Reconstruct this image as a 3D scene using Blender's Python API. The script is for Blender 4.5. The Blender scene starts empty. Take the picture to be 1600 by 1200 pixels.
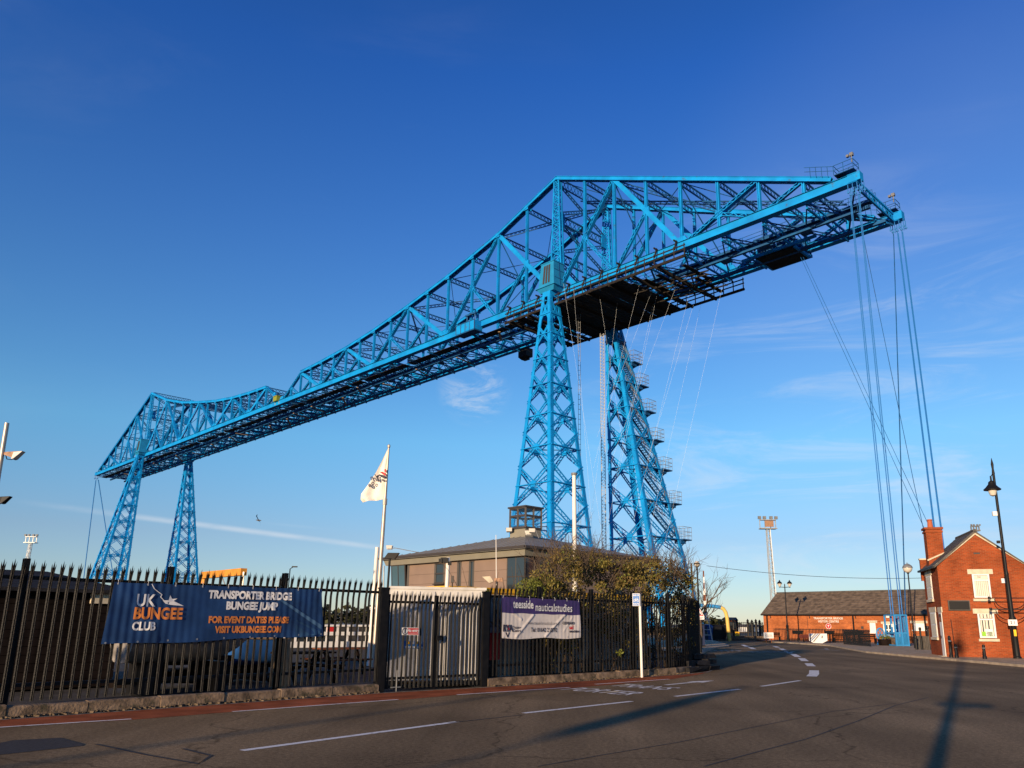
import bpy, bmesh, math, random
from mathutils import Vector, Matrix
random.seed(7)
C = bpy.context.scene.collection
R = math.radians

# ---------------------------------------------------------------- camera
EYE = 1.65
FPX, PPX, PPY = 1219.0, 844.0, 674.0           # focal length and principal point, in 1600x1200 pixels
PIT, ROL = R(13.78), R(0.55)
cp, sp = math.cos(PIT), math.sin(PIT); cr, sr = math.cos(ROL), math.sin(ROL)
_r, _u, _f = Vector((1, 0, 0)), Vector((0, -sp, cp)), Vector((0, cp, sp))
RIGHT = cr * _r + sr * _u; UP = -sr * _r + cr * _u; FWD = _f
cam = bpy.data.cameras.new('camera'); cam_o = bpy.data.objects.new('camera', cam); C.objects.link(cam_o)
cam.sensor_width = 36; cam.sensor_fit = 'HORIZONTAL'; cam.lens = FPX / 1600 * 36
cam.shift_x = (800 - PPX) / 1600; cam.shift_y = (PPY - 600) / 1600
cam.clip_start = 0.1; cam.clip_end = 6000
cam_o.matrix_world = Matrix(((RIGHT.x, UP.x, -FWD.x, 0), (RIGHT.y, UP.y, -FWD.y, 0), (RIGHT.z, UP.z, -FWD.z, EYE), (0, 0, 0, 1)))
sc = bpy.context.scene; sc.camera = cam_o
sc.view_settings.view_transform = 'Standard'; sc.view_settings.look = 'None'
sc.view_settings.exposure = 0.5; sc.view_settings.gamma = 1; sc.view_settings.use_curve_mapping = False

# ---------------------------------------------------------------- sun and sky
SUN_AZ, SUN_EL = R(28.3), R(8.8)               # the light travels towards +Y, turned 28 degrees to the right
SD = Vector((math.sin(SUN_AZ) * math.cos(SUN_EL), math.cos(SUN_AZ) * math.cos(SUN_EL), -math.sin(SUN_EL)))
sl = bpy.data.lights.new('sun', 'SUN'); so = bpy.data.objects.new('sun', sl); C.objects.link(so)
sl.energy = 5.0; sl.angle = R(0.53); sl.color = (1.0, 0.75, 0.49)
so.rotation_euler = SD.to_track_quat('-Z', 'Y').to_euler(); so.location = (-30, -50, 60)

world = bpy.data.worlds.new('World'); sc.world = world; world.use_nodes = True
WN = world.node_tree.nodes; WL = world.node_tree.links; WN.clear()
def wn(t, **k):
    n = WN.new(t)
    for a, b in k.items(): setattr(n, a, b)
    return n
sky = wn('ShaderNodeTexSky', sky_type='NISHITA', sun_disc=False)
sky.sun_elevation = SUN_EL; sky.sun_rotation = math.pi + SUN_AZ
sky.air_density = 1.0; sky.dust_density = 0.0; sky.ozone_density = 5.0; sky.altitude = 0
geo = wn('ShaderNodeTexCoord')
def wmath(op, a, b=None, clamp=False):
    n = wn('ShaderNodeMath', operation=op, use_clamp=clamp)
    for i, v in enumerate((a, b)):
        if v is None: continue
        if isinstance(v, (int, float)): n.inputs[i].default_value = v
        else: WL.new(v, n.inputs[i])
    return n.outputs[0]
def wdot(vec):
    n = wn('ShaderNodeVectorMath', operation='DOT_PRODUCT'); WL.new(geo.outputs['Generated'], n.inputs[0]); n.inputs[1].default_value = vec
    return n.outputs['Value']
def ray(u, v):
    return (((u - PPX) / FPX) * RIGHT - ((v - PPY) / FPX) * UP + FWD)
def wmap(x, a, b, c=0.0, d=1.0):
    n = wn('ShaderNodeMapRange', interpolation_type='SMOOTHSTEP'); WL.new(x, n.inputs[0])
    for i, v in enumerate((a, b, c, d)): n.inputs[i + 1].default_value = v
    return n.outputs[0]
def wnoise(scale, detail, stretch, rot=(0, 0, 0), rough=0.6, dist=0.0):
    m = wn('ShaderNodeMapping'); WL.new(geo.outputs['Generated'], m.inputs[0])
    m.inputs['Scale'].default_value = stretch; m.inputs['Rotation'].default_value = rot
    n = wn('ShaderNodeTexNoise'); WL.new(m.outputs[0], n.inputs[0])
    n.inputs['Scale'].default_value = scale; n.inputs['Detail'].default_value = detail
    n.inputs['Roughness'].default_value = rough; n.inputs['Distortion'].default_value = dist
    return n.outputs[0]
def great_circle(a, b, width, noise, lo, hi):
    # a vapour trail: the band round the plane through two directions, fading towards its ends
    A, B = ray(*a).normalized(), ray(*b).normalized(); N = A.cross(B).normalized(); M = (A + B).normalized()
    w = wmap(wmath('ABSOLUTE', wdot(N)), 0.0, width, 1.0, 0.0)
    e = wmap(wdot(M), M.dot(A) - lo, M.dot(A) + hi, 0.0, 1.0)
    return wmath('MULTIPLY', wmath('MULTIPLY', w, e), wmap(noise, 0.3, 0.6, 0.35, 1.0))
cirrus_a = wnoise(1.0, 7, (1.6, 3.4, 9.0), (0.15, 0.25, 0.3), 0.62, 0.6)
cirrus_b = wnoise(0.8, 3, (2.2, 2.2, 4.0), (0.4, 0, 0.9))
wisps = wmath('MULTIPLY', wmap(cirrus_a, 0.47, 0.74), wmap(cirrus_b, 0.42, 0.66))
trail_n = wnoise(9, 5, (1, 1, 3))
trail = great_circle((0, 780), (690, 868), 0.0050, trail_n, 0.0, 0.03)
trail2 = great_circle((370, 813), (570, 832), 0.003, trail_n, -0.001, 0.008)
tuft = wmath('MULTIPLY', wmap(wdot(ray(742, 608).normalized()), math.cos(0.052), 1.0, 0.0, 1.0), wmap(wnoise(8, 12, (1.0, 2.6, 4.0), (0.3, 0.2, 0.6), 0.72, 1.6), 0.40, 0.70))
right_n = wnoise(2.0, 12, (1.1, 2.2, 7.5), (0.1, 0.38, 0.2), 0.66, 1.3)
right_m = wmap(wdot(ray(1290, 690).normalized()), math.cos(0.36), math.cos(0.05))
streak = wmath('MULTIPLY', wmap(right_n, 0.46, 0.72), right_m)
cl = wmath('ADD', wmath('MULTIPLY', wisps, 0.04), wmath('MULTIPLY', trail, 0.45))
cl = wmath('ADD', cl, wmath('MULTIPLY', trail2, 0.35))
cl = wmath('ADD', cl, wmath('MULTIPLY', tuft, 0.45))
veil = wmath('MULTIPLY', wmap(wdot(ray(1560, 430).normalized()), math.cos(0.42), math.cos(0.02)), wmap(cirrus_b, 0.2, 0.8, 0.5, 1.0))
cl = wmath('ADD', cl, wmath('MULTIPLY', veil, 0.06))
cl = wmath('ADD', cl, wmath('MULTIPLY', streak, 0.32), True)
up_only = wmap(wdot((0, 0, 1)), 0.0, 0.05)
cl = wmath('MULTIPLY', cl, up_only)
ramp = wn('ShaderNodeValToRGB'); WL.new(wdot((0, 0, 1)), ramp.inputs[0])      # the clear, deep colour of this air, by height above the horizon
RP = [(0.0, (1.15, 1.04, 1.10)), (0.10, (1.38, 1.00, 0.96)), (0.22, (1.34, 1.36, 1.20)), (0.45, (0.85, 1.05, 1.30)), (0.62, (0.47, 0.83, 1.32)), (1.0, (0.22, 0.42, 0.72))]
while len(ramp.color_ramp.elements) < len(RP): ramp.color_ramp.elements.new(0.5)
for el, (p_, c_) in zip(ramp.color_ramp.elements, RP): el.position = p_; el.color = (*[x / 1.5 for x in c_], 1)
hs = wn('ShaderNodeMixRGB', blend_type='MULTIPLY'); hs.inputs[0].default_value = 1; WL.new(sky.outputs[0], hs.inputs[1]); WL.new(ramp.outputs[0], hs.inputs[2])
sc15 = wn('ShaderNodeVectorMath', operation='SCALE'); WL.new(hs.outputs[0], sc15.inputs[0]); sc15.inputs['Scale'].default_value = 1.5
mix = wn('ShaderNodeMixRGB'); WL.new(cl, mix.inputs[0]); WL.new(sc15.outputs[0], mix.inputs[1]); mix.inputs[2].default_value = (4.6, 4.8, 5.1, 1)
bg = wn('ShaderNodeBackground'); WL.new(mix.outputs[0], bg.inputs[0]); bg.inputs[1].default_value = 0.12
out = wn('ShaderNodeOutputWorld'); WL.new(bg.outputs[0], out.inputs[0])

# ---------------------------------------------------------------- places
def gp(u, v, z=0.0):
    r = ray(u, v); t = (z - EYE) / r.z; return Vector((0, 0, EYE)) + t * r
def yd(u, v, Y):
    r = ray(u, v); return Vector((0, 0, EYE)) + r * (Y / r.y)
DV = Vector((math.cos(R(-45)), math.sin(R(-45)), 0))     # along the bridge, towards its near end
NV = Vector((math.cos(R(45)), math.sin(R(45)), 0))       # across the bridge, away from the camera
Z = Vector((0, 0, 1))
# ---------------------------------------------------------------- materials
def mat(name, col, rough=0.6, var=0.0, vscale=4.0, metal=0.0, bump=0.0, bscale=60.0, col2=None, spec=0.3, vdetail=5, lo=0.35, hi=0.65, stretch=(1, 1, 1), spots=None):
    m = bpy.data.materials.new(name); m.use_nodes = True
    N = m.node_tree.nodes; L = m.node_tree.links; b = N['Principled BSDF']
    b.inputs['Base Color'].default_value = (*col, 1); b.inputs['Roughness'].default_value = rough
    b.inputs['Metallic'].default_value = metal; b.inputs['Specular IOR Level'].default_value = spec
    tc = N.new('ShaderNodeTexCoord')
    if var or col2:
        mp = N.new('ShaderNodeMapping'); L.new(tc.outputs['Object'], mp.inputs[0]); mp.inputs['Scale'].default_value = stretch
        n = N.new('ShaderNodeTexNoise'); L.new(mp.outputs[0], n.inputs[0])
        n.inputs['Scale'].default_value = vscale; n.inputs['Detail'].default_value = vdetail
        r = N.new('ShaderNodeMapRange'); L.new(n.outputs[0], r.inputs[0]); r.inputs[1].default_value = lo; r.inputs[2].default_value = hi
        x = N.new('ShaderNodeMixRGB'); L.new(r.outputs[0], x.inputs[0])
        a = col2 if col2 else tuple(c * (1 - var) for c in col)
        c2 = col if col2 else tuple(min(1, c * (1 + var)) for c in col)
        x.inputs[1].default_value = (*a, 1); x.inputs[2].default_value = (*c2, 1)
        L.new(x.outputs[0], b.inputs['Base Color'])
        if spots:
            n2 = N.new('ShaderNodeTexNoise'); L.new(tc.outputs['Object'], n2.inputs[0]); n2.inputs['Scale'].default_value = spots[1]; n2.inputs['Detail'].default_value = 8; n2.inputs['Roughness'].default_value = .7
            r2 = N.new('ShaderNodeMapRange'); L.new(n2.outputs[0], r2.inputs[0]); r2.inputs[1].default_value = spots[2]; r2.inputs[2].default_value = spots[2] + .07; r2.inputs[4].default_value = spots[3]
            x2 = N.new('ShaderNodeMixRGB'); L.new(r2.outputs[0], x2.inputs[0]); L.new(x.outputs[0], x2.inputs[1]); x2.inputs[2].default_value = (*spots[0], 1); L.new(x2.outputs[0], b.inputs['Base Color'])
    if bump:
        n = N.new('ShaderNodeTexNoise'); L.new(tc.outputs['Object'], n.inputs[0]); n.inputs['Scale'].default_value = bscale; n.inputs['Detail'].default_value = 4
        p = N.new('ShaderNodeBump'); L.new(n.outputs[0], p.inputs['Height']); p.inputs['Strength'].default_value = bump; p.inputs['Distance'].default_value = 0.02
        L.new(p.outputs[0], b.inputs['Normal'])
    return m
def brick_mat(name, c1, c2, mortar, scale=1.0):
    m = bpy.data.materials.new(name); m.use_nodes = True
    N = m.node_tree.nodes; L = m.node_tree.links; b = N['Principled BSDF']; b.inputs['Roughness'].default_value = 0.9; b.inputs['Specular IOR Level'].default_value = .08
    tc = N.new('ShaderNodeTexCoord'); s = N.new('ShaderNodeSeparateXYZ'); L.new(tc.outputs['Object'], s.inputs[0])
    a = N.new('ShaderNodeMath'); L.new(s.outputs[0], a.inputs[0]); L.new(s.outputs[1], a.inputs[1])
    c = N.new('ShaderNodeCombineXYZ'); L.new(a.outputs[0], c.inputs[0]); L.new(s.outputs[2], c.inputs[1])
    k = N.new('ShaderNodeTexBrick'); L.new(c.outputs[0], k.inputs[0])
    k.inputs['Color1'].default_value = (*c1, 1); k.inputs['Color2'].default_value = (*c2, 1); k.inputs['Mortar'].default_value = (*mortar, 1)
    k.inputs['Scale'].default_value = 1.0; k.inputs['Brick Width'].default_value = 0.225; k.inputs['Row Height'].default_value = 0.075
    k.inputs['Mortar Size'].default_value = 0.008; k.inputs['Bias'].default_value = 0.0
    n = N.new('ShaderNodeTexNoise'); L.new(tc.outputs['Object'], n.inputs[0]); n.inputs['Scale'].default_value = 0.9; n.inputs['Detail'].default_value = 6
    r = N.new('ShaderNodeMapRange'); L.new(n.outputs[0], r.inputs[0]); r.inputs[1].default_value = .3; r.inputs[2].default_value = .7; r.inputs[3].default_value = .72; r.inputs[4].default_value = 1.2
    x = N.new('ShaderNodeMixRGB'); x.blend_type = 'MULTIPLY'; x.inputs[0].default_value = 1; L.new(k.outputs[0], x.inputs[1]); L.new(r.outputs[0], x.inputs[2])
    L.new(x.outputs[0], b.inputs['Base Color'])
    p = N.new('ShaderNodeBump'); L.new(k.outputs['Fac'], p.inputs['Height']); p.invert = True; p.inputs['Strength'].default_value = .4; p.inputs['Distance'].default_value = .01
    L.new(p.outputs[0], b.inputs['Normal'])
    return m
def glass_mat(name, col):
    return mat(name, col, rough=0.06, spec=1.0)
M = {}
M['blue'] = mat('bridge_blue_paint', (0.004, 0.27, 0.66), 0.55, col2=(0.004, 0.19, 0.50), vscale=.55, vdetail=9, bump=0.15, bscale=8, spots=((.06, .05, .05), .9, .60, .55), spec=.15)
M['blue2'] = mat('bridge_blue_paint_weathered', (0.005, 0.095, 0.27), 0.6, col2=(0.006, 0.055, 0.15), vscale=.8, vdetail=8, spots=((.03, .025, .025), 1.2, .57, .7), spec=.3)  # darker copy of the bridge blue, shade put into its colour, with weathered spots
M['deckdark'] = mat('tarred_deck_timber', (0.018, 0.015, 0.012), 0.9, 0.5, 2)
M['scaff'] = mat('rusty_scaffold_tube', (0.018, 0.014, 0.012), 0.75, 0.5, 3)
M['galv'] = mat('galvanised_steel', (0.36, 0.37, 0.37), 0.5, 0.15, 6, metal=0.3)
M['galvdark'] = mat('dull_galvanised_steel', (0.16, 0.165, 0.17), 0.6, 0.2, 6)
M['cable'] = mat('pale_blue_cable_paint', (0.02, 0.15, 0.42), 0.5)
M['darkrope'] = mat('dark_wire_rope', (0.015, 0.03, 0.06), 0.6)
M['rope'] = mat('pale_rope', (0.62, 0.66, 0.68), 0.8)
M['rust'] = mat('rust', (0.17, 0.055, 0.022), 0.9, 0.4, 5)
M['black'] = mat('black_fence_paint', (0.0042, 0.0044, 0.0055), 0.5, col2=(0.009, 0.0085, 0.009), vscale=7, bump=0.3, bscale=40, spec=0.15)
M['blackiron'] = mat('black_iron_paint', (0.009, 0.009, 0.010), 0.5, spec=.18)
M['asphalt'] = None
M['white'] = mat('white_paint', (0.70, 0.69, 0.66), 0.55, 0.06, 2)
M['cabinwhite'] = mat('dirty_white_cabin_paint', (0.50, 0.48, 0.45), 0.6, 0.16, 1.6, spots=((.20, .13, .08), 2.5, .62, .5), vdetail=8)
M['cream'] = mat('cream_stone', (0.52, 0.45, 0.33), 0.85, 0.12, 5)
M['brick'] = brick_mat('red_brick', (0.315, 0.062, 0.018), (0.205, 0.041, 0.014), (0.25, 0.105, 0.05))
M['brick2'] = brick_mat('orange_red_brick', (0.43, 0.12, 0.035), (0.29, 0.075, 0.025), (0.32, 0.15, 0.07))
M['slate'] = mat('slate_roof', (0.085, 0.075, 0.065), 0.8, 0.25, 3, bump=0.3, bscale=20)
M['slatemoss'] = mat('weathered_roof_tile', (0.115, 0.085, 0.062), 0.9, 0.35, 2.2, bump=0.4, bscale=14)
M['glass'] = glass_mat('window_glass', (0.02, 0.028, 0.035))
M['glassblue'] = glass_mat('sky_reflecting_glass', (0.05, 0.10, 0.13))
M['banner'] = mat('blue_banner_cloth', (0.011, 0.038, 0.115), 0.5, 0.25, 2.0, bump=0.1, bscale=12)
M['bannerwhite'] = mat('dirty_white_banner_cloth', (0.60, 0.55, 0.51), 0.6, 0.10, 3)
M['purple'] = mat('purple_banner_print', (0.045, 0.028, 0.115), 0.55, 0.15, 3)
M['orangeprint'] = mat('orange_print', (0.58, 0.19, 0.045), 0.6)
M['whiteprint'] = mat('white_print', (0.68, 0.67, 0.66), 0.6)
M['darkprint'] = mat('dark_navy_print', (0.03, 0.028, 0.05), 0.6)
M['redprint'] = mat('red_print', (0.55, 0.025, 0.03), 0.6)
M['greyprint'] = mat('grey_print', (0.22, 0.20, 0.20), 0.6)
M['signblue'] = mat('blue_sign_face', (0.012, 0.13, 0.42), 0.45)
M['yellow'] = mat('yellow_paint', (0.78, 0.42, 0.012), 0.5, 0.12, 3)
M['gantry'] = mat('ochre_gantry_paint', (0.58, 0.24, 0.03), 0.6, 0.15, 2)
M['clad'] = mat('brown_cladding_panel', (0.205, 0.145, 0.112), 0.5, 0.06, 0.8)
M['joint'] = mat('dark_panel_joint', (0.03, 0.024, 0.02), 0.8)
M['zinc'] = mat('grey_standing_seam_roof', (0.20, 0.195, 0.185), 0.55, 0.08, 1)
M['fascia'] = mat('olive_grey_fascia', (0.205, 0.19, 0.15), 0.6, 0.06, 1)
M['frame'] = mat('dark_brown_window_frame', (0.045, 0.038, 0.035), 0.5)
M['concrete'] = mat('weathered_concrete', (0.165, 0.115, 0.075), 0.9, 0.55, 4, bump=0.7, bscale=22, vdetail=9, spots=((.045, .04, .022), 3, .54, .8))
M['rubble'] = mat('crumbling_rubble', (0.105, 0.075, 0.048), 0.95, 0.5, 10, bump=0.8, bscale=30)
M['kerb'] = mat('kerb_concrete', (0.30, 0.245, 0.185), 0.9, 0.2, 3, bump=0.3)
M['paving'] = mat('pavement_flags', (0.40, 0.285, 0.17), 0.9, 0.22, 2.5, spec=.2)
M['yard'] = mat('dark_yard_ground', (0.040, 0.034, 0.030), 0.95, 0.5, 1.5, bump=0.6, bscale=8)
M['hull'] = mat('grey_boat_hull', (0.22, 0.20, 0.18), 0.6, 0.3, 2, stretch=(1, 1, 3))
M['hullblue'] = mat('blue_boat_hull', (0.03, 0.12, 0.36), 0.45, 0.15, 2)
M['timber'] = mat('pale_weathered_timber', (0.33, 0.23, 0.13), 0.9, 0.35, 6, stretch=(3, 3, .6))
M['darktimber'] = mat('dark_tarred_boards', (0.010, 0.007, 0.006), 0.9, 0.5, 3, stretch=(1, 1, .3), spec=.05)
M['containergrey'] = mat('grey_container_paint', (0.30, 0.27, 0.24), 0.6, 0.12, 2)
M['bark'] = mat('bark', (0.085, 0.06, 0.04), 0.95, 0.3, 8)
M['leaf'] = mat('olive_leaves', (0.165, 0.140, 0.030), 0.7, col2=(0.125, 0.082, 0.030), vscale=0.9)
M['leafgreen'] = mat('green_leaves', (0.135, 0.150, 0.022), 0.65, col2=(0.075, 0.085, 0.018), vscale=1.4)
M['leafdark'] = mat('dark_far_foliage', (0.050, 0.052, 0.022), 0.9, 0.4, 0.3)
M['flag'] = mat('white_flag_cloth', (0.74, 0.68, 0.60), 0.7, 0.05, 2)
M['steelpole'] = mat('grey_aluminium_pole', (0.42, 0.36, 0.30), 0.4, 0.1, 3, metal=0.4)
M['whitepole'] = mat('white_mast_paint', (0.70, 0.66, 0.60), 0.5, 0.05, 2)
M['copper'] = mat('rusty_lamp_casing', (0.30, 0.17, 0.10), 0.5, 0.3, 12)
M['lampglass'] = mat('frosted_lamp_glass', (0.55, 0.50, 0.42), 0.15, spec=0.8)
M['binblue'] = mat('blue_plastic', (0.015, 0.05, 0.17), 0.5)
M['cageblue'] = mat('bright_blue_steel_paint', (0.03, 0.21, 0.46), 0.45, 0.1, 2)
M['pot'] = mat('terracotta', (0.38, 0.10, 0.045), 0.8)
M['blind'] = mat('pale_net_curtain', (0.60, 0.57, 0.47), 0.8, 0.12, 9, stretch=(6, 6, .2))
M['clearglass'] = None
M['farhill'] = mat('hazy_hill', (0.16, 0.19, 0.23), 1.0)
M['darkslab'] = mat('dark_tarred_slab', (0.016, 0.015, 0.016), 0.85, 0.4, 6, spec=.15, bump=0.4, bscale=20)
M['bannerlight'] = mat('pale_blue_print', (0.05, 0.11, 0.20), 0.55)
M['bannermid'] = mat('mid_blue_print', (0.018, 0.055, 0.125), 0.55, 0.3, 2)
M['darkblue'] = mat('dark_blue_steel', (0.012, 0.02, 0.06), 0.5)
M['yellowpale'] = mat('pale_yellow_pipe_paint', (0.62, 0.42, 0.10), 0.5)
M['galvlight'] = mat('pale_metal_letters', (0.62, 0.58, 0.52), 0.5)
M['darkred'] = mat('dark_red_paint', (0.10, 0.022, 0.015), 0.6)
M['stripeblue'] = mat('blue_stripe_print', (0.10, 0.17, 0.33), 0.6)
M['stripegrey'] = mat('grey_stripe_print', (0.20, 0.20, 0.20), 0.6)
M['green'] = mat('bright_green_box', (0.22, 0.48, 0.03), 0.6)
M['gull'] = mat('grey_gull', (0.10, 0.10, 0.10), 0.8)
M['signred'] = mat('red_sign_face', (0.48, 0.018, 0.02), 0.5)
M['winchhouse'] = mat('blue_cladding', (0.012, 0.20, 0.40), 0.5, 0.1, 1)
M['limegreen'] = mat('yellow_green_paint', (0.20, 0.22, 0.02), 0.6)

def asphalt_mat():
    m = bpy.data.materials.new('asphalt'); m.use_nodes = True
    N = m.node_tree.nodes; L = m.node_tree.links; b = N['Principled BSDF']; b.inputs['Roughness'].default_value = 0.9; b.inputs['Specular IOR Level'].default_value = 0.04
    tc = N.new('ShaderNodeTexCoord')
    def noise(s, d, st=(1, 1, 1), ro=(0, 0, 0)):
        mp = N.new('ShaderNodeMapping'); L.new(tc.outputs['Object'], mp.inputs[0]); mp.inputs['Scale'].default_value = st; mp.inputs['Rotation'].default_value = ro
        n = N.new('ShaderNodeTexNoise'); L.new(mp.outputs[0], n.inputs[0]); n.inputs['Scale'].default_value = s; n.inputs['Detail'].default_value = d; return n.outputs[0]
    def rng(x, a, b_, c, d):
        r = N.new('ShaderNodeMapRange'); L.new(x, r.inputs[0])
        for i, v in enumerate((a, b_, c, d)): r.inputs[i + 1].default_value = v
        return r.outputs[0]
    def mul(a, b_):
        n = N.new('ShaderNodeMath'); n.operation = 'MULTIPLY'; L.new(a, n.inputs[0]); L.new(b_, n.inputs[1]); return n.outputs[0]
    big = rng(noise(.22, 6), .3, .7, .70, 1.25)
    streak = rng(noise(.8, 6, (1, .07, 1), (0, 0, R(48))), .32, .68, .78, 1.2)
    fine = rng(noise(55, 3), .3, .7, .62, 1.38)
    med = rng(noise(16, 5), .3, .7, .70, 1.30)
    # fine cracks: edges of a distorted cell pattern, only where a mask lets them show
    d = N.new('ShaderNodeTexNoise'); L.new(tc.outputs['Object'], d.inputs[0]); d.inputs['Scale'].default_value = 1.3; d.inputs['Detail'].default_value = 5
    ad = N.new('ShaderNodeVectorMath'); ad.operation = 'MULTIPLY_ADD'; L.new(d.outputs['Color'], ad.inputs[0]); ad.inputs[1].default_value = (.9, .9, .9); L.new(tc.outputs['Object'], ad.inputs[2])
    v = N.new('ShaderNodeTexVoronoi'); v.feature = 'DISTANCE_TO_EDGE'; L.new(ad.outputs[0], v.inputs[0]); v.inputs['Scale'].default_value = .16
    cr_ = rng(v.outputs['Distance'], 0.0, .006, .55, 1.0)
    k = mul(mul(mul(big, streak), mul(fine, med)), cr_)
    x = N.new('ShaderNodeMixRGB'); x.blend_type = 'MULTIPLY'; x.inputs[0].default_value = 1; x.inputs[1].default_value = (.205, .142, .077, 1)
    L.new(k, x.inputs[2]); L.new(x.outputs[0], b.inputs['Base Color'])
    p = N.new('ShaderNodeBump'); L.new(noise(70, 3), p.inputs['Height']); p.inputs['Strength'].default_value = .22; p.inputs['Distance'].default_value = .008
    L.new(p.outputs[0], b.inputs['Normal'])
    return m
M['asphalt'] = asphalt_mat()
M['redlane'] = mat('red_cycle_lane_surface', (0.29, 0.085, 0.036), 0.9, spec=.05, var=0.28, vscale=1.6, bump=0.25, bscale=60)
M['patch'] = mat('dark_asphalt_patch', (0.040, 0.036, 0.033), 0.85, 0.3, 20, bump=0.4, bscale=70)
M['roadwhite'] = mat('worn_road_paint', (0.74, 0.70, 0.64), 0.8, col2=(0.38, 0.32, 0.26), vscale=9, lo=.30, hi=.46)
M['roadworn'] = mat('faded_road_paint', (0.36, 0.32, 0.27), 0.85, col2=(0.14, 0.115, 0.09), vscale=7, lo=.4, hi=.6)
M['roadyellow'] = mat('faded_yellow_line', (0.42, 0.36, 0.20), 0.8, 0.2, 6)
M['water'] = mat('river_water', (0.03, 0.045, 0.055), 0.12, bump=0.25, bscale=1.5)
M['ground'] = mat('far_ground', (0.10, 0.085, 0.06), 0.95, 0.35, 0.08, bump=0.3, bscale=2)

# ---------------------------------------------------------------- mesh building
class MB:
    def __init__(s): s.v = []; s.f = []; s.mi = []; s.m = 0; s.open = False
    def add(s, vs, fs):
        o = len(s.v); s.v += [tuple(x) for x in vs]; s.f += [tuple(i + o for i in f) for f in fs]; s.mi += [s.m] * len(fs); return s
    def hexa(s, p):   # 8 corners: bottom ring then top ring
        return s.add(p, [(3, 2, 1, 0), (4, 5, 6, 7), (0, 1, 5, 4), (1, 2, 6, 5), (2, 3, 7, 6), (3, 0, 4, 7)])
    def box(s, c, d, X=Vector((1, 0, 0)), Y=Vector((0, 1, 0)), ZZ=Z):
        c = Vector(c); x, y, z = X * d[0] / 2, Y * d[1] / 2, ZZ * d[2] / 2
        return s.hexa([c - x - y - z, c + x - y - z, c + x + y - z, c - x + y - z, c - x - y + z, c + x - y + z, c + x + y + z, c - x + y + z])
    def bb(s, x0, y0, z0, x1, y1, z1):
        return s.box(((x0 + x1) / 2, (y0 + y1) / 2, (z0 + z1) / 2), (x1 - x0, y1 - y0, z1 - z0))
    def bar(s, p, q, w, h, up=Z, w2=None, h2=None):
        p, q = Vector(p), Vector(q); a = (q - p)
        if a.length < 1e-6: return s
        a.normalize(); x = a.cross(up)
        if x.length < 1e-3: x = a.cross(Vector((1, 0.01, 0)))
        x.normalize(); y = x.cross(a)
        w2 = w2 or w; h2 = h2 or h
        return s.hexa([p - x * w / 2 - y * h / 2, p + x * w / 2 - y * h / 2, p + x * w / 2 + y * h / 2, p - x * w / 2 + y * h / 2,
                       q - x * w2 / 2 - y * h2 / 2, q + x * w2 / 2 - y * h2 / 2, q + x * w2 / 2 + y * h2 / 2, q - x * w2 / 2 + y * h2 / 2])
    def tube(s, pts, r, n=8, caps=True):
        pts = [Vector(p) for p in pts]; rs = r if isinstance(r, (list, tuple)) else [r] * len(pts); o = len(s.v); ref = None
        for i, p in enumerate(pts):
            t = (pts[min(i + 1, len(pts) - 1)] - pts[max(i - 1, 0)]).normalized()
            if ref is None: ref = t.cross(Z if abs(t.z) < .9 else Vector((1, 0, 0))).normalized()
            x = (ref - t * ref.dot(t)).normalized(); ref = x; y = t.cross(x)
            s.v += [tuple(p + rs[i] * (x * math.cos(2 * math.pi * k / n) + y * math.sin(2 * math.pi * k / n))) for k in range(n)]
        fs = []
        for i in range(len(pts) - 1):
            for k in range(n): fs.append((o + i * n + k, o + i * n + (k + 1) % n, o + (i + 1) * n + (k + 1) % n, o + (i + 1) * n + k))
        if caps: fs += [tuple(o + k for k in range(n))[::-1], tuple(o + (len(pts) - 1) * n + k for k in range(n))]
        s.f += fs; s.mi += [s.m] * len(fs); return s
    def lathe(s, c, prof, n=16):   # prof: (radius, z) from the bottom up
        c = Vector(c); o = len(s.v)
        for r, z in prof: s.v += [(c.x + max(r, 1e-4) * math.cos(2 * math.pi * k / n), c.y + max(r, 1e-4) * math.sin(2 * math.pi * k / n), c.z + z) for k in range(n)]
        fs = []
        for i in range(len(prof) - 1):
            for k in range(n): fs.append((o + i * n + k, o + i * n + (k + 1) % n, o + (i + 1) * n + (k + 1) % n, o + (i + 1) * n + k))
        fs += [tuple(o + k for k in range(n))[::-1], tuple(o + (len(prof) - 1) * n + k for k in range(n))]
        s.f += fs; s.mi += [s.m] * len(fs); return s
    def prism(s, pts, ext):
        pts = [Vector(p) for p in pts]; ext = Vector(ext); n = len(pts)
        return s.add(pts + [p + ext for p in pts], [tuple(range(n))[::-1], tuple(range(n, 2 * n))] + [(i, (i + 1) % n, n + (i + 1) % n, n + i) for i in range(n)])
    def lattice(s, p, q, wd, width, fl, lace=None, step=None, cross=False, both=True):
        # a laced member: two flanges a width apart along wd, with zigzag lacing between them
        p, q, wd = Vector(p), Vector(q), Vector(wd); a = q - p; L = a.length; a.normalize()
        wd = (wd - a * wd.dot(a)).normalized(); nn = a.cross(wd)
        lace = lace or fl * .55; step = step or width * 1.1
        o = wd * (width - fl) / 2
        s.bar(p + o, q + o, fl, fl, nn); s.bar(p - o, q - o, fl, fl, nn)
        k = max(2, int(L / step)); 
        for i in range(k):
            a0, a1 = p + a * L * i / k, p + a * L * (i + 1) / k; g = 1 if i % 2 else -1
            s.bar(a0 + o * g, a1 - o * g, lace, lace * .5, nn)
            if cross: s.bar(a0 - o * g, a1 + o * g, lace, lace * .45, nn)
        return s
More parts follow.
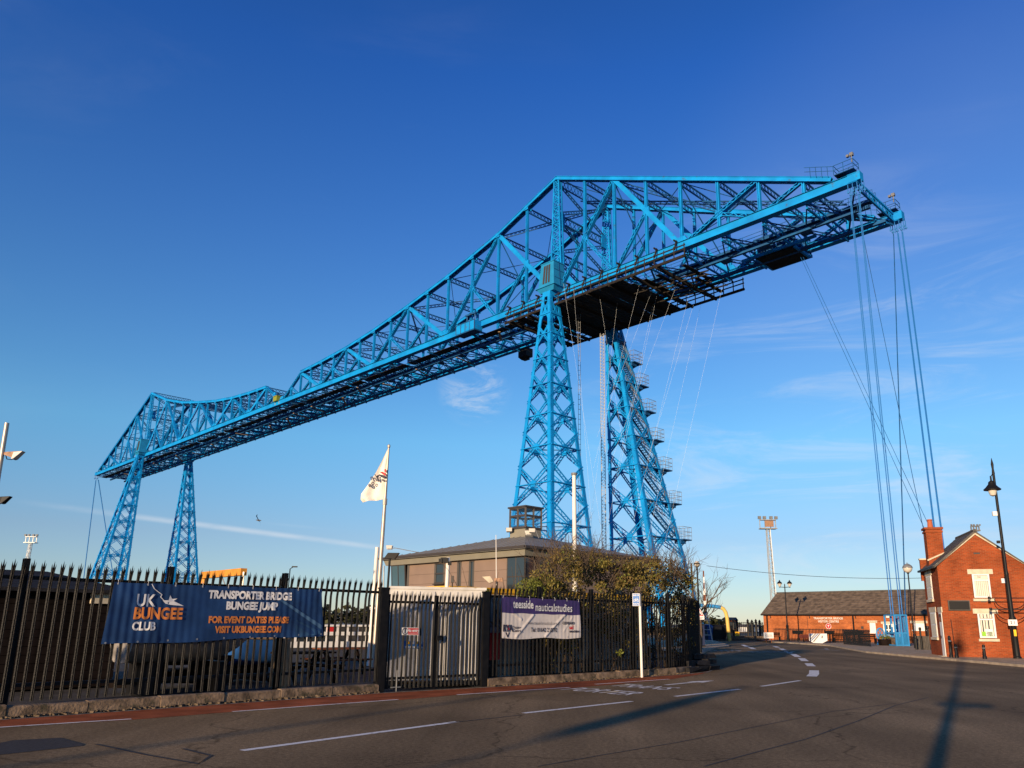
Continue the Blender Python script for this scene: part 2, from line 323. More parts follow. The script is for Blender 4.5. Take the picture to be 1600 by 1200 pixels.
    def build(s, name, mats, parent=None, origin=None, smooth=False):
        me = bpy.data.meshes.new(name); o = Vector(origin) if origin is not None else Vector((0, 0, 0))
        me.from_pydata([tuple(Vector(v) - o) for v in s.v], [], s.f)
        for m in (mats if isinstance(mats, (list, tuple)) else [mats]): me.materials.append(m)
        if any(s.mi): me.polygons.foreach_set('material_index', s.mi)
        bm = bmesh.new(); bm.from_mesh(me)
        if any(len(e.link_faces) > 1 for e in bm.edges) and not s.open: bmesh.ops.recalc_face_normals(bm, faces=bm.faces)
        else:
            bm.normal_update()
            for f in bm.faces:
                if f.normal.z < -.5: f.normal_flip()
        bm.to_mesh(me); bm.free()
        if smooth:
            me.polygons.foreach_set('use_smooth', [True] * len(me.polygons)); 
            try: me.set_sharp_from_angle(angle=R(40))
            except Exception: pass
        ob = bpy.data.objects.new(name, me); C.objects.link(ob); ob.location = o
        if parent is not None: attach(ob, parent)
        return ob
WORLD_LOC = {}
def wloc(o):
    v = o.location.copy(); p = o.parent
    return (wmat(p) @ v) if p else v
def wmat(o):
    m = Matrix.LocRotScale(o.location, o.rotation_euler, o.scale)
    return wmat(o.parent) @ m if o.parent else m
def attach(ob, parent):          # keep the world place while parenting
    w = wmat(ob); ob.parent = parent; l = wmat(parent).inverted() @ w
    ob.location = l.to_translation(); ob.rotation_euler = l.to_euler(); ob.scale = l.to_scale()
def tag(o, label=None, cat=None, group=None, kind=None):
    if label: o['label'] = label
    if cat: o['category'] = cat
    if group: o['group'] = group
    if kind: o['kind'] = kind
    return o
def thing(name, loc, label, cat, group=None, rz=0.0):
    o = bpy.data.objects.new(name, None); C.objects.link(o); o.location = loc; o.rotation_euler = (0, 0, rz); o.empty_display_size = .3
    return tag(o, label, cat, group)
def copy_tree(o, parent=None):
    c = o.copy(); C.objects.link(c)
    if parent is not None: c.parent = parent
    for ch in list(o.children): copy_tree(ch, c)
    return c
def inst(src, name, parent, mw, label=None):      # a part that shares its mesh with another
    ob = bpy.data.objects.new(name, src.data if hasattr(src, 'data') else src); C.objects.link(ob)
    ob.location = mw.to_translation(); ob.rotation_euler = mw.to_euler(); ob.scale = mw.to_scale()
    attach(ob, parent); return ob
def structure(o): o['kind'] = 'structure'; return o
def text_mesh(body, size, bold=0.0, sx=1.0, align='CENTER', spacing=1.0, extrude=0.0, cut=0.0):
    cu = bpy.data.curves.new('lettering', 'FONT'); cu.body = body; cu.size = size; cu.offset = bold; cu.align_x = align; cu.align_y = 'CENTER'
    cu.extrude = extrude; cu.space_character = spacing; cu.resolution_u = 3
    ob = bpy.data.objects.new('lettering', cu); C.objects.link(ob)
    dg = bpy.context.evaluated_depsgraph_get(); dg.update()
    me = bpy.data.meshes.new_from_object(ob.evaluated_get(dg)); bpy.data.objects.remove(ob)
    bm = bmesh.new(); bm.from_mesh(me)
    for v in bm.verts: v.co.x *= sx
    if cut and len(bm.verts):
        xs = [v.co.x for v in bm.verts]; x = min(xs) + cut
        while x < max(xs):
            bmesh.ops.bisect_plane(bm, geom=bm.verts[:] + bm.edges[:] + bm.faces[:], plane_co=(x, 0, 0), plane_no=(1, 0, 0)); x += cut
        ys = [v.co.y for v in bm.verts]; y = min(ys) + cut
        while y < max(ys):
            bmesh.ops.bisect_plane(bm, geom=bm.verts[:] + bm.edges[:] + bm.faces[:], plane_co=(0, y, 0), plane_no=(0, 1, 0)); y += cut
    bm.to_mesh(me); bm.free(); return me
def lettering(body, size, o, X, Y, material, parent, bold=0.0, sx=1.0, align='CENTER', spacing=1.0, off=0.004, warp=None, name='lettering', cut=0.0, ext=0.0):
    """letters on a plane: origin o, reading direction X, letter-up direction Y"""
    me = text_mesh(body, size, bold, sx, align, spacing, ext, cut); n = X.cross(Y).normalized(); o = Vector(o)
    for v in me.vertices:
        a, b, c = v.co; p = o + X * a + Y * b + n * (c + off)
        if warp: p = p + n * warp(p)
        v.co = p - o
    me.materials.clear(); me.materials.append(material)
    ob = bpy.data.objects.new(name, me); C.objects.link(ob); ob.location = o; attach(ob, parent); return ob
def clear_glass():
    m = bpy.data.materials.new('clear_lookout_glass'); m.use_nodes = True; N = m.node_tree.nodes; L = m.node_tree.links; b = N['Principled BSDF']
    b.inputs['Base Color'].default_value = (.55, .68, .75, 1); b.inputs['Roughness'].default_value = .04
    tr = N.new('ShaderNodeBsdfTransparent'); tr.inputs[0].default_value = (.90, .95, .97, 1); gl = N.new('ShaderNodeBsdfGlossy'); gl.inputs['Roughness'].default_value = .04
    mx = N.new('ShaderNodeMixShader'); mx.inputs[0].default_value = .07; L.new(tr.outputs[0], mx.inputs[1]); L.new(gl.outputs[0], mx.inputs[2]); L.new(mx.outputs[0], N['Material Output'].inputs['Surface'])
    return m
M['clearglass'] = clear_glass()
# ---------------------------------------------------------------- the setting
def sheet(name, pts, z, m):
    mb = MB(); mb.add([(p[0], p[1], z) for p in pts], [tuple(range(len(pts)))])
    return structure(mb.build(name, m))
O = Vector((2.34, 107.67, 0)); ZD = 48.9; TW = 11.65         # bridge: foot of the near truss at the near tower, chord level, truss spacing
qs = O - DV * 12; qn = O - DV * 152
def far(p, a, b): return p + DV * a + NV * b
ground_z = -0.03
sheet('ground', [far(qs, 0, -2500), far(qs, 2500, -2500), far(qs, 2500, 2500), far(qs, 0, 2500)], ground_z, M['ground'])
sheet('river_water', [far(qs, 5, -2600), far(qs, 5, 2600), far(qn, -5, 2600), far(qn, -5, -2600)], -3.0, M['water'])
sheet('far_bank_ground', [far(qn, 0, -2500), far(qn, 0, 2500), far(qn, -2500, 2500), far(qn, -2500, -2500)], ground_z, M['ground'])
mb = MB(); mb.bar(far(qs, .5, -2500) + Z * -1.7, far(qs, .5, 2500) + Z * -1.7, 1.0, 3.2); structure(mb.build('quay_wall', M['concrete']))
mb = MB(); mb.bar(far(qn, -.5, -2500) + Z * -1.7, far(qn, -.5, 2500) + Z * -1.7, 1.0, 3.2); structure(mb.build('far_quay_wall', M['concrete']))

FENCE = [Vector(p) for p in ((-14.15, 8.53, 0), (-12.42, 10.4, 0), (-10.79, 12.16, 0), (-9.06, 14.02, 0), (-7.33, 15.88, 0), (-5.61, 17.74, 0), (-3.87, 19.6, 0))]
GATE = [Vector((-3.87, 19.6, 0)), Vector((-1.40, 21.65, 0))]
FENCE2 = [Vector(p) for p in ((-1.40, 21.65, 0), (0.10, 23.14, 0), (1.72, 24.74, 0), (3.18, 26.18, 0), (4.55, 27.55, 0), (5.30, 28.75, 0), (5.75, 30.2, 0), (6.30, 32.2, 0), (7.05, 35.6, 0), (7.75, 39.0, 0), (8.4, 42.2, 0))]
sheet('yard_ground', [tuple(p.xy) for p in FENCE + FENCE2] + [(9, 48), (2, 80), (-30, 85), (-60, 40), (-30, 5)], ground_z + .012, M['yard'])
road = [(-16, 4), (-14.0, 8.3)] + [(p.x + .12, p.y - .12) for p in FENCE[1:]] + [(p.x + .12, p.y - .12) for p in FENCE2[1:]] + \
       [(9.6, 48), (12, 58), (16, 72), (18.5, 88), (26, 88), (25, 76), (25.6, 66), (22.4, 52), (22, 40), (22.2, 30), (25, 14), (30, -30), (-40, -30)]
rm = sheet('road', road, 0.0, M['asphalt'])

def strip(name, pts, w, m, z=0.004, parent=None):
    mb = MB(); pts = [Vector((p[0], p[1], z)) for p in pts]
    L_, R_ = [], []
    for i, p in enumerate(pts):
        t = (pts[min(i + 1, len(pts) - 1)] - pts[max(i - 1, 0)]).normalized(); s = Vector((-t.y, t.x, 0)) * w / 2
        L_.append(p + s); R_.append(p - s)
    n = len(pts); mb.open = True; mb.add(L_ + R_, [(i, i + 1, n + i + 1, n + i) for i in range(n - 1)])
    return structure(mb.build(name, m))
def foot(k): return FENCE[k] + DV * .30
lane_in = [foot(0), foot(3), foot(6), GATE[1] + DV * .30, FENCE2[2] + DV * .3, FENCE2[4] + DV * .32, Vector((5.75, 28.5, 0)), Vector((6.2, 29.6, 0))]
lane_out = [gp(-260, 1154), gp(0, 1137), gp(205, 1125), gp(363, 1112.5), gp(622, 1094), gp(714, 1086), gp(890, 1075.5), gp(1046, 1062), gp(1098, 1053)]
mb = MB(); pts = [Vector((p.x, p.y, .004)) for p in lane_in[::-1] + lane_out]; mb.add(pts, [tuple(range(len(pts)))]); structure(mb.build('red_cycle_lane', M['redlane']))
pale = [FENCE[2] + DV * .34, FENCE[6] + DV * .34, FENCE2[0] + DV * .34, FENCE2[4] + DV * .36, Vector((6.0, 28.9, 0)), Vector((6.65, 30.6, 0))]
strip('pale_edge_line', pale, .07, M['roadworn'], .008)
for a, b in (((-40, 1139.5), (205, 1124)), ((363, 1112.5), (622, 1093.5)), ((714, 1086), (890, 1074.5)), ((930, 1069.5), (1046, 1061.5))):
    strip('lane_line', [gp(*a), gp(*b)], .10, M['roadwhite'], .008)
for a, b in (((378, 1173), (714, 1128)), ((818, 1114.5), (987, 1096)), ((1055, 1088.3), (1156, 1077)), ((1190, 1072.5), (1250, 1063.5))):
    strip('centre_line', [gp(*a), gp(*b)], .13, M['roadwhite'])
for q in (((1268, 1057), (1272, 1053), (1272, 1047.5)), ((1268, 1041), (1263, 1036.5)), ((1258, 1033), (1252, 1028.5)), ((1247, 1026.5), (1239, 1022)), ((1234.5, 1020.5), (1229, 1017.5)), ((1225.5, 1015.8), (1220, 1013.5)), ((1216, 1011.8), (1210, 1009.8)), ((1178, 1014.2), (1172, 1011.5)), ((1168, 1010.5), (1160, 1007.5))):
    strip('give_way_line', [gp(*p) for p in q], .34, M['roadwhite'])
for q in (((1088, 1021.5), (1094, 1028), (1099.5, 1043)), ((1093, 1021), (1100, 1028), (1107.5, 1045.5))):
    strip('double_yellow_line', [gp(*p) for p in q], .13, M['roadyellow'])
for q in (((1280, 1014.6), (1312, 1016.8)), ((1290, 1012.8), (1294, 1016)), ((1320, 1010.5), (1352, 1017.5))):
    strip('turn_marking', [gp(*p) for p in q], .25, M['roadworn'])
for u0, v0, k in ((1106, 1016.0, 9), (1172, 1017.8, 12)):         # worn words too far off to read
    for i in range(k):
        a = gp(u0 + i * 5.6, v0 + (i % 3) * .9); b = gp(u0 + i * 5.6 + 3.4, v0 + ((i + 1) % 3) * .9)
        strip('worn_marking', [a, b], .4, M['roadworn'])
for i in range(6): strip('worn_marking', [gp(1172 + i * 6.5, 1008.6), gp(1176 + i * 6.5, 1008.8)], .5, M['roadworn'])
# lettering on the road, read by a driver heading along the fence
rd = Vector((math.sin(R(42)), math.cos(R(42)), 0)); rx = Vector((math.cos(R(42)), -math.sin(R(42)), 0))
def road_word(body, u, v, size, length):
    o = gp(u, v); X = rx; Y = rd * length
    me = text_mesh(body, size, .004, 1.0)
    for w_ in me.vertices: w_.co = o + X * w_.co.x + Y * w_.co.y + Z * .0065
    me.materials.clear(); me.materials.append(M['roadwhite']); ob = bpy.data.objects.new('lettering', me); C.objects.link(ob); attach(ob, rm)
road_word('PORTER', 940, 1080.5, .58, 2.3)
road_word('TRANS', 1005, 1073.6, .58, 2.3)
a0, a1 = gp(1040, 1070.5), gp(1086, 1066.0); tip = gp(1116, 1063.6); t = (a1 - a0).normalized(); s = Vector((-t.y, t.x, 0))
mb = MB(); mb.add([p + Z * .006 for p in (a0 + s * .07, a0 - s * .07, a1 - s * .07, a1 - s * .26, tip, a1 + s * .26, a1 + s * .07)], [(0, 1, 2, 3, 4, 5, 6)]); structure(mb.build('arrow_marking', M['roadwhite']))
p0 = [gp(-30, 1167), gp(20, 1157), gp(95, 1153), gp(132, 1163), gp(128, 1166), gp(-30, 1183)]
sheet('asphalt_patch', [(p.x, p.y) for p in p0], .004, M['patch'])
strip('tar_seam', [gp(150, 1163), gp(230, 1180), gp(310, 1194), gp(330, 1181), gp(285, 1170)], .05, M['patch'], .004)
strip('tar_seam', [gp(700, 1130), gp(818, 1117)], .05, M['patch'], .004)
strip('tar_seam', [gp(1100, 1198), gp(1180, 1176), gp(1260, 1155), gp(1340, 1127), gp(1400, 1102), gp(1450, 1090)], .035, M['patch'], .004)
strip('tar_seam', [gp(840, 1198), gp(930, 1182), gp(1060, 1160), gp(1200, 1132), gp(1300, 1112), gp(1400, 1099)], .03, M['patch'], .004)

# pavements with kerb stones
def pavement(name, kerb, back, z=.10):
    pts = [Vector((p[0], p[1], 0)) for p in kerb]; mb = MB(); top = [(p.x, p.y, z) for p in pts] + [(b[0], b[1], z) for b in back]
    mb.add(top, [tuple(range(len(top)))]); pv = structure(mb.build(name, M['paving'])); n = 0
    for a, b in zip(pts, pts[1:]):
        L = (b - a).length; k = max(1, round(L / .95)); t = (b - a) / k
        for i in range(k):
            m = MB(); m.bar(a + t * i + t.normalized() * .006 + Z * (z / 2 + .002), a + t * (i + 1) - t.normalized() * .006 + Z * (z / 2 + .002), .15, z + .01)
            m.build('kerb_stone', M['kerb'], pv)
    return pv
pavement('pavement', [(24.5, 15), (21.6, 26), (20.75, 34.6), (20.6, 40.8), (20.5, 44), (20.6, 50.6), (22.2, 58), (23.9, 66), (23.4, 73), (22.6, 78)], [(24, 95), (60, 95), (60, 15)])
pavement('side_pavement', [(9.4, 46.5), (10.6, 51), (12.6, 57.5), (14.6, 62), (15.4, 66), (17.5, 80)], [(17, 92), (8, 92), (7.6, 46.5)], .08)

# ---------------------------------------------------------------- the transporter bridge
PW = [13.26, 12.94, 11.71, 10.9, 9.93, 9.46, 8.71, 8.02]; PCN = 5.572; CUM = [0]
for w in PW: CUM.append(CUM[-1] + w)
HALF = CUM[8]
def half_s(m):            # distance from a tower towards mid span, m single panels
    i = int(m / 2); i = min(i, 7); return CUM[i] + PW[i] * (m / 2 - i)
def pos(n):
    if n >= 0: return n * PCN
    if n < -32: return -2 * HALF + (n + 32) * PCN
    return -half_s(-n) if n >= -16 else -(2 * HALF - half_s(32 + n))
UZ = {0: 68.2, 2: 63.5, 4: 60.2, 6: 58.0, 8: 56.2, 10: 55.05, 12: 54.4, 14: 54.05}
def up_z(n):
    if n >= 0: return 68.2 - n * 2.42
    if n <= -32: return 68.2 - (-32 - n) * 2.42
    m = -n if n >= -16 else 32 + n
    if m % 2 == 0: return UZ[m]
    return (UZ[m - 1] + UZ[min(m + 1, 14)]) / 2
def P(n, t, z): return O + DV * pos(n) + NV * t + Z * z
bridge = thing('transporter_bridge', O + NV * (TW / 2), 'huge blue steel lattice transporter bridge spanning the river on four legs', 'bridge')
BL = M['blue']
def LOW(n, t): return P(n, t, ZD)
def UPN(n, t): return P(n, t, up_z(n))
for t in (0, TW):
    for a, b in ((8, -16), (-16, -40)):
        mb = MB(); e = DV * (.6 if a == 8 else 0); e2 = DV * (.6 if b == -40 else 0)
        mb.bar(LOW(a, t) + e, LOW(b, t) - e2, .70, .95)
        for s in (-1, 1): mb.bar(LOW(a, t) + e + Z * .5, LOW(b, t) - e2 + Z * .5, .95, .06)
        mb.bar(LOW(a, t) + e - Z * .5, LOW(b, t) - e2 - Z * .5, .95, .06)
        mb.build('lower_chord', BL, bridge)
    for seq in ([7.6, 0], list(range(0, -15, -1)), list(range(-32, -17, 1)), [-32, -39.6]):
        mb = MB()
        for a, b in zip(seq, seq[1:]):
            A, B = UPN(a, t), UPN(b, t)      # an open trough: two webs under a cover plate, laced along the bottom
            for o_ in (-.33, .33): mb.bar(A + NV * o_, B + NV * o_, .08, .58); mb.bar(A + NV * o_ * 1.2 - Z * .27, B + NV * o_ * 1.2 - Z * .27, .18, .05)
            mb.bar(A + Z * .31, B + Z * .31, .92, .06); k = max(3, int((B - A).length / .9))
            for i in range(k):
                g = .33 if i % 2 else -.33; mb.bar(A.lerp(B, i / k) + NV * g - Z * .29, A.lerp(B, (i + 1) / k) - NV * g - Z * .29, .09, .04)
        for a in seq[1:-1]:
            for o_ in (-.39, .39): mb.box(UPN(a, t) + NV * o_ - Z * .1, (1.0, .04, .8), DV, NV)
        mb.build('upper_chord', BL, bridge)
    # panel system, written for one half and mirrored
    for mir in (0, 1):
        I = (lambda n: n) if not mir else (lambda n: -32 - n)
        def vert(n, top=None, w=.40):
            mb = MB(); a = LOW(I(n), t) + Z * .4; b = top or UPN(I(n), t)
            mb.bar(a + DV * .13, b + DV * .13, .10, w, NV); mb.bar(a - DV * .13, b - DV * .13, .10, w, NV); mb.bar(a, b, .2, .08, NV)
            mb.build('vertical_post', BL, bridge)
        def diag(a, b, w=.46, tie=False):
            mb = MB()
            if tie:
                for o_ in (-.2, .2): mb.bar(a + NV * o_, b + NV * o_, .62, .05, NV)
            else:
                x = (b - a).cross(NV).normalized() * .19
                for o_ in (x, -x): mb.bar(a + o_, b + o_, .07, w, NV)
                k = max(3, int((b - a).length / .7))
                for i in range(k):
                    g = 1 if i % 2 else -1
                    for y in (-.45, .45): mb.bar(a.lerp(b, i / k) + x * g + NV * w * y, a.lerp(b, (i + 1) / k) - x * g + NV * w * y, .09, .03, NV)
            mb.build('diagonal_brace', BL, bridge)
        for n in list(range(1, 8)) + list(range(-1, -15, -1)): vert(n)
        mains = [(2, 0), (2, 4), (6, 4), (-2, 0), (-2, -4), (-6, -4), (-6, -8), (-10, -8), (-10, -12), (-14, -12), (-14, -16)]
        for a, b in mains:
            A, B = UPN(I(a), t), LOW(I(b), t)
            diag(A, B, .56, b > a)
            m = (a + b) // 2; mid = A.lerp(B, abs(pos(m) - pos(a)) / abs(pos(b) - pos(a)))
            diag(mid, LOW(I(a), t), .36)
            if m == -15: vert(-15, mid)
            mb = MB(); mb.box(mid, (1.0, .30, 1.0), DV, NV); mb.build('gusset_plate', BL, bridge)
        diag(UPN(I(7), t), LOW(I(6), t), .36)
        for n in (0, 4, -4, -8, -12, -16) if not mir else (0, 4, -4, -8, -12):
            mb = MB(); c = LOW(I(n), t) + Z * .75; mb.prism([c + DV * 1.0 - NV * .16 - Z * .3, c - DV * 1.0 - NV * .16 - Z * .3, c - DV * .5 - NV * .16 + Z * .6, c + DV * .5 - NV * .16 + Z * .6], NV * .32); mb.build('gusset_plate', BL, bridge)
        # the laced main post over each tower
        b0 = LOW(I(0), t); u0 = UPN(I(0), t) - Z * .2; sg = -1 if mir else 1
        mb = MB()
        for dd in (-1, 1):
            for nn in (-.28, .28): mb.bar(b0 + DV * (dd * 1.15 + .2 * sg * 0) + NV * nn, u0 + DV * dd * .45 + NV * nn, .20, .20, NV)
        k = 16
        for i in range(k):
            f0, f1 = i / k, (i + 1) / k; a0, a1 = b0.lerp(u0, f0), b0.lerp(u0, f1); w0, w1 = 1.15 - .7 * f0, 1.15 - .7 * f1; g = 1 if i % 2 else -1
            for nn in (-.28, .28):
                mb.bar(a0 + DV * w0 * g + NV * nn, a1 - DV * w1 * g + NV * nn, .10, .07, NV); mb.bar(a0 - DV * w0 * g + NV * nn, a1 + DV * w1 * g + NV * nn, .10, .07, NV)
                mb.bar(a1 + DV * w1 + NV * nn, a1 - DV * w1 + NV * nn, .10, .07, NV)
        mb.build('tower_post', BL, bridge)
# between the trusses: top struts, lateral bracing, portals
for n in list(range(7, -15, -1)) + list(range(-18, -40, -1)):
    a, b = UPN(n, .35), UPN(n, TW - .35)
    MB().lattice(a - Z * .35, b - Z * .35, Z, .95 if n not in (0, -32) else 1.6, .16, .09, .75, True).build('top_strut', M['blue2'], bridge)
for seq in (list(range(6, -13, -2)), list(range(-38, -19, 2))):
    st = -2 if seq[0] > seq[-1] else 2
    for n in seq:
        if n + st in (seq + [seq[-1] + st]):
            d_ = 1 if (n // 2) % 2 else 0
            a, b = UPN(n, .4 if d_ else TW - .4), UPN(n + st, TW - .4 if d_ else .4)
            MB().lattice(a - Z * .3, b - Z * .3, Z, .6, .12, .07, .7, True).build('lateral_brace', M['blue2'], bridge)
            a, b = UPN(n, TW - .4 if d_ else .4), UPN(n + st, .4 if d_ else TW - .4)
            MB().bar(a - Z * .3, b - Z * .3, .09, .09).build('tie_rod', M['blue2'], bridge)
MB().lattice(P(0, TW * .5, 66.6), P(7.4, TW * .5, 49.9), NV, 1.2, .16, .09, 1.1, True).build('centre_strut', M['blue2'], bridge)
for n in (0, -32):
    for z in (61.6, 55.2):
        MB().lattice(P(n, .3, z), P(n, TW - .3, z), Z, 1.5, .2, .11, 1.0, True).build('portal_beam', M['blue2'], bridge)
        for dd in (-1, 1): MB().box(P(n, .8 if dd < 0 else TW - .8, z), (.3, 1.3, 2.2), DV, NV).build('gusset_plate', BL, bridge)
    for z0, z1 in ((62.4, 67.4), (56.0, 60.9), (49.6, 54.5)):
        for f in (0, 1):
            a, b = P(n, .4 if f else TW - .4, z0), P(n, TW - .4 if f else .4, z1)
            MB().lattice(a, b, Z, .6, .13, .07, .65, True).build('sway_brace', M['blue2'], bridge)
for n in list(range(-2, -15, -4)) + list(range(-30, -17, 4)) + [2, 4, 6]:      # light sway frames further along
    zt = up_z(n) - .8
    if zt - ZD > 3:
        for f in (0, 1): MB().bar(P(n, .3 if f else TW - .3, ZD + .6), P(n, TW - .3 if f else .3, zt), .12, .12).build('tie_rod', M['blue2'], bridge)
# the deck the carriage hangs from
for n in range(7, -40, -1):
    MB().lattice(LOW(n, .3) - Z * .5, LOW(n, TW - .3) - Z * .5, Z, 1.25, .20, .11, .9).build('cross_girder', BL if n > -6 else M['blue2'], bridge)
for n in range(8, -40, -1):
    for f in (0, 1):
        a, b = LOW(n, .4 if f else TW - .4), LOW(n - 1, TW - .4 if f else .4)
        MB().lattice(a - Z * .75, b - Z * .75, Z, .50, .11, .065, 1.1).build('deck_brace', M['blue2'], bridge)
    c = (LOW(n, TW / 2) + LOW(n - 1, TW / 2)) / 2 - Z * 1.0
    MB().box(c, (1.3, 1.3, .06), DV, NV).build('gusset_plate', M['blue2'], bridge)
for tt in (4.3, 8.7):
    for a, b in ((8, -16), (-16, -40)):
        mb = MB(); mb.bar(P(a, tt, ZD - 1.35), P(b, tt, ZD - 1.35), .22, .40); mb.bar(P(a, tt, ZD - 1.56), P(b, tt, ZD - 1.56), .40, .06); mb.build('rail_girder', M['blue2'], bridge)
for tt in (TW / 2,):
    mb = MB(); mb.bar(P(8, tt, ZD + .15), P(-40, tt, ZD + .15), .9, .06)
    mb.bar(P(8, tt - .4, ZD + .02), P(-40, tt - .4, ZD + .02), .10, .25); mb.bar(P(8, tt + .4, ZD + .02), P(-40, tt + .4, ZD + .02), .10, .25)
    for zz in (.7, 1.2):
        for s in (-.45, .45): mb.bar(P(8, tt + s, ZD + zz), P(-40, tt + s, ZD + zz), .05, .05)
    n = 8
    while n > -40:
        for s in (-.45, .45): mb.bar(P(n, tt + s, ZD + .15), P(n, tt + s, ZD + 1.2), .05, .05)
        n -= .5
    mb.build('deck_walkway', M['blue2'], bridge)
for a in range(2, -40, -1):      # tarred boards of the inspection path
    A, B = P(a, 2.3, ZD - .95), P(a - 1, 2.3, ZD - .95); mb = MB(); k = 6
    for i in range(k):
        if random.random() < .94:
            for o_ in (-.56, .0, .56): mb.bar(A.lerp(B, i / k) + NV * o_, A.lerp(B, (i + .97) / k) + NV * o_, .50, .06)
    mb.build('path_board', M['deckdark'], bridge)
for n in range(-2, -38, -2):      # odd planks left on the girders below the deck
    if random.random() < .9:
        s0 = random.uniform(.8, 5); MB().bar(P(n + random.uniform(-.6, .6), s0, ZD - 1.9), P(n - .5, s0 + random.uniform(2.5, 5.0), ZD - 1.9), .35, .10).build('plank', M['timber'], bridge)
# tip frames
for n, g in ((8, 1), (-40, -1)):
    MB().lattice(LOW(n, .3) + Z * .0, LOW(n, TW - .3), Z, 1.15, .22, .12, .9, True).build('end_girder', BL, bridge)
    for tt in (0, TW):
        c = LOW(n, tt) + DV * g * .3; s_ = -1 if tt == 0 else 1
        mb = MB(); mb.box(c + Z * .1, (1.4, .9, 1.0), DV, NV); mb.build('end_box', BL, bridge)
        ro = MB()
        for k in range(4):
            for e in (-.35, .35):
                q = c + DV * (-.75 + .5 * k) + NV * e
                ro.bar(q - Z * .5, q - Z * (1.5 + .5 * ((k + (e > 0)) % 2)), .07, .07); ro.tube([q - Z * 1.45 - NV * .05, q - Z * 1.45 + NV * .05], .15, 8)
        ro.build('cable_sheave', M['cable'], bridge)
        if g == 1:
            mb = MB(); q = c + Z * 1.0 - DV * .9
            mb.box(q, (2.2, 1.5, .08), DV, NV)
            for x in (-1.1, 0, 1.1):
                for y in (-.75, .75): mb.bar(q + DV * x + NV * y, q + DV * x + NV * y + Z * 1.15, .05, .05)
            for zz in (.6, 1.15):
                for y in (-.75, .75): mb.bar(q - DV * 1.1 + NV * y + Z * zz, q + DV * 1.1 + NV * y + Z * zz, .05, .05)
                for x in (-1.1, 1.1): mb.bar(q + DV * x - NV * .75 + Z * zz, q + DV * x + NV * .75 + Z * zz, .05, .05)
            for zz in (.55, 1.1): mb.bar(q - DV * 1.1 - NV * .75 + Z * zz, P(7.1, tt - .75, up_z(7.1) + .2 + zz), .05, .05)
            for f in (.2, .4, .6, .8):
                e = (q - DV * 1.1 - NV * .75).lerp(P(7.1, tt - .75, up_z(7.1) + .2), f); mb.bar(e, e + Z * 1.1, .05, .05)
            mb.build('tip_platform', M['blue2'], bridge)
            fl = MB(); h = q + DV * .7 + Z * 1.2; fl.bar(h, h + Z * .9, .09, .09); fl.box(h + Z * 1.0 + NV * .1, (.38, .34, .36), DV, NV); fl.box(h + Z * .9 - DV * .4, (.26, .3, .26), DV, NV); fl.build('floodlight', M['galvdark'], bridge)
# pavilions on the leg heads
for n, g in ((0, 1), (-32, -1)):
    for tt, s_ in ((0, -1), (TW, 1)):
        c = LOW(n, tt) + NV * s_ * .95 + DV * g * -.1
        mb = MB()
        def ring(z, a, b): return [c + DV * x * a + NV * y * b + Z * z for x, y in ((-1, -1), (1, -1), (1, 1), (-1, 1))]
        mb.hexa(ring(-.1, 1.35, 1.15) + ring(.55, 1.75, 1.5)); mb.hexa(ring(.55, 1.95, 1.65) + ring(.68, 1.95, 1.65))
        mb.hexa(ring(.68, 1.6, 1.35) + ring(4.5, 1.28, 1.08)); mb.hexa(ring(4.5, 1.36, 1.16) + ring(4.62, 1.36, 1.16))
        w = mb.build('pavilion', M['winchhouse'], bridge)
        lo, hi = (1.6, 1.35), (1.28, 1.08)
        for k in range(3):      # tall slots in the face that looks out over the leg
            x = (-.55 + .55 * k); m2 = MB(); a = c + NV * s_ * 1.33 + Z * 1.2 + DV * x; b = c + NV * s_ * 1.13 + Z * 4.1 + DV * x * .85
            m2.bar(a, b, .34, .06, NV); m2.build('window_slot', M['frame'], w)
        m2 = MB()
        for z, a in ((1.9, 1.50), (3.2, 1.39)): m2.box(c + DV * g * a + Z * z, (.06, 2.2, .10), DV, NV)
        m2.bar(c + DV * g * 1.60 + Z * .7, c + DV * g * 1.29 + Z * 4.45, .10, .08, DV); m2.build('cover_strip', M['blue2'], w)
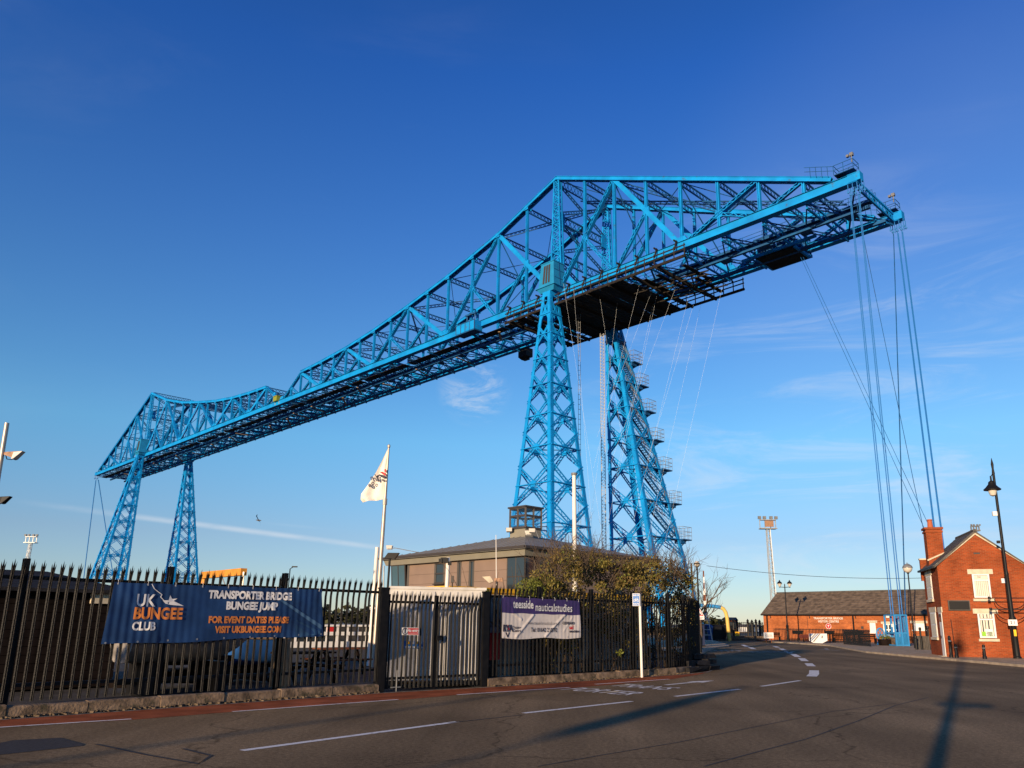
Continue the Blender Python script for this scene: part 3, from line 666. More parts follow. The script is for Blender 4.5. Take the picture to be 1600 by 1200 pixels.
# legs: a square lattice shaft each, upright on the inner faces, sloping on the outer ones
LEG = dict(at=.70, ab=4.70, bt=.85, bb=4.65, ct=1.25, cb=5.33, lt=-.15, lb=4.15)
def leg_corner(n, far_, sd, sn, z):
    k = (z - 2) / (ZD - 2); i = lambda a, b: LEG[b] + (LEG[a] - LEG[b]) * k
    g = 1 if n == 0 else -1; s_ = 1 if far_ else -1
    base = O + DV * (pos(n) + g * i('lt', 'lb')) + NV * (TW / 2 + s_ * (TW / 2 + i('ct', 'cb')))
    return base + DV * sd * i('at', 'ab') + NV * sn * i('bt', 'bb') + Z * z
LV = [8.3, 13.9, 19.3, 24.5, 29.1, 33.7, 37.9, 41.7, 45.0]
BD = [3.6] + [(a + b) / 2 for a, b in zip(LV, LV[1:])] + [47.6]
LV2 = [2.4] 
for n in (0, -32):
    for far_ in (0, 1):
        leg = MB()
        c0 = [leg_corner(n, far_, x, y, 48.0) for x, y in ((-1, -1), (1, -1), (1, 1), (-1, 1))]; c1 = [p + Z * .8 for p in c0]
        leg.hexa(c0 + c1); leg = leg.build('tower_leg', BL, bridge)
        g = 1 if n == 0 else -1
        for x, y in ((-1, -1), (1, -1), (1, 1), (-1, 1)):
            mb = MB(); a, b = leg_corner(n, far_, x, y, .3), leg_corner(n, far_, x, y, 48.6)
            w = .66
            mb.bar(a - DV * x * w / 2, b - DV * x * .24, w, .12, NV, .48, .12)
            mb.bar(a - NV * y * w / 2, b - NV * y * .24, .12, w, NV, .12, .48)
            mb.bar(a - DV * x * .12 - NV * y * .12, b - DV * x * .09 - NV * y * .09, .26, .26, NV, .2, .2)
            mb.build('corner_post', BL, leg)
            mb = MB(); q = leg_corner(n, far_, x, y, 0); mb.box(q + Z * .25, (1.8, 1.8, 1.0), DV, NV); mb.build('footing', M['concrete'], leg)
        for (x0, y0), (x1, y1), nrm in (((-1, -1), (1, -1), -NV), ((1, -1), (1, 1), DV), ((1, 1), (-1, 1), NV), ((-1, 1), (-1, -1), -DV)):
            K = lambda x, y, z: leg_corner(n, far_, x, y, z)
            for i, z in enumerate(LV):
                a, b = K(x0, y0, z), K(x1, y1, z); m_ = (a + b) / 2; wd = (b - a).length
                sz = .16 + .055 * wd
                zl, zh = BD[i], BD[i + 1]
                for p, q in ((K(x0, y0, zl), K(x1, y1, zh)), (K(x1, y1, zl), K(x0, y0, zh))):
                    MB().lattice(p, q, (q - p).cross(nrm), sz * 1.15, .13, .075, sz * 1.1).build('cross_brace', BL, leg)
                MB().lattice(a, b, nrm, .40, .13, .07, .5).build('strut', BL, leg)
                MB().box(m_, (.05 + sz * 1.6, .10, sz * 1.6), (b - a).normalized(), nrm).build('gusset_plate', BL, leg)
        # plan bracing
        mb = MB()
        for z in LV[1::2]:
            mb.bar(leg_corner(n, far_, -1, -1, z), leg_corner(n, far_, 1, 1, z), .12, .12); mb.bar(leg_corner(n, far_, 1, -1, z), leg_corner(n, far_, -1, 1, z), .12, .12)
        mb.build('plan_brace', M['blue2'], leg)
        if n == 0 and far_ == 1: stair_leg = leg
# stairs up the right-hand leg: a flight per storey behind the face, a caged landing outside each outer corner
stairs = MB().box(leg_corner(0, 1, 1, 1, 2.2) + DV * .2, (1.5, 1.5, .12), DV, NV).build('staircase', M['galvdark'], bridge)
for i, z in enumerate(LV[1:8]):
    i += 1
    zt = LV[i + 1] if i + 1 < len(LV) else 47.2
    oc = leg_corner(0, 1, 1, 1, z); ic = leg_corner(0, 1, 1, -1, zt); s_ = 1.0
    lp = oc + NV * 1.0 + DV * -.25
    mb = MB(); mb.box(lp + Z * .0, (1.9, 2.2, .16), DV, NV); mb.box(lp - NV * .6 - Z * .35, (1.2, 1.2, .5), DV, NV)
    mb.bar(lp - Z * .1 + NV * .9, oc - Z * 1.2, .12, .12); mb.build('landing', M['blue2'], stairs)
    mb = MB()
    for x in (-.95, -.32, .32, .95):
        for y in (-1.1, 1.1): mb.bar(lp + DV * x + NV * y, lp + DV * x + NV * y + Z * 1.9, .04, .04)
    for y in (-.55, 0, .55):
        for x in (-.95, .95): mb.bar(lp + DV * x + NV * y, lp + DV * x + NV * y + Z * 1.9, .025, .025)
    for zz in (.65, 1.2, 1.9):
        for y in (-1.1, 1.1): mb.bar(lp - DV * .95 + NV * y + Z * zz, lp + DV * .95 + NV * y + Z * zz, .05, .05)
        for x in (-.95, .95): mb.bar(lp + DV * x - NV * 1.1 + Z * zz, lp + DV * x + NV * 1.1 + Z * zz, .05, .05)
    mb.build('cage', M['galvdark'], stairs)
    a = oc - NV * .3 - DV * .55 + Z * .1; b = ic + NV * .75 - DV * .55
    mb = MB()
    for off in (-.45, .45): mb.bar(a + DV * off, b + DV * off, .07, .34)
    k = 14
    for j in range(k + 1):
        q = a.lerp(b, j / k); mb.box(q, (.9, .3, .05), DV, NV)
    mb.build('flight', M['blue2'], stairs)
    mb = MB()
    for off in (-.45, .45):
        for zz in (.55, 1.1): mb.bar(a + DV * off + Z * zz, b + DV * off + Z * zz, .05, .05)
        for j in range(9): q = a.lerp(b, j / 8) + DV * off; mb.bar(q, q + Z * 1.1, .045, .045)
    mb.build('handrail', M['galvdark'], stairs)
    mb = MB(); mb.box((leg_corner(0, 1, 1, -1, z) + oc) / 2 - DV * .6, (1.1, (oc - leg_corner(0, 1, 1, -1, z)).length - .4, .08), DV, NV); mb.build('gangway', M['galvdark'], stairs)
# hoist masts
mb = MB(); q0 = yd(944, 866, 113); q1 = yd(943, 522, 113); q1 = Vector((q0.x, q0.y, q1.z)); 
for x in (-.28, .28):
    for y in (-.28, .28): mb.bar(Vector((q0.x + x, q0.y + y, 0)), q1 + Vector((x, y, 0)), .07, .07)
k = 90
for i in range(k):
    z0, z1 = q1.z * i / k, q1.z * (i + 1) / k
    for (x0, y0), (x1, y1) in (((-.28, -.28), (.28, -.28)), ((.28, -.28), (.28, .28)), ((-.28, .28), (-.28, -.28))):
        mb.bar((q0.x + x0, q0.y + y0, z0), (q0.x + x1, q0.y + y1, z0), .06, .06); mb.bar((q0.x + x0, q0.y + y0, z0), (q0.x + x1, q0.y + y1, z1), .05, .05)
mb.build('access_mast', M['galv'], bridge)

# tarred working platform slung round the near tower
scf = thing('scaffold_platform', P(1, TW / 2, ZD - 1.9), 'black tarred working platform with rusty guard rails slung under the deck at the tower', 'scaffolding')
mb = MB()
for s0 in range(0, 36):
    x = -9 + s0 * .62
    if random.random() < .86: mb.box(O + DV * (x + random.uniform(-.02, .02)) + NV * TW / 2 + Z * (ZD - 1.95 + random.uniform(-.02, .02)), (.56, TW + 2.2, .07), DV, NV)
mb.build('deck_boards', M['deckdark'], scf)
for k in range(9):
    x = 13.2 + k * 1.05
    if k in (3, 6): continue
    MB().box(O + DV * x + NV * (TW / 2 + (3 if k % 2 else -1.5)) + Z * (ZD - 1.95), (.6, TW * .55, .07), DV, NV).build('loose_board', M['deckdark'], scf)
for x in range(-9, 23, 4):
    MB().bar(O + DV * x - NV * 1.3 + Z * (ZD - 2.25), O + DV * x + NV * (TW + 1.3) + Z * (ZD - 2.25), .25, .45).build('bearer', M['deckdark'], scf)
for tt in (-1.25, TW + 1.25):
    for z in (-2.1, -1.2, -.6):
        MB().tube([O + DV * -10 + NV * tt + Z * (ZD + z), O + DV * 23.5 + NV * tt + Z * (ZD + z)], .09 if z > -2 else .2, 6).build('guard_rail', M['scaff'], scf)
    for i in range(22):
        x = -9.6 + i * 1.57
        mb = MB(); q = O + DV * x + NV * tt + Z * ZD; mb.bar(q - Z * 2.3, q - Z * .35, .12, .12)
        if i % 2 == 0: mb.bar(q - Z * .7 + NV * (.15 if tt < 0 else -.15), q + Z * .75 + NV * (.6 if tt < 0 else -.6), .16, .16); mb.bar(q + Z * .6, q + Z * .6 + NV * (.9 if tt < 0 else -.9), .14, .2)
        mb.build('standard', M['scaff'], scf)
for a, b, tt in ((12, 23, 3.0), (12, 23, 7.6), (14, 22, 5.3)):
    MB().lattice(O + DV * a + NV * tt + Z * (ZD - 2.2), O + DV * b + NV * (tt + 1.8) + Z * (ZD - 2.2), Z, .7, .16, .09, .9).build('runway_beam', M['deckdark'], scf)
# painters' cradle hung out on the span, a green box further on, and the carriage hoist on the far arm
cr0 = thing('maintenance_cradle', P(-2.9, -.9, ZD - .6), 'blue mesh sided cradle hung on the outside of the chord left of the tower', 'cradle')
mb = MB(); c = P(-2.9, -.95, ZD - .55); mb.box(c - Z * .75, (4.6, 1.7, .16), DV, NV); mb.build('floor', M['blue2'], cr0)
mb = MB()
for x in (-2.3, 2.3): mb.box(c + DV * x + Z * .1, (.05, 1.7, 1.5), DV, NV)
mb.box(c - NV * .84 + Z * .1, (4.6, .05, 1.5), DV, NV); mb.build('side_panel', BL, cr0)
mb = MB()
for x in (-2.3, -1.1, 0, 1.1, 2.3): mb.bar(c + DV * x - NV * .9 - Z * .7, c + DV * x - NV * .9 + Z * .95, .1, .1)
mb.bar(c - DV * 2.3 - NV * .9 + Z * .9, c + DV * 2.3 - NV * .9 + Z * .9, .1, .1)
for x in (-1, 1): mb.bar(c + DV * x + NV * .3, c + DV * x + NV * .3 + Z * 2.6, .16, .16)
mb.box(c + NV * .3 + Z * 2.7, (2.6, .4, .3), DV, NV); mb.build('frame', M['blue2'], cr0)
gb = MB(); c = P(-16.4, -.3, ZD + .95); gb.box(c, (1.7, 1.3, 1.1), DV, NV); gb.box(c + Z * .6, (1.9, 1.5, .12), DV, NV); gb.bar(c - Z * .7 - DV * .9, c - Z * 1.2 - DV * .9, .2, .2); gb.bar(c - Z * .7 + DV * .9, c - Z * 1.2 + DV * .9, .2, .2)
tag(gb.build('equipment_box', M['limegreen']), 'small yellow green box sitting on the chord at mid span', 'box')
cr1 = thing('hoist_carriage', P(5.6, 8.5, ZD - 2), 'blue edged hoist carriage with a dark flat underside below the near arm', 'hoist')
mb = MB(); a = O + DV * pos(5.62) + NV * 9.2 + Z * (ZD - 1.4); mb.box(a, (5.2, 4.2, .3), DV, NV); mb.build('floor', M['deckdark'], cr1)
mb = MB(); mb.bar(a - DV * 4.6 - NV * 2.2 + Z * .25, a + DV * 5.6 - NV * 2.2 + Z * .25, .25, .36); mb.bar(a - DV * 2.7 + NV * 2.2 + Z * .05, a + DV * 2.9 + NV * 2.2 + Z * .05, .25, .36)
for x in (-2.6, 2.6): mb.bar(a + DV * x - NV * 2.1, a + DV * x + NV * 2.1, .25, .36)
mb.build('edge_beam', BL, cr1)
mb = MB()
for x in (-2, -.7, .7, 2):
    for y in (-1.6, 0, 1.6): mb.tube([a + DV * x + NV * (y - .1) + Z * 1.3, a + DV * x + NV * (y + .1) + Z * 1.3], .65, 12)
    mb.bar(a + DV * x - NV * 2 + Z * 1.3, a + DV * x + NV * 2 + Z * 1.3, .12, .12)
mb.build('sheave', M['blue2'], cr1)
mb = MB()
for y in (-2.2, 2.2):
    for x in (-2.7, 2.7): mb.bar(a + DV * x + NV * y, a + DV * x + NV * y + Z * 2.6, .2, .2)
    mb.bar(a - DV * 2.7 + NV * y + Z * 2.5, a + DV * 2.7 + NV * y + Z * 2.5, .2, .25)
mb.build('frame', M['blue2'], cr1)
bx = MB(); c = P(-2.9, TW + .3, ZD - 1.4); bx.box(c, (2.0, 1.6, 1.5), DV, NV); bx.prism([c - DV * 1 - NV * .8 - Z * .75, c + DV * 1 - NV * .8 - Z * .75, c + DV * .6 - NV * .4 - Z * 1.2, c - DV * .6 - NV * .4 - Z * 1.2], NV * .9)
tag(bx.build('inspection_box', M['blackiron']), 'dark box hung under the far chord left of the tower', 'box')
hl = MB(); q = P(.1, 3.4, 0); q = yd(905, 500, 110)
for x in (-.16, .16): hl.bar(Vector((q.x + x, q.y, 1.5)), Vector((q.x + x, q.y, 47)), .05, .05)
for i in range(60): hl.bar((q.x - .16, q.y, 2 + i * .75), (q.x + .16, q.y, 2 + i * .75), .05, .05)
tag(hl.build('hanging_ladder', M['galvdark']), 'thin grey ladder hanging from the deck between the two near legs', 'ladder')

# anchor cables and other lines
def line(name, a, b, r, m, label, cat, group, sag=0.0):
    a, b = Vector(a), Vector(b); k = 1 if not sag else 14
    pts = [a.lerp(b, i / k) - Z * sag * 4 * (i / k) * (1 - i / k) for i in range(k + 1)]
    return tag(MB().tube(pts, r, 6).build(name, m, origin=a), label, cat, group)
tn, tf = LOW(8, 0) + DV * .3 - Z * 1.9, LOW(8, TW) + DV * .3 - Z * 1.9
CG = yd(1404, 990, 66); CG.z = 0
AC = 'anchor cables at the near end of the bridge'
for i, (du, top) in enumerate(((1394.5, tn - DV * .7), (1408.5, tn + DV * .2))):
    b = yd(du, 962, 66)
    for e in (-.10, .10):
        line('anchor_cable', top + NV * e * 1.5, (b.x + e, b.y, .9), .042, M['cable'], ('left' if e < 0 else 'right') + ' strand of the ' + ('left' if i == 0 else 'right') + ' pair of pale blue cables entering the cage', 'cable', AC)
b = yd(1413, 962, 66); line('anchor_cable', tf - DV * .6, (b.x, b.y, .9), .05, M['blue2'], 'thin dark blue cable hanging straight down from the far tip to the cage', 'cable', AC)
for i, (u, v) in enumerate(((1458.5, 815), (1476, 868))):
    b = yd(u, v, 67); top = tf + DV * (-.1 + .5 * i); d_ = (b - top).normalized(); k = (0.3 - top.z) / d_.z
    for e in (-.10, .10):
        line('anchor_cable', top + NV * e * 1.5, top + d_ * k + NV * e, .042, M['cable'], ('left' if e < 0 else 'right') + ' strand of the ' + ('left' if i == 0 else 'right') + ' pair of pale blue cables behind the chimney', 'cable', AC)
b = yd(1450, 862, 67); top = tn - DV * .2; d_ = (b - top).normalized(); line('anchor_cable', top, top + d_ * ((.3 - top.z) / d_.z), .028, M['blue2'], 'thin dark cable slanting from the near tip to behind the chimney', 'cable', AC)
for i, (u, v) in enumerate(((1438, 812), (1447, 812))):
    a = yd(1251 + 4 * i, 402, 74); b = yd(u, v, 60); d_ = (b - a).normalized()
    line('haulage_rope', a, a + d_ * ((.5 - a.z) / d_.z), .02, M['blue2'], ('lower' if i == 0 else 'upper') + ' of two thin dark ropes slanting from the hoist carriage to the chimney', 'rope', 'ropes from the hoist carriage')
ORD = 'first second third fourth fifth sixth seventh eighth ninth tenth eleventh twelfth thirteenth fourteenth'.split()
for i, (u0, v0, u1, v1) in enumerate(sorted(((1117, 500, 1062, 745), (1087, 512, 1040, 720), (1062, 520, 1018, 700), (1035, 505, 985, 640), (1018, 500, 975, 700), (1005, 490, 960, 610), (1075, 505, 1035, 640), (938, 470, 960, 610), (900, 500, 920, 760), (886, 480, 935, 800), (965, 470, 925, 800), (1000, 440, 955, 620), (1030, 430, 985, 640)))):
    a = yd(u0, v0, 99 + (i % 4) * 2); b = yd(u1, v1, 101 + (i % 4) * 2); d_ = (b - a).normalized(); k = min((b - a).length * 1.6, (1 - a.z) / d_.z)
    a2 = a - d_ * ((ZD - 2.2 - a.z) / -d_.z)
    line('rigging_rope', a2, a + d_ * k, .0075, M['rope'], ORD[i] + ' from the left of the thin pale ropes hanging from the platform', 'rope', 'thin pale ropes hanging from the working platform')
for tt, (u, v) in ((0, (133, 886)), (TW, (166, 830))):
    a = LOW(-40, .3 if tt else 0) - Z * 2.0 - DV * (.3 if tt == 0 else -1.2); b = yd(u, v, 262); d_ = (b - a).normalized()
    line('far_anchor_cable', a, a + d_ * ((.3 - a.z) / d_.z), .14, M['cable'], ('left' if tt == 0 else 'right') + ' of two thin anchor cables hanging from the distant tip of the bridge', 'cable', 'anchor cables at the distant end')
# ---------------------------------------------------------------- palisade fence
def pale_mesh(H=2.40, w=.058):
    # W-section steel pale, a splayed triple point at the top, curled slightly outwards
    xs = [-.5, -.22, 0, .22, .5]; ys = [0, -.014, -.002, -.014, 0]; T = .006
    rows = [(0, 0, 1), (1.93, 0, 1), (2.16, -.035, 1.0), (2.27, -.055, 1.25)]
    mb = MB(); rings = []
    for z, dy, k in rows:
        z = z * H / 2.40
        rings.append([(x * w * k, y + dy, z) for x, y in zip(xs, ys)] + [(x * w * k, y + dy + T, z) for x, y in zip(xs[::-1], ys[::-1])])
    vs = [p for r in rings for p in r]; fs = []
    for i in range(len(rings) - 1):
        for k in range(10): fs.append((i * 10 + k, i * 10 + (k + 1) % 10, (i + 1) * 10 + (k + 1) % 10, (i + 1) * 10 + k))
    fs.append(tuple(range(10))[::-1]); mb.add(vs, fs)
    b = len(rings) - 1; zt = H
    for i0, i1, tx, tz, ty in ((0, 1, -.62, zt - .045, -.075), (1, 3, 0, zt, -.085), (3, 4, .62, zt - .045, -.075)):
        A = rings[b][i0]; B = rings[b][i1]; A2 = (A[0], A[1] + T, A[2]); B2 = (B[0], B[1] + T, B[2]); t = (tx * w, ty, tz)
        mb.add([A, B, B2, A2, t], [(0, 1, 4), (1, 2, 4), (2, 3, 4), (3, 0, 4)])
    return mb
_p = pale_mesh().build('pale', M['black']); PALE = _p.data; bpy.data.objects.remove(_p)
_p = pale_mesh(2.33, .058).build('pale', M['black']); PALE_G = _p.data; bpy.data.objects.remove(_p)
def run_of_fence(pts, root, first_post=True, last_post=True, per=None):
    for i, (a, b) in enumerate(zip(pts, pts[1:])):
        t = (b - a); L = t.length; t.normalize(); nrm = Vector((t.y, -t.x, 0)); rz = math.atan2(t.y, t.x)
        if i == 0 and first_post: post(a, rz, root)
        if i < len(pts) - 2 or last_post: post(b, rz, root)
        k = max(1, round(L / .150)); 
        for z in (.52, 2.34):
            mb = MB(); mb.bar(a + t * .05 + Z * z, b - t * .05 + Z * z, .05, .06); mb.bar(a + t * .05 + Z * (z - .028) + nrm * -.03, b - t * .05 + Z * (z - .028) + nrm * -.03, .05, .006); mb.build('rail', M['black'], root)
        for j in range(k):
            q = a + t * (L * (j + .5) / k) + nrm * .038
            if abs(q.x) > 40: continue
            ob = bpy.data.objects.new('pale', PALE); C.objects.link(ob)
            ob.location = q + Z * (.25 + random.uniform(-.012, .012)); ob.rotation_euler = (0, random.gauss(0, .003 if random.random() < .93 else .012), rz + random.gauss(0, .05)); attach(ob, root)
def post(p, rz, root):
    mb = MB(); X = Vector((math.cos(rz), math.sin(rz), 0)); Y = Vector((-X.y, X.x, 0)); q = p + Y * .07
    mb.box(q + Z * 1.34, (.10, .012, 2.68), X, Y); mb.box(q + Y * .10 + Z * 1.34, (.10, .012, 2.68), X, Y); mb.box(q + Y * .05 + Z * 1.34, (.012, .10, 2.68), X, Y)
    mb.build('post', M['black'], root)
f1 = thing('palisade_fence', FENCE[3], 'black steel palisade fence on a low wall left of the gate, carrying the blue banner', 'fence')
run_of_fence(FENCE, f1, True, False)
f2 = thing('palisade_fence', FENCE2[0], 'black steel palisade fence right of the gate, curving round the corner under the bush', 'fence')
run_of_fence(FENCE2, f2, False, True)
# low concrete kerb walls below the pales, in cast lengths, with broken rubble along the foot
def plinth(pts, label, rub=True):
    root = thing('plinth_wall', pts[0], label, 'low wall')
    for a, b in zip(pts, pts[1:]):
        L = (b - a).length; t = (b - a).normalized(); n = Vector((t.y, -t.x, 0)); k = max(1, round(L / 1.25))
        for j in range(k):
            p, q = a + t * (L * j / k + .006), a + t * (L * (j + 1) / k - .006); h = .205 + random.uniform(-.015, .012); o = n * (.03 + random.uniform(-.01, .01))
            mb = MB(); w = .20; m = 5      # top edge a little chipped
            vs = []
            for i in range(m + 1):
                c = p.lerp(q, i / m) + o; c1 = random.uniform(0, .022); c2 = random.uniform(0, .02)
                vs += [c + n * w / 2 - Z * .1, c + n * (w / 2 - c1 * .5) + Z * (h - .02 - c2), c + n * (w / 2 - .02 - c1) + Z * (h - c2 * .4), c - n * w / 2 + Z * h, c - n * w / 2 - Z * .1]
            fs = [(i * 5 + a_, (i + 1) * 5 + a_, (i + 1) * 5 + (a_ + 1) % 5, i * 5 + (a_ + 1) % 5) for i in range(m) for a_ in range(5)] + [(0, 1, 2, 3, 4), (m * 5 + 4, m * 5 + 3, m * 5 + 2, m * 5 + 1, m * 5)]
            mb.add(vs, fs).build('wall_block', M['concrete'], root)
        if rub:
            mb = MB()
            for j in range(int(L * 75)):
                c = a + t * random.uniform(0, L) + n * (.13 + abs(random.gauss(0, .055))); r = random.uniform(.008, .035) * random.uniform(.5, 1.2)
                ps = []
                for sgn in (-1, 1):
                    for x, y in ((-1, -1), (1, -1), (1, 1), (-1, 1)): ps.append(c + Vector((x * r * random.uniform(.6, 1.2), y * r * random.uniform(.6, 1.2), max(0, (.5 + sgn * .9) * r * random.uniform(.5, 1)) + .004)))
                mb.hexa(ps)
            o = mb.build('rubble', M['rubble'], root); o['kind'] = 'stuff'
plinth(FENCE, 'chipped concrete plinth wall with crumbled rubble under the left fence')
plinth(FENCE2, 'weathered concrete plinth wall under the fence with the purple and white banner')
# gate
g_ = thing('steel_gate', GATE[0], 'black double leaf palisade gate with a red and white sign on it', 'gate')
gt = (GATE[1] - GATE[0]); GL = gt.length; gt.normalize(); gn = Vector((gt.y, -gt.x, 0)); grz = math.atan2(gt.y, gt.x)
for q in (GATE[0] + gt * .07, GATE[1] - gt * .07):
    MB().box(q + Z * 1.20, (.20, .20, 2.44), gt, gn).box(q + Z * 2.44, (.22, .22, .04), gt, gn).build('gate_post', M['black'], g_)
for a, b in ((.22, GL / 2 - .02), (GL / 2 + .02, GL - .22)):
    leaf = MB()
    for x in (a, b): leaf.box(GATE[0] + gt * x + Z * 1.18, (.06, .06, 2.25), gt, gn)
    for z in (.12, .30, 2.12): leaf.bar(GATE[0] + gt * a + Z * z, GATE[0] + gt * b + Z * z, .05, .06)
    leaf = leaf.build('gate_leaf', M['black'], g_); k = 11
    for j in range(k):
        q = GATE[0] + gt * (a + (b - a) * (j + .5) / k) + gn * .036
        ob = bpy.data.objects.new('pale', PALE_G); C.objects.link(ob); ob.location = q + Z * .06; ob.rotation_euler = (0, random.gauss(0, .004), grz); attach(ob, leaf)
mb = MB(); q = GATE[0] + gt * (GL / 2 + .06) + gn * .10 + Z * 1.25; mb.box(q, (.14, .05, .12), gt, gn); mb.tube([q + Z * .04, q + Z * .04 + gn * .06, q - gt * .1 + Z * .04 + gn * .06], .012, 6); mb.build('latch', M['blackiron'], g_)
MB().bar(GATE[0] + gt * .35 + gn * .09 + Z * .1, GATE[0] + gt * .62 + gn * .09 + Z * .1, .02, .02).bar(GATE[0] + gt * .5 + gn * .09 + Z * .0, GATE[0] + gt * .5 + gn * .09 + Z * .5, .02, .02).build('drop_bolt', M['galvdark'], g_)

def on_plane(u, v, a, n):      # the point of a pixel's line of sight on the upright plane through a with normal n
    r = ray(u, v); E_ = Vector((0, 0, EYE)); return E_ + r * ((a - E_).dot(n) / r.dot(n))
# ---------------------------------------------------------------- banners
def ring_print(c, r0, r1, X, Y, N_, m, parent, name='emblem', k=20):
    vs = [c + N_ * .003 + (X * math.cos(2 * math.pi * i / k) + Y * math.sin(2 * math.pi * i / k)) * r for r in (r0, r1) for i in range(k)]
    return MB().add(vs, [(i, (i + 1) % k, k + (i + 1) % k, k + i) for i in range(k)]).build(name, M[m], parent)
def banner(name, root_label, corners, plane_p, plane_n, m, amp, nx=120, nz=14, twist=0.0, seed=0, folds=()):
    tl, tr, bl, br = [on_plane(*c, plane_p, plane_n) for c in corners]; n = plane_n
    root = thing(name, bl, root_label, 'banner')
    X = (tr - tl).normalized()
    def warp(p):
        s = (p - tl).dot(X); h = p.z; e = amp * math.cos(2 * math.pi * s / .150 + .4) * (.55 + .45 * math.sin(s * 1.7 + seed)) + .008 * math.sin(s * 2.1 + h * 3 + seed) + .006 * math.sin(s * 5.3 - h * 6)
        for (fx, fz, gx, gz, a_, w_) in folds:      # creases: ridge lines across the cloth
            L = math.hypot(gx - fx, gz - fz); dx, dz = (gx - fx) / L, (gz - fz) / L; k = (s - fx) * dx + (h - fz) * dz
            if -.05 < k < L + .05:
                q = ((s - fx) * -dz + (h - fz) * dx) / w_; e += a_ * math.exp(-q * q) * min(1, max(0, k / .08 + .4)) 
        return e
    mb = MB(); vs = []
    for b in (0, 1):
        for j in range(nz + 1):
            for i in range(nx + 1):
                f, g = i / nx, j / nz; sag = -.018 * math.sin(f * math.pi * 4) ** 2 * (1 - abs(2 * g - 1)) - (.012 * abs(math.sin(f * math.pi * 5)) if j in (0,) else 0) + (.018 * math.sin(f * 11 + seed) if j == nz else 0)
                p = tl.lerp(tr, f).lerp(bl.lerp(br, f), g) + Z * sag; vs.append(p + n * (warp(p) - .0025 * b))
    o = (nx + 1) * (nz + 1); fs = []
    for j in range(nz):
        for i in range(nx):
            a = j * (nx + 1) + i; fs.append((a, a + 1, a + nx + 2, a + nx + 1)); fs.append((o + a, o + a + nx + 1, o + a + nx + 2, o + a + 1))
    for i in range(nx): fs.append((i, o + i, o + i + 1, i + 1)); a = nz * (nx + 1) + i; fs.append((a, a + 1, o + a + 1, o + a))
    mb.add(vs, fs)
    return root, mb, warp, (tl, tr, bl, br), X
FN = (FENCE[6] - FENCE[3]).normalized(); FN = Vector((FN.y, -FN.x, 0)); FP = FENCE[3] + FN * .085
b1, mb, warp1, (tl, tr, bl, br), BX = banner('blue_banner', 'long blue banner with white and orange lettering tied along the left fence', ((179, 909), (503, 921), (158, 1008), (505, 993)), FP, FN, M['banner'], .0055, seed=1.0, nx=260, nz=20,
    folds=((2.55, 2.25, 4.35, 1.35, .016, .05), (.1, 2.3, .9, 1.3, .012, .08), (2.0, 2.2, 2.4, 2.32, .010, .04), (3.2, 2.3, 4.4, 1.9, .010, .05)))
mb.build('cloth', M['banner'], b1, smooth=True); B1C = (tl, tr, bl, br)
def b1t(body, u, v, size, m, bold=.02, sx=.8, sp=1.0):
    o = on_plane(u, v, FP, FN); lettering(body, size, o, BX, Z, M[m], b1, bold, sx, 'CENTER', sp, .014, warp1, cut=.02)
b1t('UK', 227, 939, .32, 'whiteprint', .008, .80); b1t('BUNGEE', 247, 959.5, .30, 'orangeprint', .011, .82); b1t('CLUB', 224.0, 979, .215, 'whiteprint', .008, .80)
b1t('TRANSPORTER BRIDGE', 393, 931, .215, 'whiteprint', .011, .83); b1t('BUNGEE JUMP', 394, 947.5, .215, 'whiteprint', .011, .85)
b1t('FOR EVENT DATES PLEASE', 390, 969, .180, 'orangeprint', .009, .84); b1t('VISIT UKBUNGEE.COM', 389, 984, .180, 'orangeprint', .009, .81)
# the lighter swoosh printed across the right end, eyelets and ties
def print_band(a0, a1, b0, b1_, m, parent, plane, wp, k=60, off=.010):
    mbp = MB(); vs = []
    for i in range(k + 1):
        f = i / k
        for (p, q) in ((a0, a1), (b0, b1_)):
            w = on_plane(p[0] + (q[0] - p[0]) * f, p[1] + (q[1] - p[1]) * f, *plane); vs.append(w + plane[1] * (off + wp(w)))
    mbp.add(vs, [(2 * i, 2 * i + 1, 2 * i + 3, 2 * i + 2) for i in range(k)]); return mbp.build('printed_band', M[m], parent)
print_band((436, 938), (502, 984), (438, 935), (502.5, 977), 'bannerlight', b1, (FP, FN), warp1)
print_band((462, 996), (500, 991), (462, 968), (500.5, 987), 'bannermid', b1, (FP, FN), warp1, 60, .007)
def eyelets(root, tl, tr, bl, br, n_, wp, k):
    for i in range(k):
        for a, b in ((tl, tr), (bl, br)):
            f = (i + .12) / (k - .76); p = a.lerp(b, f) + Z * (-.035 if a is tl else .035); p = p + n_ * (wp(p) + .006); X = (tr - tl).normalized()
            ring_print(p, .008, .018, X, Z, n_, 'galv', root, 'eyelet', 10)
            if a is tl: MB().tube([p, p + n_ * .012 + Z * .05, p + Z * .10 - n_ * .05], .004, 4).build('tie', M['whiteprint'], root)
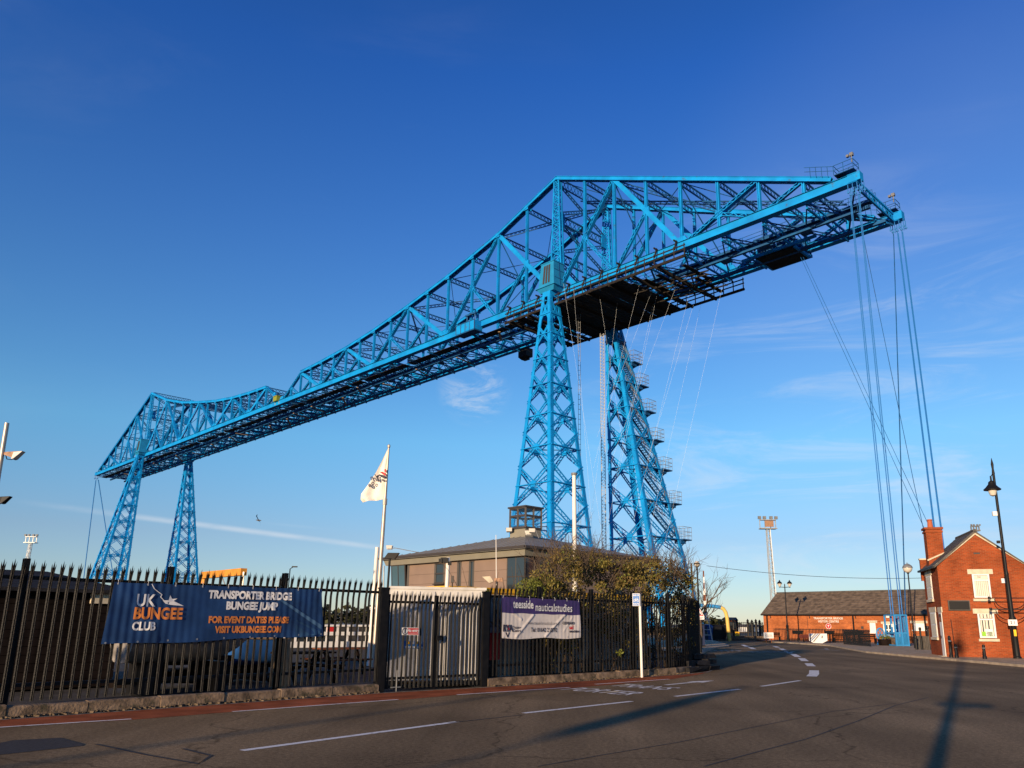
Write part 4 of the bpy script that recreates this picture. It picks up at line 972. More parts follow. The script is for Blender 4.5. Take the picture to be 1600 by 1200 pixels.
# the jumper on his cord, as flat print
def print_poly(pts, m, parent, plane=(FP, FN), wp=warp1, name='emblem', off=.006):
    ps = [on_plane(u, v, *plane) for u, v in pts]; mbp = MB(); mbp.add([p + plane[1] * (off + wp(p)) for p in ps], [tuple(range(len(ps)))]); return mbp.build(name, M[m], parent)
eyelets(b1, *B1C, FN, warp1, 9)
cord = [(236, 912), (240, 920), (248, 926), (252, 929), (250, 933), (256, 939), (262, 941)]
for a, b in zip(cord, cord[1:]): print_poly([(a[0], a[1]), (a[0] + 1.6, a[1]), (b[0] + 1.6, b[1]), (b[0], b[1])], 'whiteprint', b1)
print_poly([(254, 938), (263, 938), (266, 930), (269, 936), (277, 935), (271, 939), (279, 943), (287, 947), (276, 946), (266, 945), (258, 943)], 'whiteprint', b1)
FN2 = (FENCE2[3] - FENCE2[0]).normalized(); FN2 = Vector((FN2.y, -FN2.x, 0)); FP2 = FENCE2[0] + FN2 * .085
b2, mb, warp2, (tl, tr, bl, br), BX2 = banner('white_banner', 'white banner with a purple band and creased folds tied to the right fence', ((783.5, 931.5), (905.5, 938.5), (784.5, 998), (907.5, 997)), FP2, FN2, M['bannerwhite'], .003, seed=2.2, nx=180, nz=36,
    folds=((.55, 1.25, 1.22, 1.84, .026, .035), (1.7, 1.25, 2.5, 1.86, .028, .035), (.15, 2.3, .5, 1.95, .006, .05), (2.5, 1.4, 2.85, 1.8, .010, .03), (.4, 1.95, .75, 1.75, .02, .03)))
nzb, nxb = 36, 180
mb.mi = [(1 if ((k // (2 * nxb) if k < 2 * nxb * nzb else 99) < 14) else 0) for k in range(len(mb.f))]
mb.build('cloth', [M['bannerwhite'], M['purple']], b2, smooth=True)
BY2 = (tl - bl).normalized()
def b2t(body, u, v, size, m, bold=0, sx=.8, align='CENTER'):
    o = on_plane(u, v, FP2, FN2); X = ((tr - tl).normalized() * .5 + (br - bl).normalized() * .5).normalized(); lettering(body, size, o, X, Z, M[m], b2, bold, sx, align, 1.0, .014, warp2, cut=.025)
b2t('teesside', 833.5, 945.5, .315, 'whiteprint', .007, .78, 'RIGHT'); b2t('nauticalstudies', 836, 949.0, .315, 'whiteprint', .003, .83, 'LEFT')
b2t('www.teessidenautical.org.uk', 849, 973.8, .135, 'greyprint', 0, .86); b2t('Tel: 01642 210792', 850, 984.5, .165, 'darkprint', .003, .86)
b2t('RYA', 793, 982, .24, 'darkprint', .012, .80); b2t('Training', 806.5, 980.5, .105, 'darkprint', .002, .9); b2t('Centre', 806.5, 985.5, .105, 'darkprint', .002, .9)
b2t('CLEVELAND', 888, 973.8, .105, 'darkprint', .004, .9); b2t('sail', 892.5, 980.5, .16, 'redprint', .004, .9); b2t('association', 897, 986.3, .105, 'darkprint', .004, .9)
print_poly([(789.5, 988), (791.5, 988), (793, 993), (794.5, 988), (796.5, 988), (793.8, 996), (792.4, 996)], 'darkprint', b2, (FP2, FN2), warp2)
print_poly([(792, 977), (794, 977), (795.5, 984), (793.5, 984)], 'redprint', b2, (FP2, FN2), warp2, off=.009)
eyelets(b2, tl, tr, bl, br, FN2, warp2, 7)
# signs on the gate
GN = gn; GP = GATE[0] + gn * .085
def plate(name, corners, P_, N_, m, label, cat, th=.012):
    tl, tr, br, bl = [on_plane(*c, P_, N_) for c in corners]; mb = MB(); n = N_ * th; mb.hexa([bl - n, br - n, br, bl, tl - n, tr - n, tr, tl])
    o = mb.build(name, M[m], origin=bl); return tag(o, label, cat)
ne = plate('no_entry_sign', ((628.5, 980.5), (654.5, 980.8), (654.3, 992.5), (628.3, 992.2)), GP, GN, 'white', 'small red and white No entry sign fixed to the gate', 'sign')
NEP = GP + GN * .004
def flat_poly(pts, m, parent, P_, N_, name='emblem'):
    ps = [on_plane(u, v, P_, N_) for u, v in pts]; return MB().add(ps, [tuple(range(len(ps)))]).build(name, M[m], parent)
flat_poly([(637.5, 981.4), (654, 981.6), (653.8, 991.7), (637.4, 991.4)], 'signred', ne, NEP, GN, 'red_panel')
lettering('No entry', .105, on_plane(645.5, 985.2, NEP, GN), gt, Z, M['whiteprint'], ne, .003, .85)
lettering('to unauthorised persons', .035, on_plane(645.5, 989.2, NEP, GN), gt, Z, M['whiteprint'], ne, 0, .9)
c = on_plane(632.8, 986.4, NEP, GN)
ring_print(c, .065, .085, gt, Z, GN, 'darkprint', ne); MB().box(c + GN * .003, (.035, .002, .10), gt, GN).box(c + GN * .003 + Z * .055, (.03, .002, .025), gt, GN).build('emblem', M['darkprint'], ne)

# ---------------------------------------------------------------- the yard behind
AL = (FENCE[6] - FENCE[3]).normalized(); BK = Vector((-AL.y, AL.x, 0))        # along the fence, and away behind it
def al(u, Y0pt, off):      # point above nothing: where a column of pixels meets the line parallel to the fence, `off` behind it
    p = on_plane(u, 980, FENCE[6] + BK * off, BK); return Vector((p.x, p.y, 0))
wc = thing('white_cabin', al(690, 0, .9), 'white steel site cabin standing close behind the gate', 'cabin')
WA, WB_ = Vector((.978, .208, 0)), Vector((-.208, .978, 0)); a = al(607, 0, 1.0); b = a + WA * ((on_plane(757, 980, a, WB_) - a).dot(WA)); L = (b - a).length
MB().box((a + b) / 2 + WB_ * 1.2 + Z * 1.33, (L, 2.4, 2.32), WA, WB_).build('shell', M['cabinwhite'], wc)
for k in range(int(L / .2)):
    if k % 5 == 4: continue
    MB().box(a + WA * (.12 + k * .2) - WB_ * .012 + Z * 1.33, (.11, .03, 2.2), WA, WB_).build('rib', M['cabinwhite'], wc)
MB().box((a + b) / 2 + WB_ * 1.2 + Z * 2.52, (L + .06, 2.46, .07), WA, WB_).build('roof_rail', M['cabinwhite'], wc)
for x in (.2, L - .2): MB().box(a + WA * x + WB_ * 1.2 + Z * .08, (.2, 2.3, .18), WA, WB_).build('skid', M['blackiron'], wc)
sp_ = a - WB_ * .04; sgn = plate('safety_notice', ((631, 1001), (664, 1003), (664, 1014), (631, 1013)), sp_, -WB_, 'signblue', 'blue safety notice with yellow and white panels on the white cabin', 'sign')
for i, (m_) in enumerate(('yellow', 'whiteprint', 'yellow', 'whiteprint')): flat_poly([(636 + i * 6.5, 1002), (640.5 + i * 6.5, 1002.3), (640.5 + i * 6.5, 1006.5), (636 + i * 6.5, 1006)], m_, sgn, sp_ - WB_ * .016, -WB_, 'panel')
flat_poly([(633, 1009.6), (662, 1010.6), (662, 1012.8), (633, 1011.8)], 'whiteprint', sgn, sp_ - WB_ * .016, -WB_, 'panel')
gc = thing('grey_container', al(800, 0, 1.3), 'grey steel container behind the fence beside the white cabin', 'container')
a, b = al(760, 0, 1.2), al(1010, 0, 1.2); L = (b - a).length
MB().box((a + b) / 2 + BK * 1.2 + Z * 1.27, (L, 2.4, 2.4), AL, BK).build('shell', M['containergrey'], gc)
for k in range(int(L / .28)): MB().box(a + AL * (.2 + k * .28) - BK * .015 + Z * 1.25, (.13, .04, 2.2), AL, BK).build('rib', M['containergrey'], gc)
MB().box((a + b) / 2 + BK * 1.2 + Z * .04, (L, 2.3, .1), AL, BK).build('base_rail', M['blackiron'], gc)
rb = thing('fire_point', al(768, 0, .8), 'red fire point box with a pale notice beside the grey container', 'box'); q = al(768, 0, .7)
MB().box(q + Z * .98, (.42, .3, .75), AL, BK).build('box', M['signred'], rb); MB().box(q + Z * 1.42 - BK * .10, (.38, .03, .18), AL, BK).build('notice', M['galv'], rb); MB().box(q + Z * .31, (.3, .25, .6), AL, BK).build('stand', M['blackiron'], rb)
yc = thing('yellow_container', al(800, 0, 7.5), 'long yellow container whose top edge shows above the cabins', 'container')
a, b = al(700, 0, 6.5), al(1005, 0, 6.5); L = (b - a).length; zt = 2.95
MB().box((a + b) / 2 + BK * 1.2 + Z * 1.4, (L, 2.4, 2.8), AL, BK).build('shell', M['yellow'], yc); MB().box((a + b) / 2 + BK * 1.2 + Z * (zt - .08), (L + .1, 2.5, .18), AL, BK).build('top_rail', M['yellow'], yc)
for k in range(int(L / .35)): MB().box(a + AL * (.2 + k * .35) - BK * .015 + Z * 1.4, (.16, .04, 2.5), AL, BK).build('rib', M['yellow'], yc)

# dark shed on the far left
sh = thing('dark_shed', al(80, 0, 4.2), 'low dark boarded shed with a slate roof behind the left end of the fence', 'shed')
a, b = al(-260, 0, 5.5), al(186, 0, 5.5); L = (b - a).length; ze = on_plane(150, 922, a, BK).z
for k in range(12): MB().box((a + b) / 2 + Z * (.12 + k * ze / 12) + BK * (.03 * (k % 2 == 0) * 0 + .01 * random.random()), (L, .05, ze / 12 - .012), AL, BK).build('board', M['darktimber'], sh)
MB().box((a + b) / 2 + BK * 2.2 + Z * (ze / 2), (L - .02, 4.3, ze - .02), AL, BK).build('wall', M['darktimber'], sh)
ap = on_plane(74, 893, a + BK * 2.2, BK); rz_ = ap.z; k0 = (Vector((ap.x, ap.y, 0)) - a - BK * 2.2).dot(AL)
c0 = [a - AL * .2 - BK * .3, b + AL * .2 - BK * .3, b + AL * .2 + BK * 4.7, a - AL * .2 + BK * 4.7]; ap1 = a + AL * k0 + BK * 2.2 + Z * rz_
mb = MB(); T = [p + Z * ze for p in c0]; mb.add(T + [ap1 - AL * 4] + [ap1] + [p + Z * (ze - .08) for p in c0], [(0, 1, 5, 4), (1, 2, 5), (2, 3, 4, 5), (3, 0, 4), (9, 8, 7, 6), (0, 6, 7, 1), (1, 7, 8, 2), (2, 8, 9, 3), (3, 9, 6, 0)]); mb.build('roof', M['darkslab'], sh)
o = on_plane(156.5, 933.5, a - BK * .06, BK); MB().box(o, (.42, .10, .30), AL, BK).build('wall_lamp', M['cream'], sh)
# boats
def boat(name, u0, u1, off, ztop, zbot, beam, m, label, cat='boat', flip=1, cover=None, group=None, cabin=None, bow=.35):
    a, b = al(u0, 0, off), al(u1, 0, off); L = (b - a).length; A_ = AL * flip; st = a if flip > 0 else b
    t = thing(name, (a + b) / 2, label, cat, group); mb = MB(); N_ = 12; K = 9; vs = []
    for i in range(N_ + 1):
        f = i / N_; w = beam / 2 * (1 if f < 1 - bow else max(.02, 1 - ((f - (1 - bow)) / bow) ** 2)); keel = zbot + (max(0, (f - .6) / .4) ** 2.2) * (ztop - zbot) * .85; top = ztop + .18 * (f ** 3) * (ztop - zbot)
        for j in range(K):
            s = -1 + 2 * j / (K - 1); y = w * math.copysign(abs(s) ** .55, s) ; z = keel + (top - keel) * abs(s) ** 2.2
            vs.append(st + A_ * (L * f + (.25 * L * .2) * (z - zbot) / (ztop - zbot) * (f > .9)) + BK * (y + beam / 2) + Z * z)
    fs = [(i * K + j, i * K + j + 1, (i + 1) * K + j + 1, (i + 1) * K + j) for i in range(N_) for j in range(K - 1)] + [tuple(range(K)), tuple(N_ * K + j for j in range(K))] + [(i * K, (i + 1) * K, (i + 1) * K + K - 1, i * K + K - 1) for i in range(N_)]
    mb.add(vs, fs).build('hull', M[m], t, smooth=True)
    mb = MB(); mb.tube([Vector(vs[i * K]) + Z * .01 for i in range(N_ + 1)], .035, 6); mb.tube([Vector(vs[i * K + K - 1]) + Z * .01 for i in range(N_ + 1)], .035, 6); mb.build('rubbing_strake', M['timber'], t)
    return t, st, A_, L
def trailer(t, st, A_, L, zb, beam):
    mb = MB()
    for x in (.2, .75): mb.box(st + A_ * L * x + BK * beam / 2 + Z * (zb / 2 + .03), (.25, beam * .8, zb), A_, BK)
    mb.bar(st + BK * beam / 2 + Z * .3, st + A_ * L * 1.05 + BK * beam / 2 + Z * .3, .1, .1); mb.build('cradle', M['blackiron'], t)
t = boat('dinghy', 212, 402, 1.9, 1.25, .70, 1.4, 'hull', 'grey upturned sheered boat hull on a dark cradle below the blue banner'); trailer(*t, .68, 1.4)
t = boat('blue_boat', 345, 442, 4.4, 1.15, .42, 1.7, 'hullblue', 'blue hulled boat behind the fence beside two pale mooring posts', flip=-1); trailer(*t, .42, 1.7)
for i, u in enumerate((438, 449)):
    q = al(u, 0, 2.6); mb = MB(); mb.lathe(q, [(.13, -.05), (.135, .6), (.12, 1.12), (.10, 1.20), (.02, 1.22)], 10); tag(mb.build('mooring_post', M['timber'], origin=q, smooth=True), ('left' if i == 0 else 'right') + ' of two pale weathered timber posts behind the fence', 'post', 'timber posts behind the fence')
def picnic_table(q, m, label):
    t = thing('picnic_table', q, label, 'table', 'tables in the yard')
    for i in range(4): MB().box(q + BK * (-.3 + .2 * i) + Z * .78, (1.6, .17, .05), AL, BK).build('plank', M[m], t)
    for s in (-.75, .75): MB().box(q + BK * s + Z * .45, (1.6, .25, .05), AL, BK).build('bench', M[m], t)
    for x in (-.6, .6):
        mb = MB(); mb.bar(q + AL * x - BK * .7, q + AL * x - BK * .2 + Z * .76, .08, .08); mb.bar(q + AL * x + BK * .7, q + AL * x + BK * .2 + Z * .76, .08, .08); mb.bar(q + AL * x - BK * .8 + Z * .42, q + AL * x + BK * .8 + Z * .42, .08, .08); mb.build('trestle', M['darktimber'], t)
picnic_table(al(529, 0, 6.5), 'rust', 'orange brown picnic table left of the gate post'); picnic_table(al(478, 0, 4.0), 'darktimber', 'dark picnic table right of the pale posts')
for i, (u, o_, s_) in enumerate(((300, 4.5, 1.0), (230, 3.6, .8), (340, 6.0, 1.1))):
    q = al(u, 0, o_); mb = MB()
    for k in range(4): mb.box(q + Vector((random.uniform(-.5, .5), random.uniform(-.4, .4), .2 + .16 * k)), (1.1 * s_, .7 * s_, .16), Vector((math.cos(k), math.sin(k), 0)), Vector((-math.sin(k), math.cos(k), 0)))
    tag(mb.build('timber_stack', M['darktimber'], origin=q), ('dark timber stack lying under the middle of the blue banner', 'small dark timber stack under the left part of the blue banner', 'dark timber stack furthest back beside the blue boat')[i], 'timber', 'dark stacks in the yard')
# moored passenger boat on the water, with a white pontoon rail before it
pb = thing('passenger_boat', yd(515, 1000, 52), 'long white passenger boat with dark window bands moored behind the yard', 'boat')
q0, q1 = yd(420, 990, 50), yd(640, 990, 56); q0.z = q1.z = 0; ax = (q1 - q0).normalized(); bk = Vector((-ax.y, ax.x, 0)); L = (q1 - q0).length; mid = (q0 + q1) / 2
def pbx(z0, z1, w, m, nm, ex=0): MB().box(mid + bk * 1.8 + Z * (z0 + z1) / 2, (L + ex, w, z1 - z0), ax, bk).build(nm, M[m], pb)
pbx(-1.2, -.1, 4.0, 'hull', 'hull', 1); pbx(-.1, .34, 4.05, 'white', 'gunwale', 1); pbx(.34, .72, 3.3, 'glass', 'window_band'); pbx(.72, .95, 3.5, 'white', 'cabin_side'); pbx(.95, 1.28, 3.3, 'glass', 'window_band'); pbx(1.28, 1.4, 3.6, 'white', 'roof', .3)
for k in range(14): MB().box(q0 + ax * (L * (k + .5) / 14) + bk * .14 + Z * .84, (.16, .06, 1.0), ax, bk).build('window_post', M['white'], pb)
MB().box(mid + ax * (-L * .08) + bk * .1 + Z * 1.12, (.55, .05, .36), ax, bk).build('red_board', M['signred'], pb)
# ochre gantry frame behind the banner
ga = thing('boat_gantry', yd(350, 960, 48), 'ochre painted gantry frame standing above the blue banner', 'gantry')
a, b = yd(318, 899, 50), yd(381, 893.5, 45); mb = MB(); mb.bar(a, b, .35, .40); mb.build('beam', M['gantry'], ga)
for p, nm in ((a, 0), (b, 1)): MB().bar(Vector((p.x, p.y, 0)), p, .28 if nm == 0 else .08, .28 if nm == 0 else .08).build('leg', M['gantry'] if nm == 0 else M['steelpole'], ga)
MB().bar(yd(346, 899, 48), yd(352, 915, 48), .05, .05).bar(a + Z * -.9, b + Z * -.9, .05, .05).build('tie', M['galvdark'], ga)
# ---------------------------------------------------------------- brown clad building with the lookout lantern
CE = yd(820, 860, 44); CE.z = 0                    # foot below the near eaves corner
nb = thing('boathouse_building', CE, 'brown clad two storey building with a shallow grey hipped roof and glass lookout', 'building')
LB = 14.4; WB = 12.0; EZ = 5.74
def nbp(s, t, z): return CE - DV * s + NV * t + Z * z       # s back along the front, t towards the rear
ins = .75
mb = MB(); mb.hexa([nbp(s, t, 0) for s, t in ((ins, ins), (LB - ins, ins), (LB - ins, WB), (ins, WB))] + [nbp(s, t, EZ - .35) for s, t in ((ins, ins), (LB - ins, ins), (LB - ins, WB), (ins, WB))])
mb.build('wall_core', M['joint'], nb)
AP = yd(821, 839, 49.5); 
s_ap = -(AP - CE).dot(DV); t_ap = (AP - CE).dot(NV); ZP = AP.z + .15
mb = MB(); e = [nbp(0, 0, EZ + .08), nbp(LB, 0, EZ + .08), nbp(LB, WB + .6, EZ + .08), nbp(0, WB + .6, EZ + .08)]; lo = [p - Z * .12 for p in e]; tp = nbp(s_ap, t_ap, ZP)
mb.add(e + lo + [tp], [(0, 1, 8), (1, 2, 8), (2, 3, 8), (3, 0, 8), (0, 4, 5, 1), (1, 5, 6, 2), (2, 6, 7, 3), (3, 7, 4, 0), (7, 6, 5, 4)]); rf = mb.build('roof', M['zinc'], nb)
for k in range(1, 24):        # standing seams on the front slope
    s = LB * k / 24; f = 1 - abs(s - s_ap) / (LB - s_ap if s > s_ap else s_ap); p = nbp(s, .02, EZ + .10); h = (tp - nbp(s_ap, 0, EZ + .08)); q = p + (NV * t_ap + Z * (ZP - EZ - .08)) * max(.02, f) * .97
    MB().bar(p, q, .035, .05).build('seam', M['zinc'], rf)
for a, b in ((0, 1), (3, 0)): MB().bar(e[a] - Z * .02, e[b] - Z * .02, .16, .14).build('gutter', M['frame'], rf)
mb = MB(); fz0, fz1 = EZ - .40, EZ - .055; i_ = .22
mb.hexa([nbp(s, t, fz0) for s, t in ((i_ + .12, i_ + .12), (LB - i_ - .12, i_ + .12), (LB - i_ - .12, WB), (i_ + .12, WB))] + [nbp(s, t, fz1) for s, t in ((i_, i_), (LB - i_, i_), (LB - i_, WB + .3), (i_, WB + .3))]); mb.build('fascia', M['fascia'], nb)
def fx(u): return -(on_plane(u, 900, nbp(0, ins, 0), NV) - CE).dot(DV)     # column of pixels -> place along the front
wz0, wz1 = 2.2, EZ - .42
wins = [(680, 695.5, 1.32, 0), (715.5, 721.5, 1.75, 1), (734, 741.5, 1.75, 1)]
edges = sorted([(fx(b), fx(a), h) for a, b, h, _ in wins]); s_r = fx(793.5); s_l = fx(639)
def panel(s0, s1, z0, z1): MB().box((nbp(s0, ins, z0) + nbp(s1, ins, z1)) / 2 - NV * .03, (s1 - s0 - .012, .05, z1 - z0 - .012), -DV, NV).build('cladding_panel', M['clad'], nb)
rows = [0.3, .92, 1.54, 2.16, 2.78, 3.40, 4.02, 4.64, wz1]
cols = [s_r] + [x for a, b, h in edges for x in (a, b)] + [s_l]
for c0, c1 in zip(cols[::2], cols[1::2]):
    n_ = max(1, round((c1 - c0) / 2.6))
    for k in range(n_):
        for z0, z1 in zip(rows, rows[1:]): panel(c0 + (c1 - c0) * k / n_, c0 + (c1 - c0) * (k + 1) / n_, z0, z1)
for a, b, h in edges:
    zb = wz1 - h
    for z0, z1 in zip(rows, rows[1:]):
        if z1 <= zb: panel(a, b, z0, z1)
    w = MB(); c = (nbp(a, ins, zb) + nbp(b, ins, wz1)) / 2
    for s in (a + .05, b - .05): w.bar(nbp(s, ins - .05, zb), nbp(s, ins - .05, wz1), .10, .12)
    for z in (zb + .05, wz1 - .05) + ((zb + h * .48,) if h < 1.5 else ()): w.bar(nbp(a, ins - .05, z), nbp(b, ins - .05, z), .10, .10)
    w = w.build('window', M['frame'], nb); MB().box(c - NV * .01, (b - a - .1, .03, h - .1), -DV, NV).build('pane', M['glass'], w)
    MB().box(nbp((a + b) / 2, ins - .09, zb - .03), (b - a + .1, .2, .05), -DV, NV).build('sill', M['frame'], w)
# corner glazing: right-hand corner strip windows and the slanted bay on the left
def glazed(p, q, z0, z1, k, m='glass', lean=0.0, nrm=None):
    w = MB(); d_ = (q - p); o = (nrm or Vector((0, 0, 0))) * lean
    for i in range(k + 1): w.bar(p.lerp(q, i / k) + Z * z0, p.lerp(q, i / k) + Z * z1 + o, .07, .09)
    for z, f in ((z0, 0), (z1, 1), ((z0 + z1) / 2 - .1, .47)): w.bar(p + Z * z + o * f, q + Z * z + o * f, .07, .07)
    w = w.build('window', M['frame'], nb)
    for i in range(k): a_, b_ = p.lerp(q, i / k), p.lerp(q, (i + 1) / k); n_ = d_.cross(Z).normalized() * .02; MB().hexa([a_ + Z * z0 - n_, b_ + Z * z0 - n_, b_ + Z * z0 + n_, a_ + Z * z0 + n_, a_ + Z * z1 - n_ + o, b_ + Z * z1 - n_ + o, b_ + Z * z1 + n_ + o, a_ + Z * z1 + n_ + o]).build('pane', M[m], w)
g0 = nbp(s_r, ins - .04, 0); g1 = nbp(ins - .04, ins - .04, 0); g2 = nbp(ins - .04, ins + 2.2, 0)
glazed(g0, g1, 3.3, wz1, 2); glazed(g1, g2, 3.3, wz1, 3)
MB().bar(g2 + NV * .05 + Z * 2.6, g2 + NV * 9 + Z * 2.6, .04, 5.1).build('side_cladding', M['clad'], nb)
b0, b1_ = nbp(s_l + .08, ins - .05, 0), nbp(LB - .9, ins - .05, 0)
glazed(b0, b1_, 2.4, wz1, 2, 'glassblue', .25, -NV); glazed(b1_, b1_ + NV * 3, 2.4, wz1, 2, 'glassblue', .3, -DV)
MB().bar(nbp(s_l, ins - .06, .2), nbp(s_l, ins - .06, wz1), .14, .14).build('corner_post', M['frame'], nb)
# lookout lantern
lk = MB(); lc = nbp(s_ap, t_ap, 0); hw = .70
lk.box(lc + Z * (ZP - .1), (hw * 2, hw * 2, 1.0), DV, NV); zb = 7.15; zt = 8.66
def lr(z, h=hw): return [lc + DV * x * h + NV * y * h + Z * z for x, y in ((-1, -1), (1, -1), (1, 1), (-1, 1))]
lk = lk.build('lookout', M['fascia'], nb)
fm = MB(); A_, B_ = lr(ZP + .35), lr(zt)
for i in range(4):
    j = (i + 1) % 4
    for f in (0, .5): fm.bar(A_[i].lerp(A_[j], f), B_[i].lerp(B_[j], f), .12, .12)
    for f in (0, .60, 1): fm.bar(A_[i].lerp(B_[i], f), A_[j].lerp(B_[j], f), .12, .13)
fm.build('window_frame', M['frame'], lk)
for i in range(4):
    j = (i + 1) % 4; n_ = (A_[j] - A_[i]).cross(Z).normalized() * .015; MB().hexa([A_[i] - n_, A_[j] - n_, A_[j] + n_, A_[i] + n_, B_[i] - n_, B_[j] - n_, B_[j] + n_, B_[i] + n_]).build('pane', M['clearglass'], lk)
MB().hexa(lr(zt + .02, hw + .12) + lr(zt + .12, hw + .12)).build('cap', M['frame'], lk)
def flood(p, label, m='galv', arm=None, group='floodlights on the boathouse roof', k=1.0, yaw=0.0):
    p = Vector(p); t = thing('floodlight', p, label, 'floodlight', group); X = Vector((math.cos(yaw), math.sin(yaw), 0)); Y = Vector((-X.y, X.x, 0))
    mb = MB(); mb.hexa([p + X * x * .16 * k + Y * y * .12 * k + Z * .05 * k for x, y in ((-1, -1), (1, -1), (1, 1), (-1, 1))] + [p - Y * .08 * k + X * x * .22 * k + Y * y * .16 * k + Z * .30 * k for x, y in ((-1, -1), (1, -1), (1, 1), (-1, 1))]); mb.build('casing', M[m], t)
    MB().box(p - Y * .24 * k + Z * .2 * k, (.36 * k, .02, .22 * k), X, Y).build('lens', M['lampglass'], t)
    if arm: MB().tube([p + Z * .1] + [Vector(a) for a in arm], .025 * k, 6).build('arm', M['galvdark'], t)
    return t
q = nbp(LB - .9, .2, EZ + .62); flood(q, 'white floodlight on a long arm at the left end of the roof', 'white', [q + DV * .6 + Z * .12, nbp(LB - 3.2, 1.5, EZ + .35)])
q = nbp(2.4, 2.9, ZP - .15); flood(q, 'small lamp on the roof left of the glass lookout', 'galvdark', [q + DV * .3 + Z * .25, q + DV * .6 - Z * .3])
q = lc - NV * .95 - DV * .5 + Z * (ZP + .05); flood(q, 'lamp with a bent arm at the foot of the glass lookout', 'galvdark', [q + DV * .2 + Z * .35, q + NV * .3 + Z * .2])
q = lc + DV * 1.2 - NV * .9 + Z * (ZP - .25); flood(q, 'little white lamp on the roof right of the glass lookout', 'white')

# ---------------------------------------------------------------- poles and lamps behind the fence
def vpole(u, v, Y, r, m, name, label, cat, group=None, r2=None, u_base=None, z0=0.0):
    p = yd(u, v, Y); b = Vector((p.x, p.y, z0)) if u_base is None else Vector((yd(*u_base, Y).x, Y, z0))
    o = MB().tube([b, p], [r, r2 or r], 10).build(name, m, origin=b, smooth=True); return tag(o, label, cat, group), p, b
fp = thing('flagpole', (0, 0, 0), 'tall grey flagpole flying a white flag left of the brown building', 'flagpole')
p = yd(607.5, 699, 30); b = Vector((yd(589, 940, 30).x, 30, 0)); fp.location = b
MB().tube([b, b.lerp(p, .62), p], [.085, .075, .035], 10).build('pole', M['steelpole'], fp, smooth=True)
MB().lathe(p - Z * .02, [(.03, 0), (.06, .03), (.06, .1), (.02, .14)], 10).build('finial', M['steelpole'], fp)
qj = yd(601.5, 784, 30); MB().tube([qj - Z * .12, qj + Z * .12], .085, 10).build('sleeve', M['steelpole'], fp)
# the flag: hangs in folds from the upper pole
outl = [((608, 702), (605.5, 702)), ((606.5, 725), (596, 722)), ((605, 745), (588, 738)), ((603.8, 760), (576, 757)), ((602, 772), (564.5, 772)), ((601, 778), (563, 780)), ((600.5, 780), (566, 784.5))]
mb = MB(); nU = 14; vs = []
for j, (h_, f_) in enumerate(outl):
    for i in range(nU + 1):
        k = i / nU; u = h_[0] + (f_[0] - h_[0]) * k; v = h_[1] + (f_[1] - h_[1]) * k
        q = yd(u, v, 30); off = .10 * math.sin(k * 9 + j * .8) * (j / 6 + .15) * min(1, k * 3)
        vs.append(q + Vector((0, off, 0)))
o_ = len(vs); rowsN = len(outl); vs2 = [v + Vector((0, .006, 0)) for v in vs]
fs = [(j * (nU + 1) + i, j * (nU + 1) + i + 1, (j + 1) * (nU + 1) + i + 1, (j + 1) * (nU + 1) + i) for j in range(rowsN - 1) for i in range(nU)]
mb.add(vs + vs2, fs + [tuple(x + o_ for x in f[::-1]) for f in fs])
fl = mb.build('white_flag', M['flag'], smooth=True); tag(fl, 'white flag with a red and navy emblem hanging in folds from the flagpole', 'flag')
def fpoly(pts, m): MB().add([yd(u, v, 29.86) for u, v in pts], [tuple(range(len(pts)))]).build('emblem', M[m], fl)
fpoly([(587, 744), (593, 741), (601.5, 743), (602, 747), (598, 746.5), (593, 743.5), (589, 746)], 'darkprint'); fpoly([(593, 737.5), (598, 737), (602.5, 740.5), (602.8, 743.5), (598, 741)], 'redprint')
fpoly([(587.5, 744.5), (590.5, 744), (594, 752.5), (590.5, 753)], 'darkprint'); fpoly([(600.5, 733.5), (603.6, 732.5), (603, 738), (601, 737.5)], 'redprint'); fpoly([(596, 748.5), (601.5, 749.5), (601, 751.5), (596, 751)], 'darkprint')
for body, u, v in (('e', 577.5, 757.8), ('o', 582.5, 754.6), ('n', 581, 746.5), (',', 585.5, 739.5)):
    lettering(body, .26, yd(u, v, 29.85), Vector((1, 0, .35)).normalized(), Vector((-.35, 0, 1)).normalized(), M['darkprint'], fl, .008, .9)
vpole(589.5, 855, 31, .075, M['whitepole'], 'white_mast', 'short thick white mast beside the flagpole', 'mast', u_base=(581, 950))
_, p, b = vpole(609, 873, 36, .05, M['blackiron'], 'lamp_column', 'thin dark lamp column with a tilted head in front of the slanted window', 'street lamp', u_base=(603, 945))
MB().hexa([p + Vector((x * .25, y * .14, 0)) for x, y in ((-1, -1), (1, -1), (1, 1), (-1, 1))] + [p + Vector((x * .25 + .18, y * .14, .26)) for x, y in ((-1, -1), (1, -1), (1, 1), (-1, 1))]).build('lamp_head', M['blackiron'], _)
vpole(600, 884, 37, .03, M['galv'], 'mooring_pole', 'thin pale pole under the left end of the eaves', 'pole', u_base=(601.5, 945))
mb = MB()
for v in (921, 928): mb.bar(yd(588, v, 40), yd(640, v, 47), .05, .05)
for u in (596, 612, 628): p = yd(u, 921, 40 + (u - 588) * .135); mb.bar(p, Vector((p.x, p.y, .0)), .05, .05)
tag(mb.build('handrail', M['galvdark']), 'thin grey handrail outside the slanted corner window', 'railing')
_, p, b = vpole(700.5, 871, 27, .065, M['whitepole'], 'camera_mast', 'white mast with a dark twin camera head in front of the brown cladding', 'mast', u_base=(696, 940))
MB().box(p + Vector((-.12, 0, -.1)), (.26, .2, .18)).box(p + Vector((-.25, -.05, -.12)), (.12, .16, .14)).box(p + Vector((.05, 0, -.2)), (.12, .14, .12)).build('camera', M['blackiron'], _)
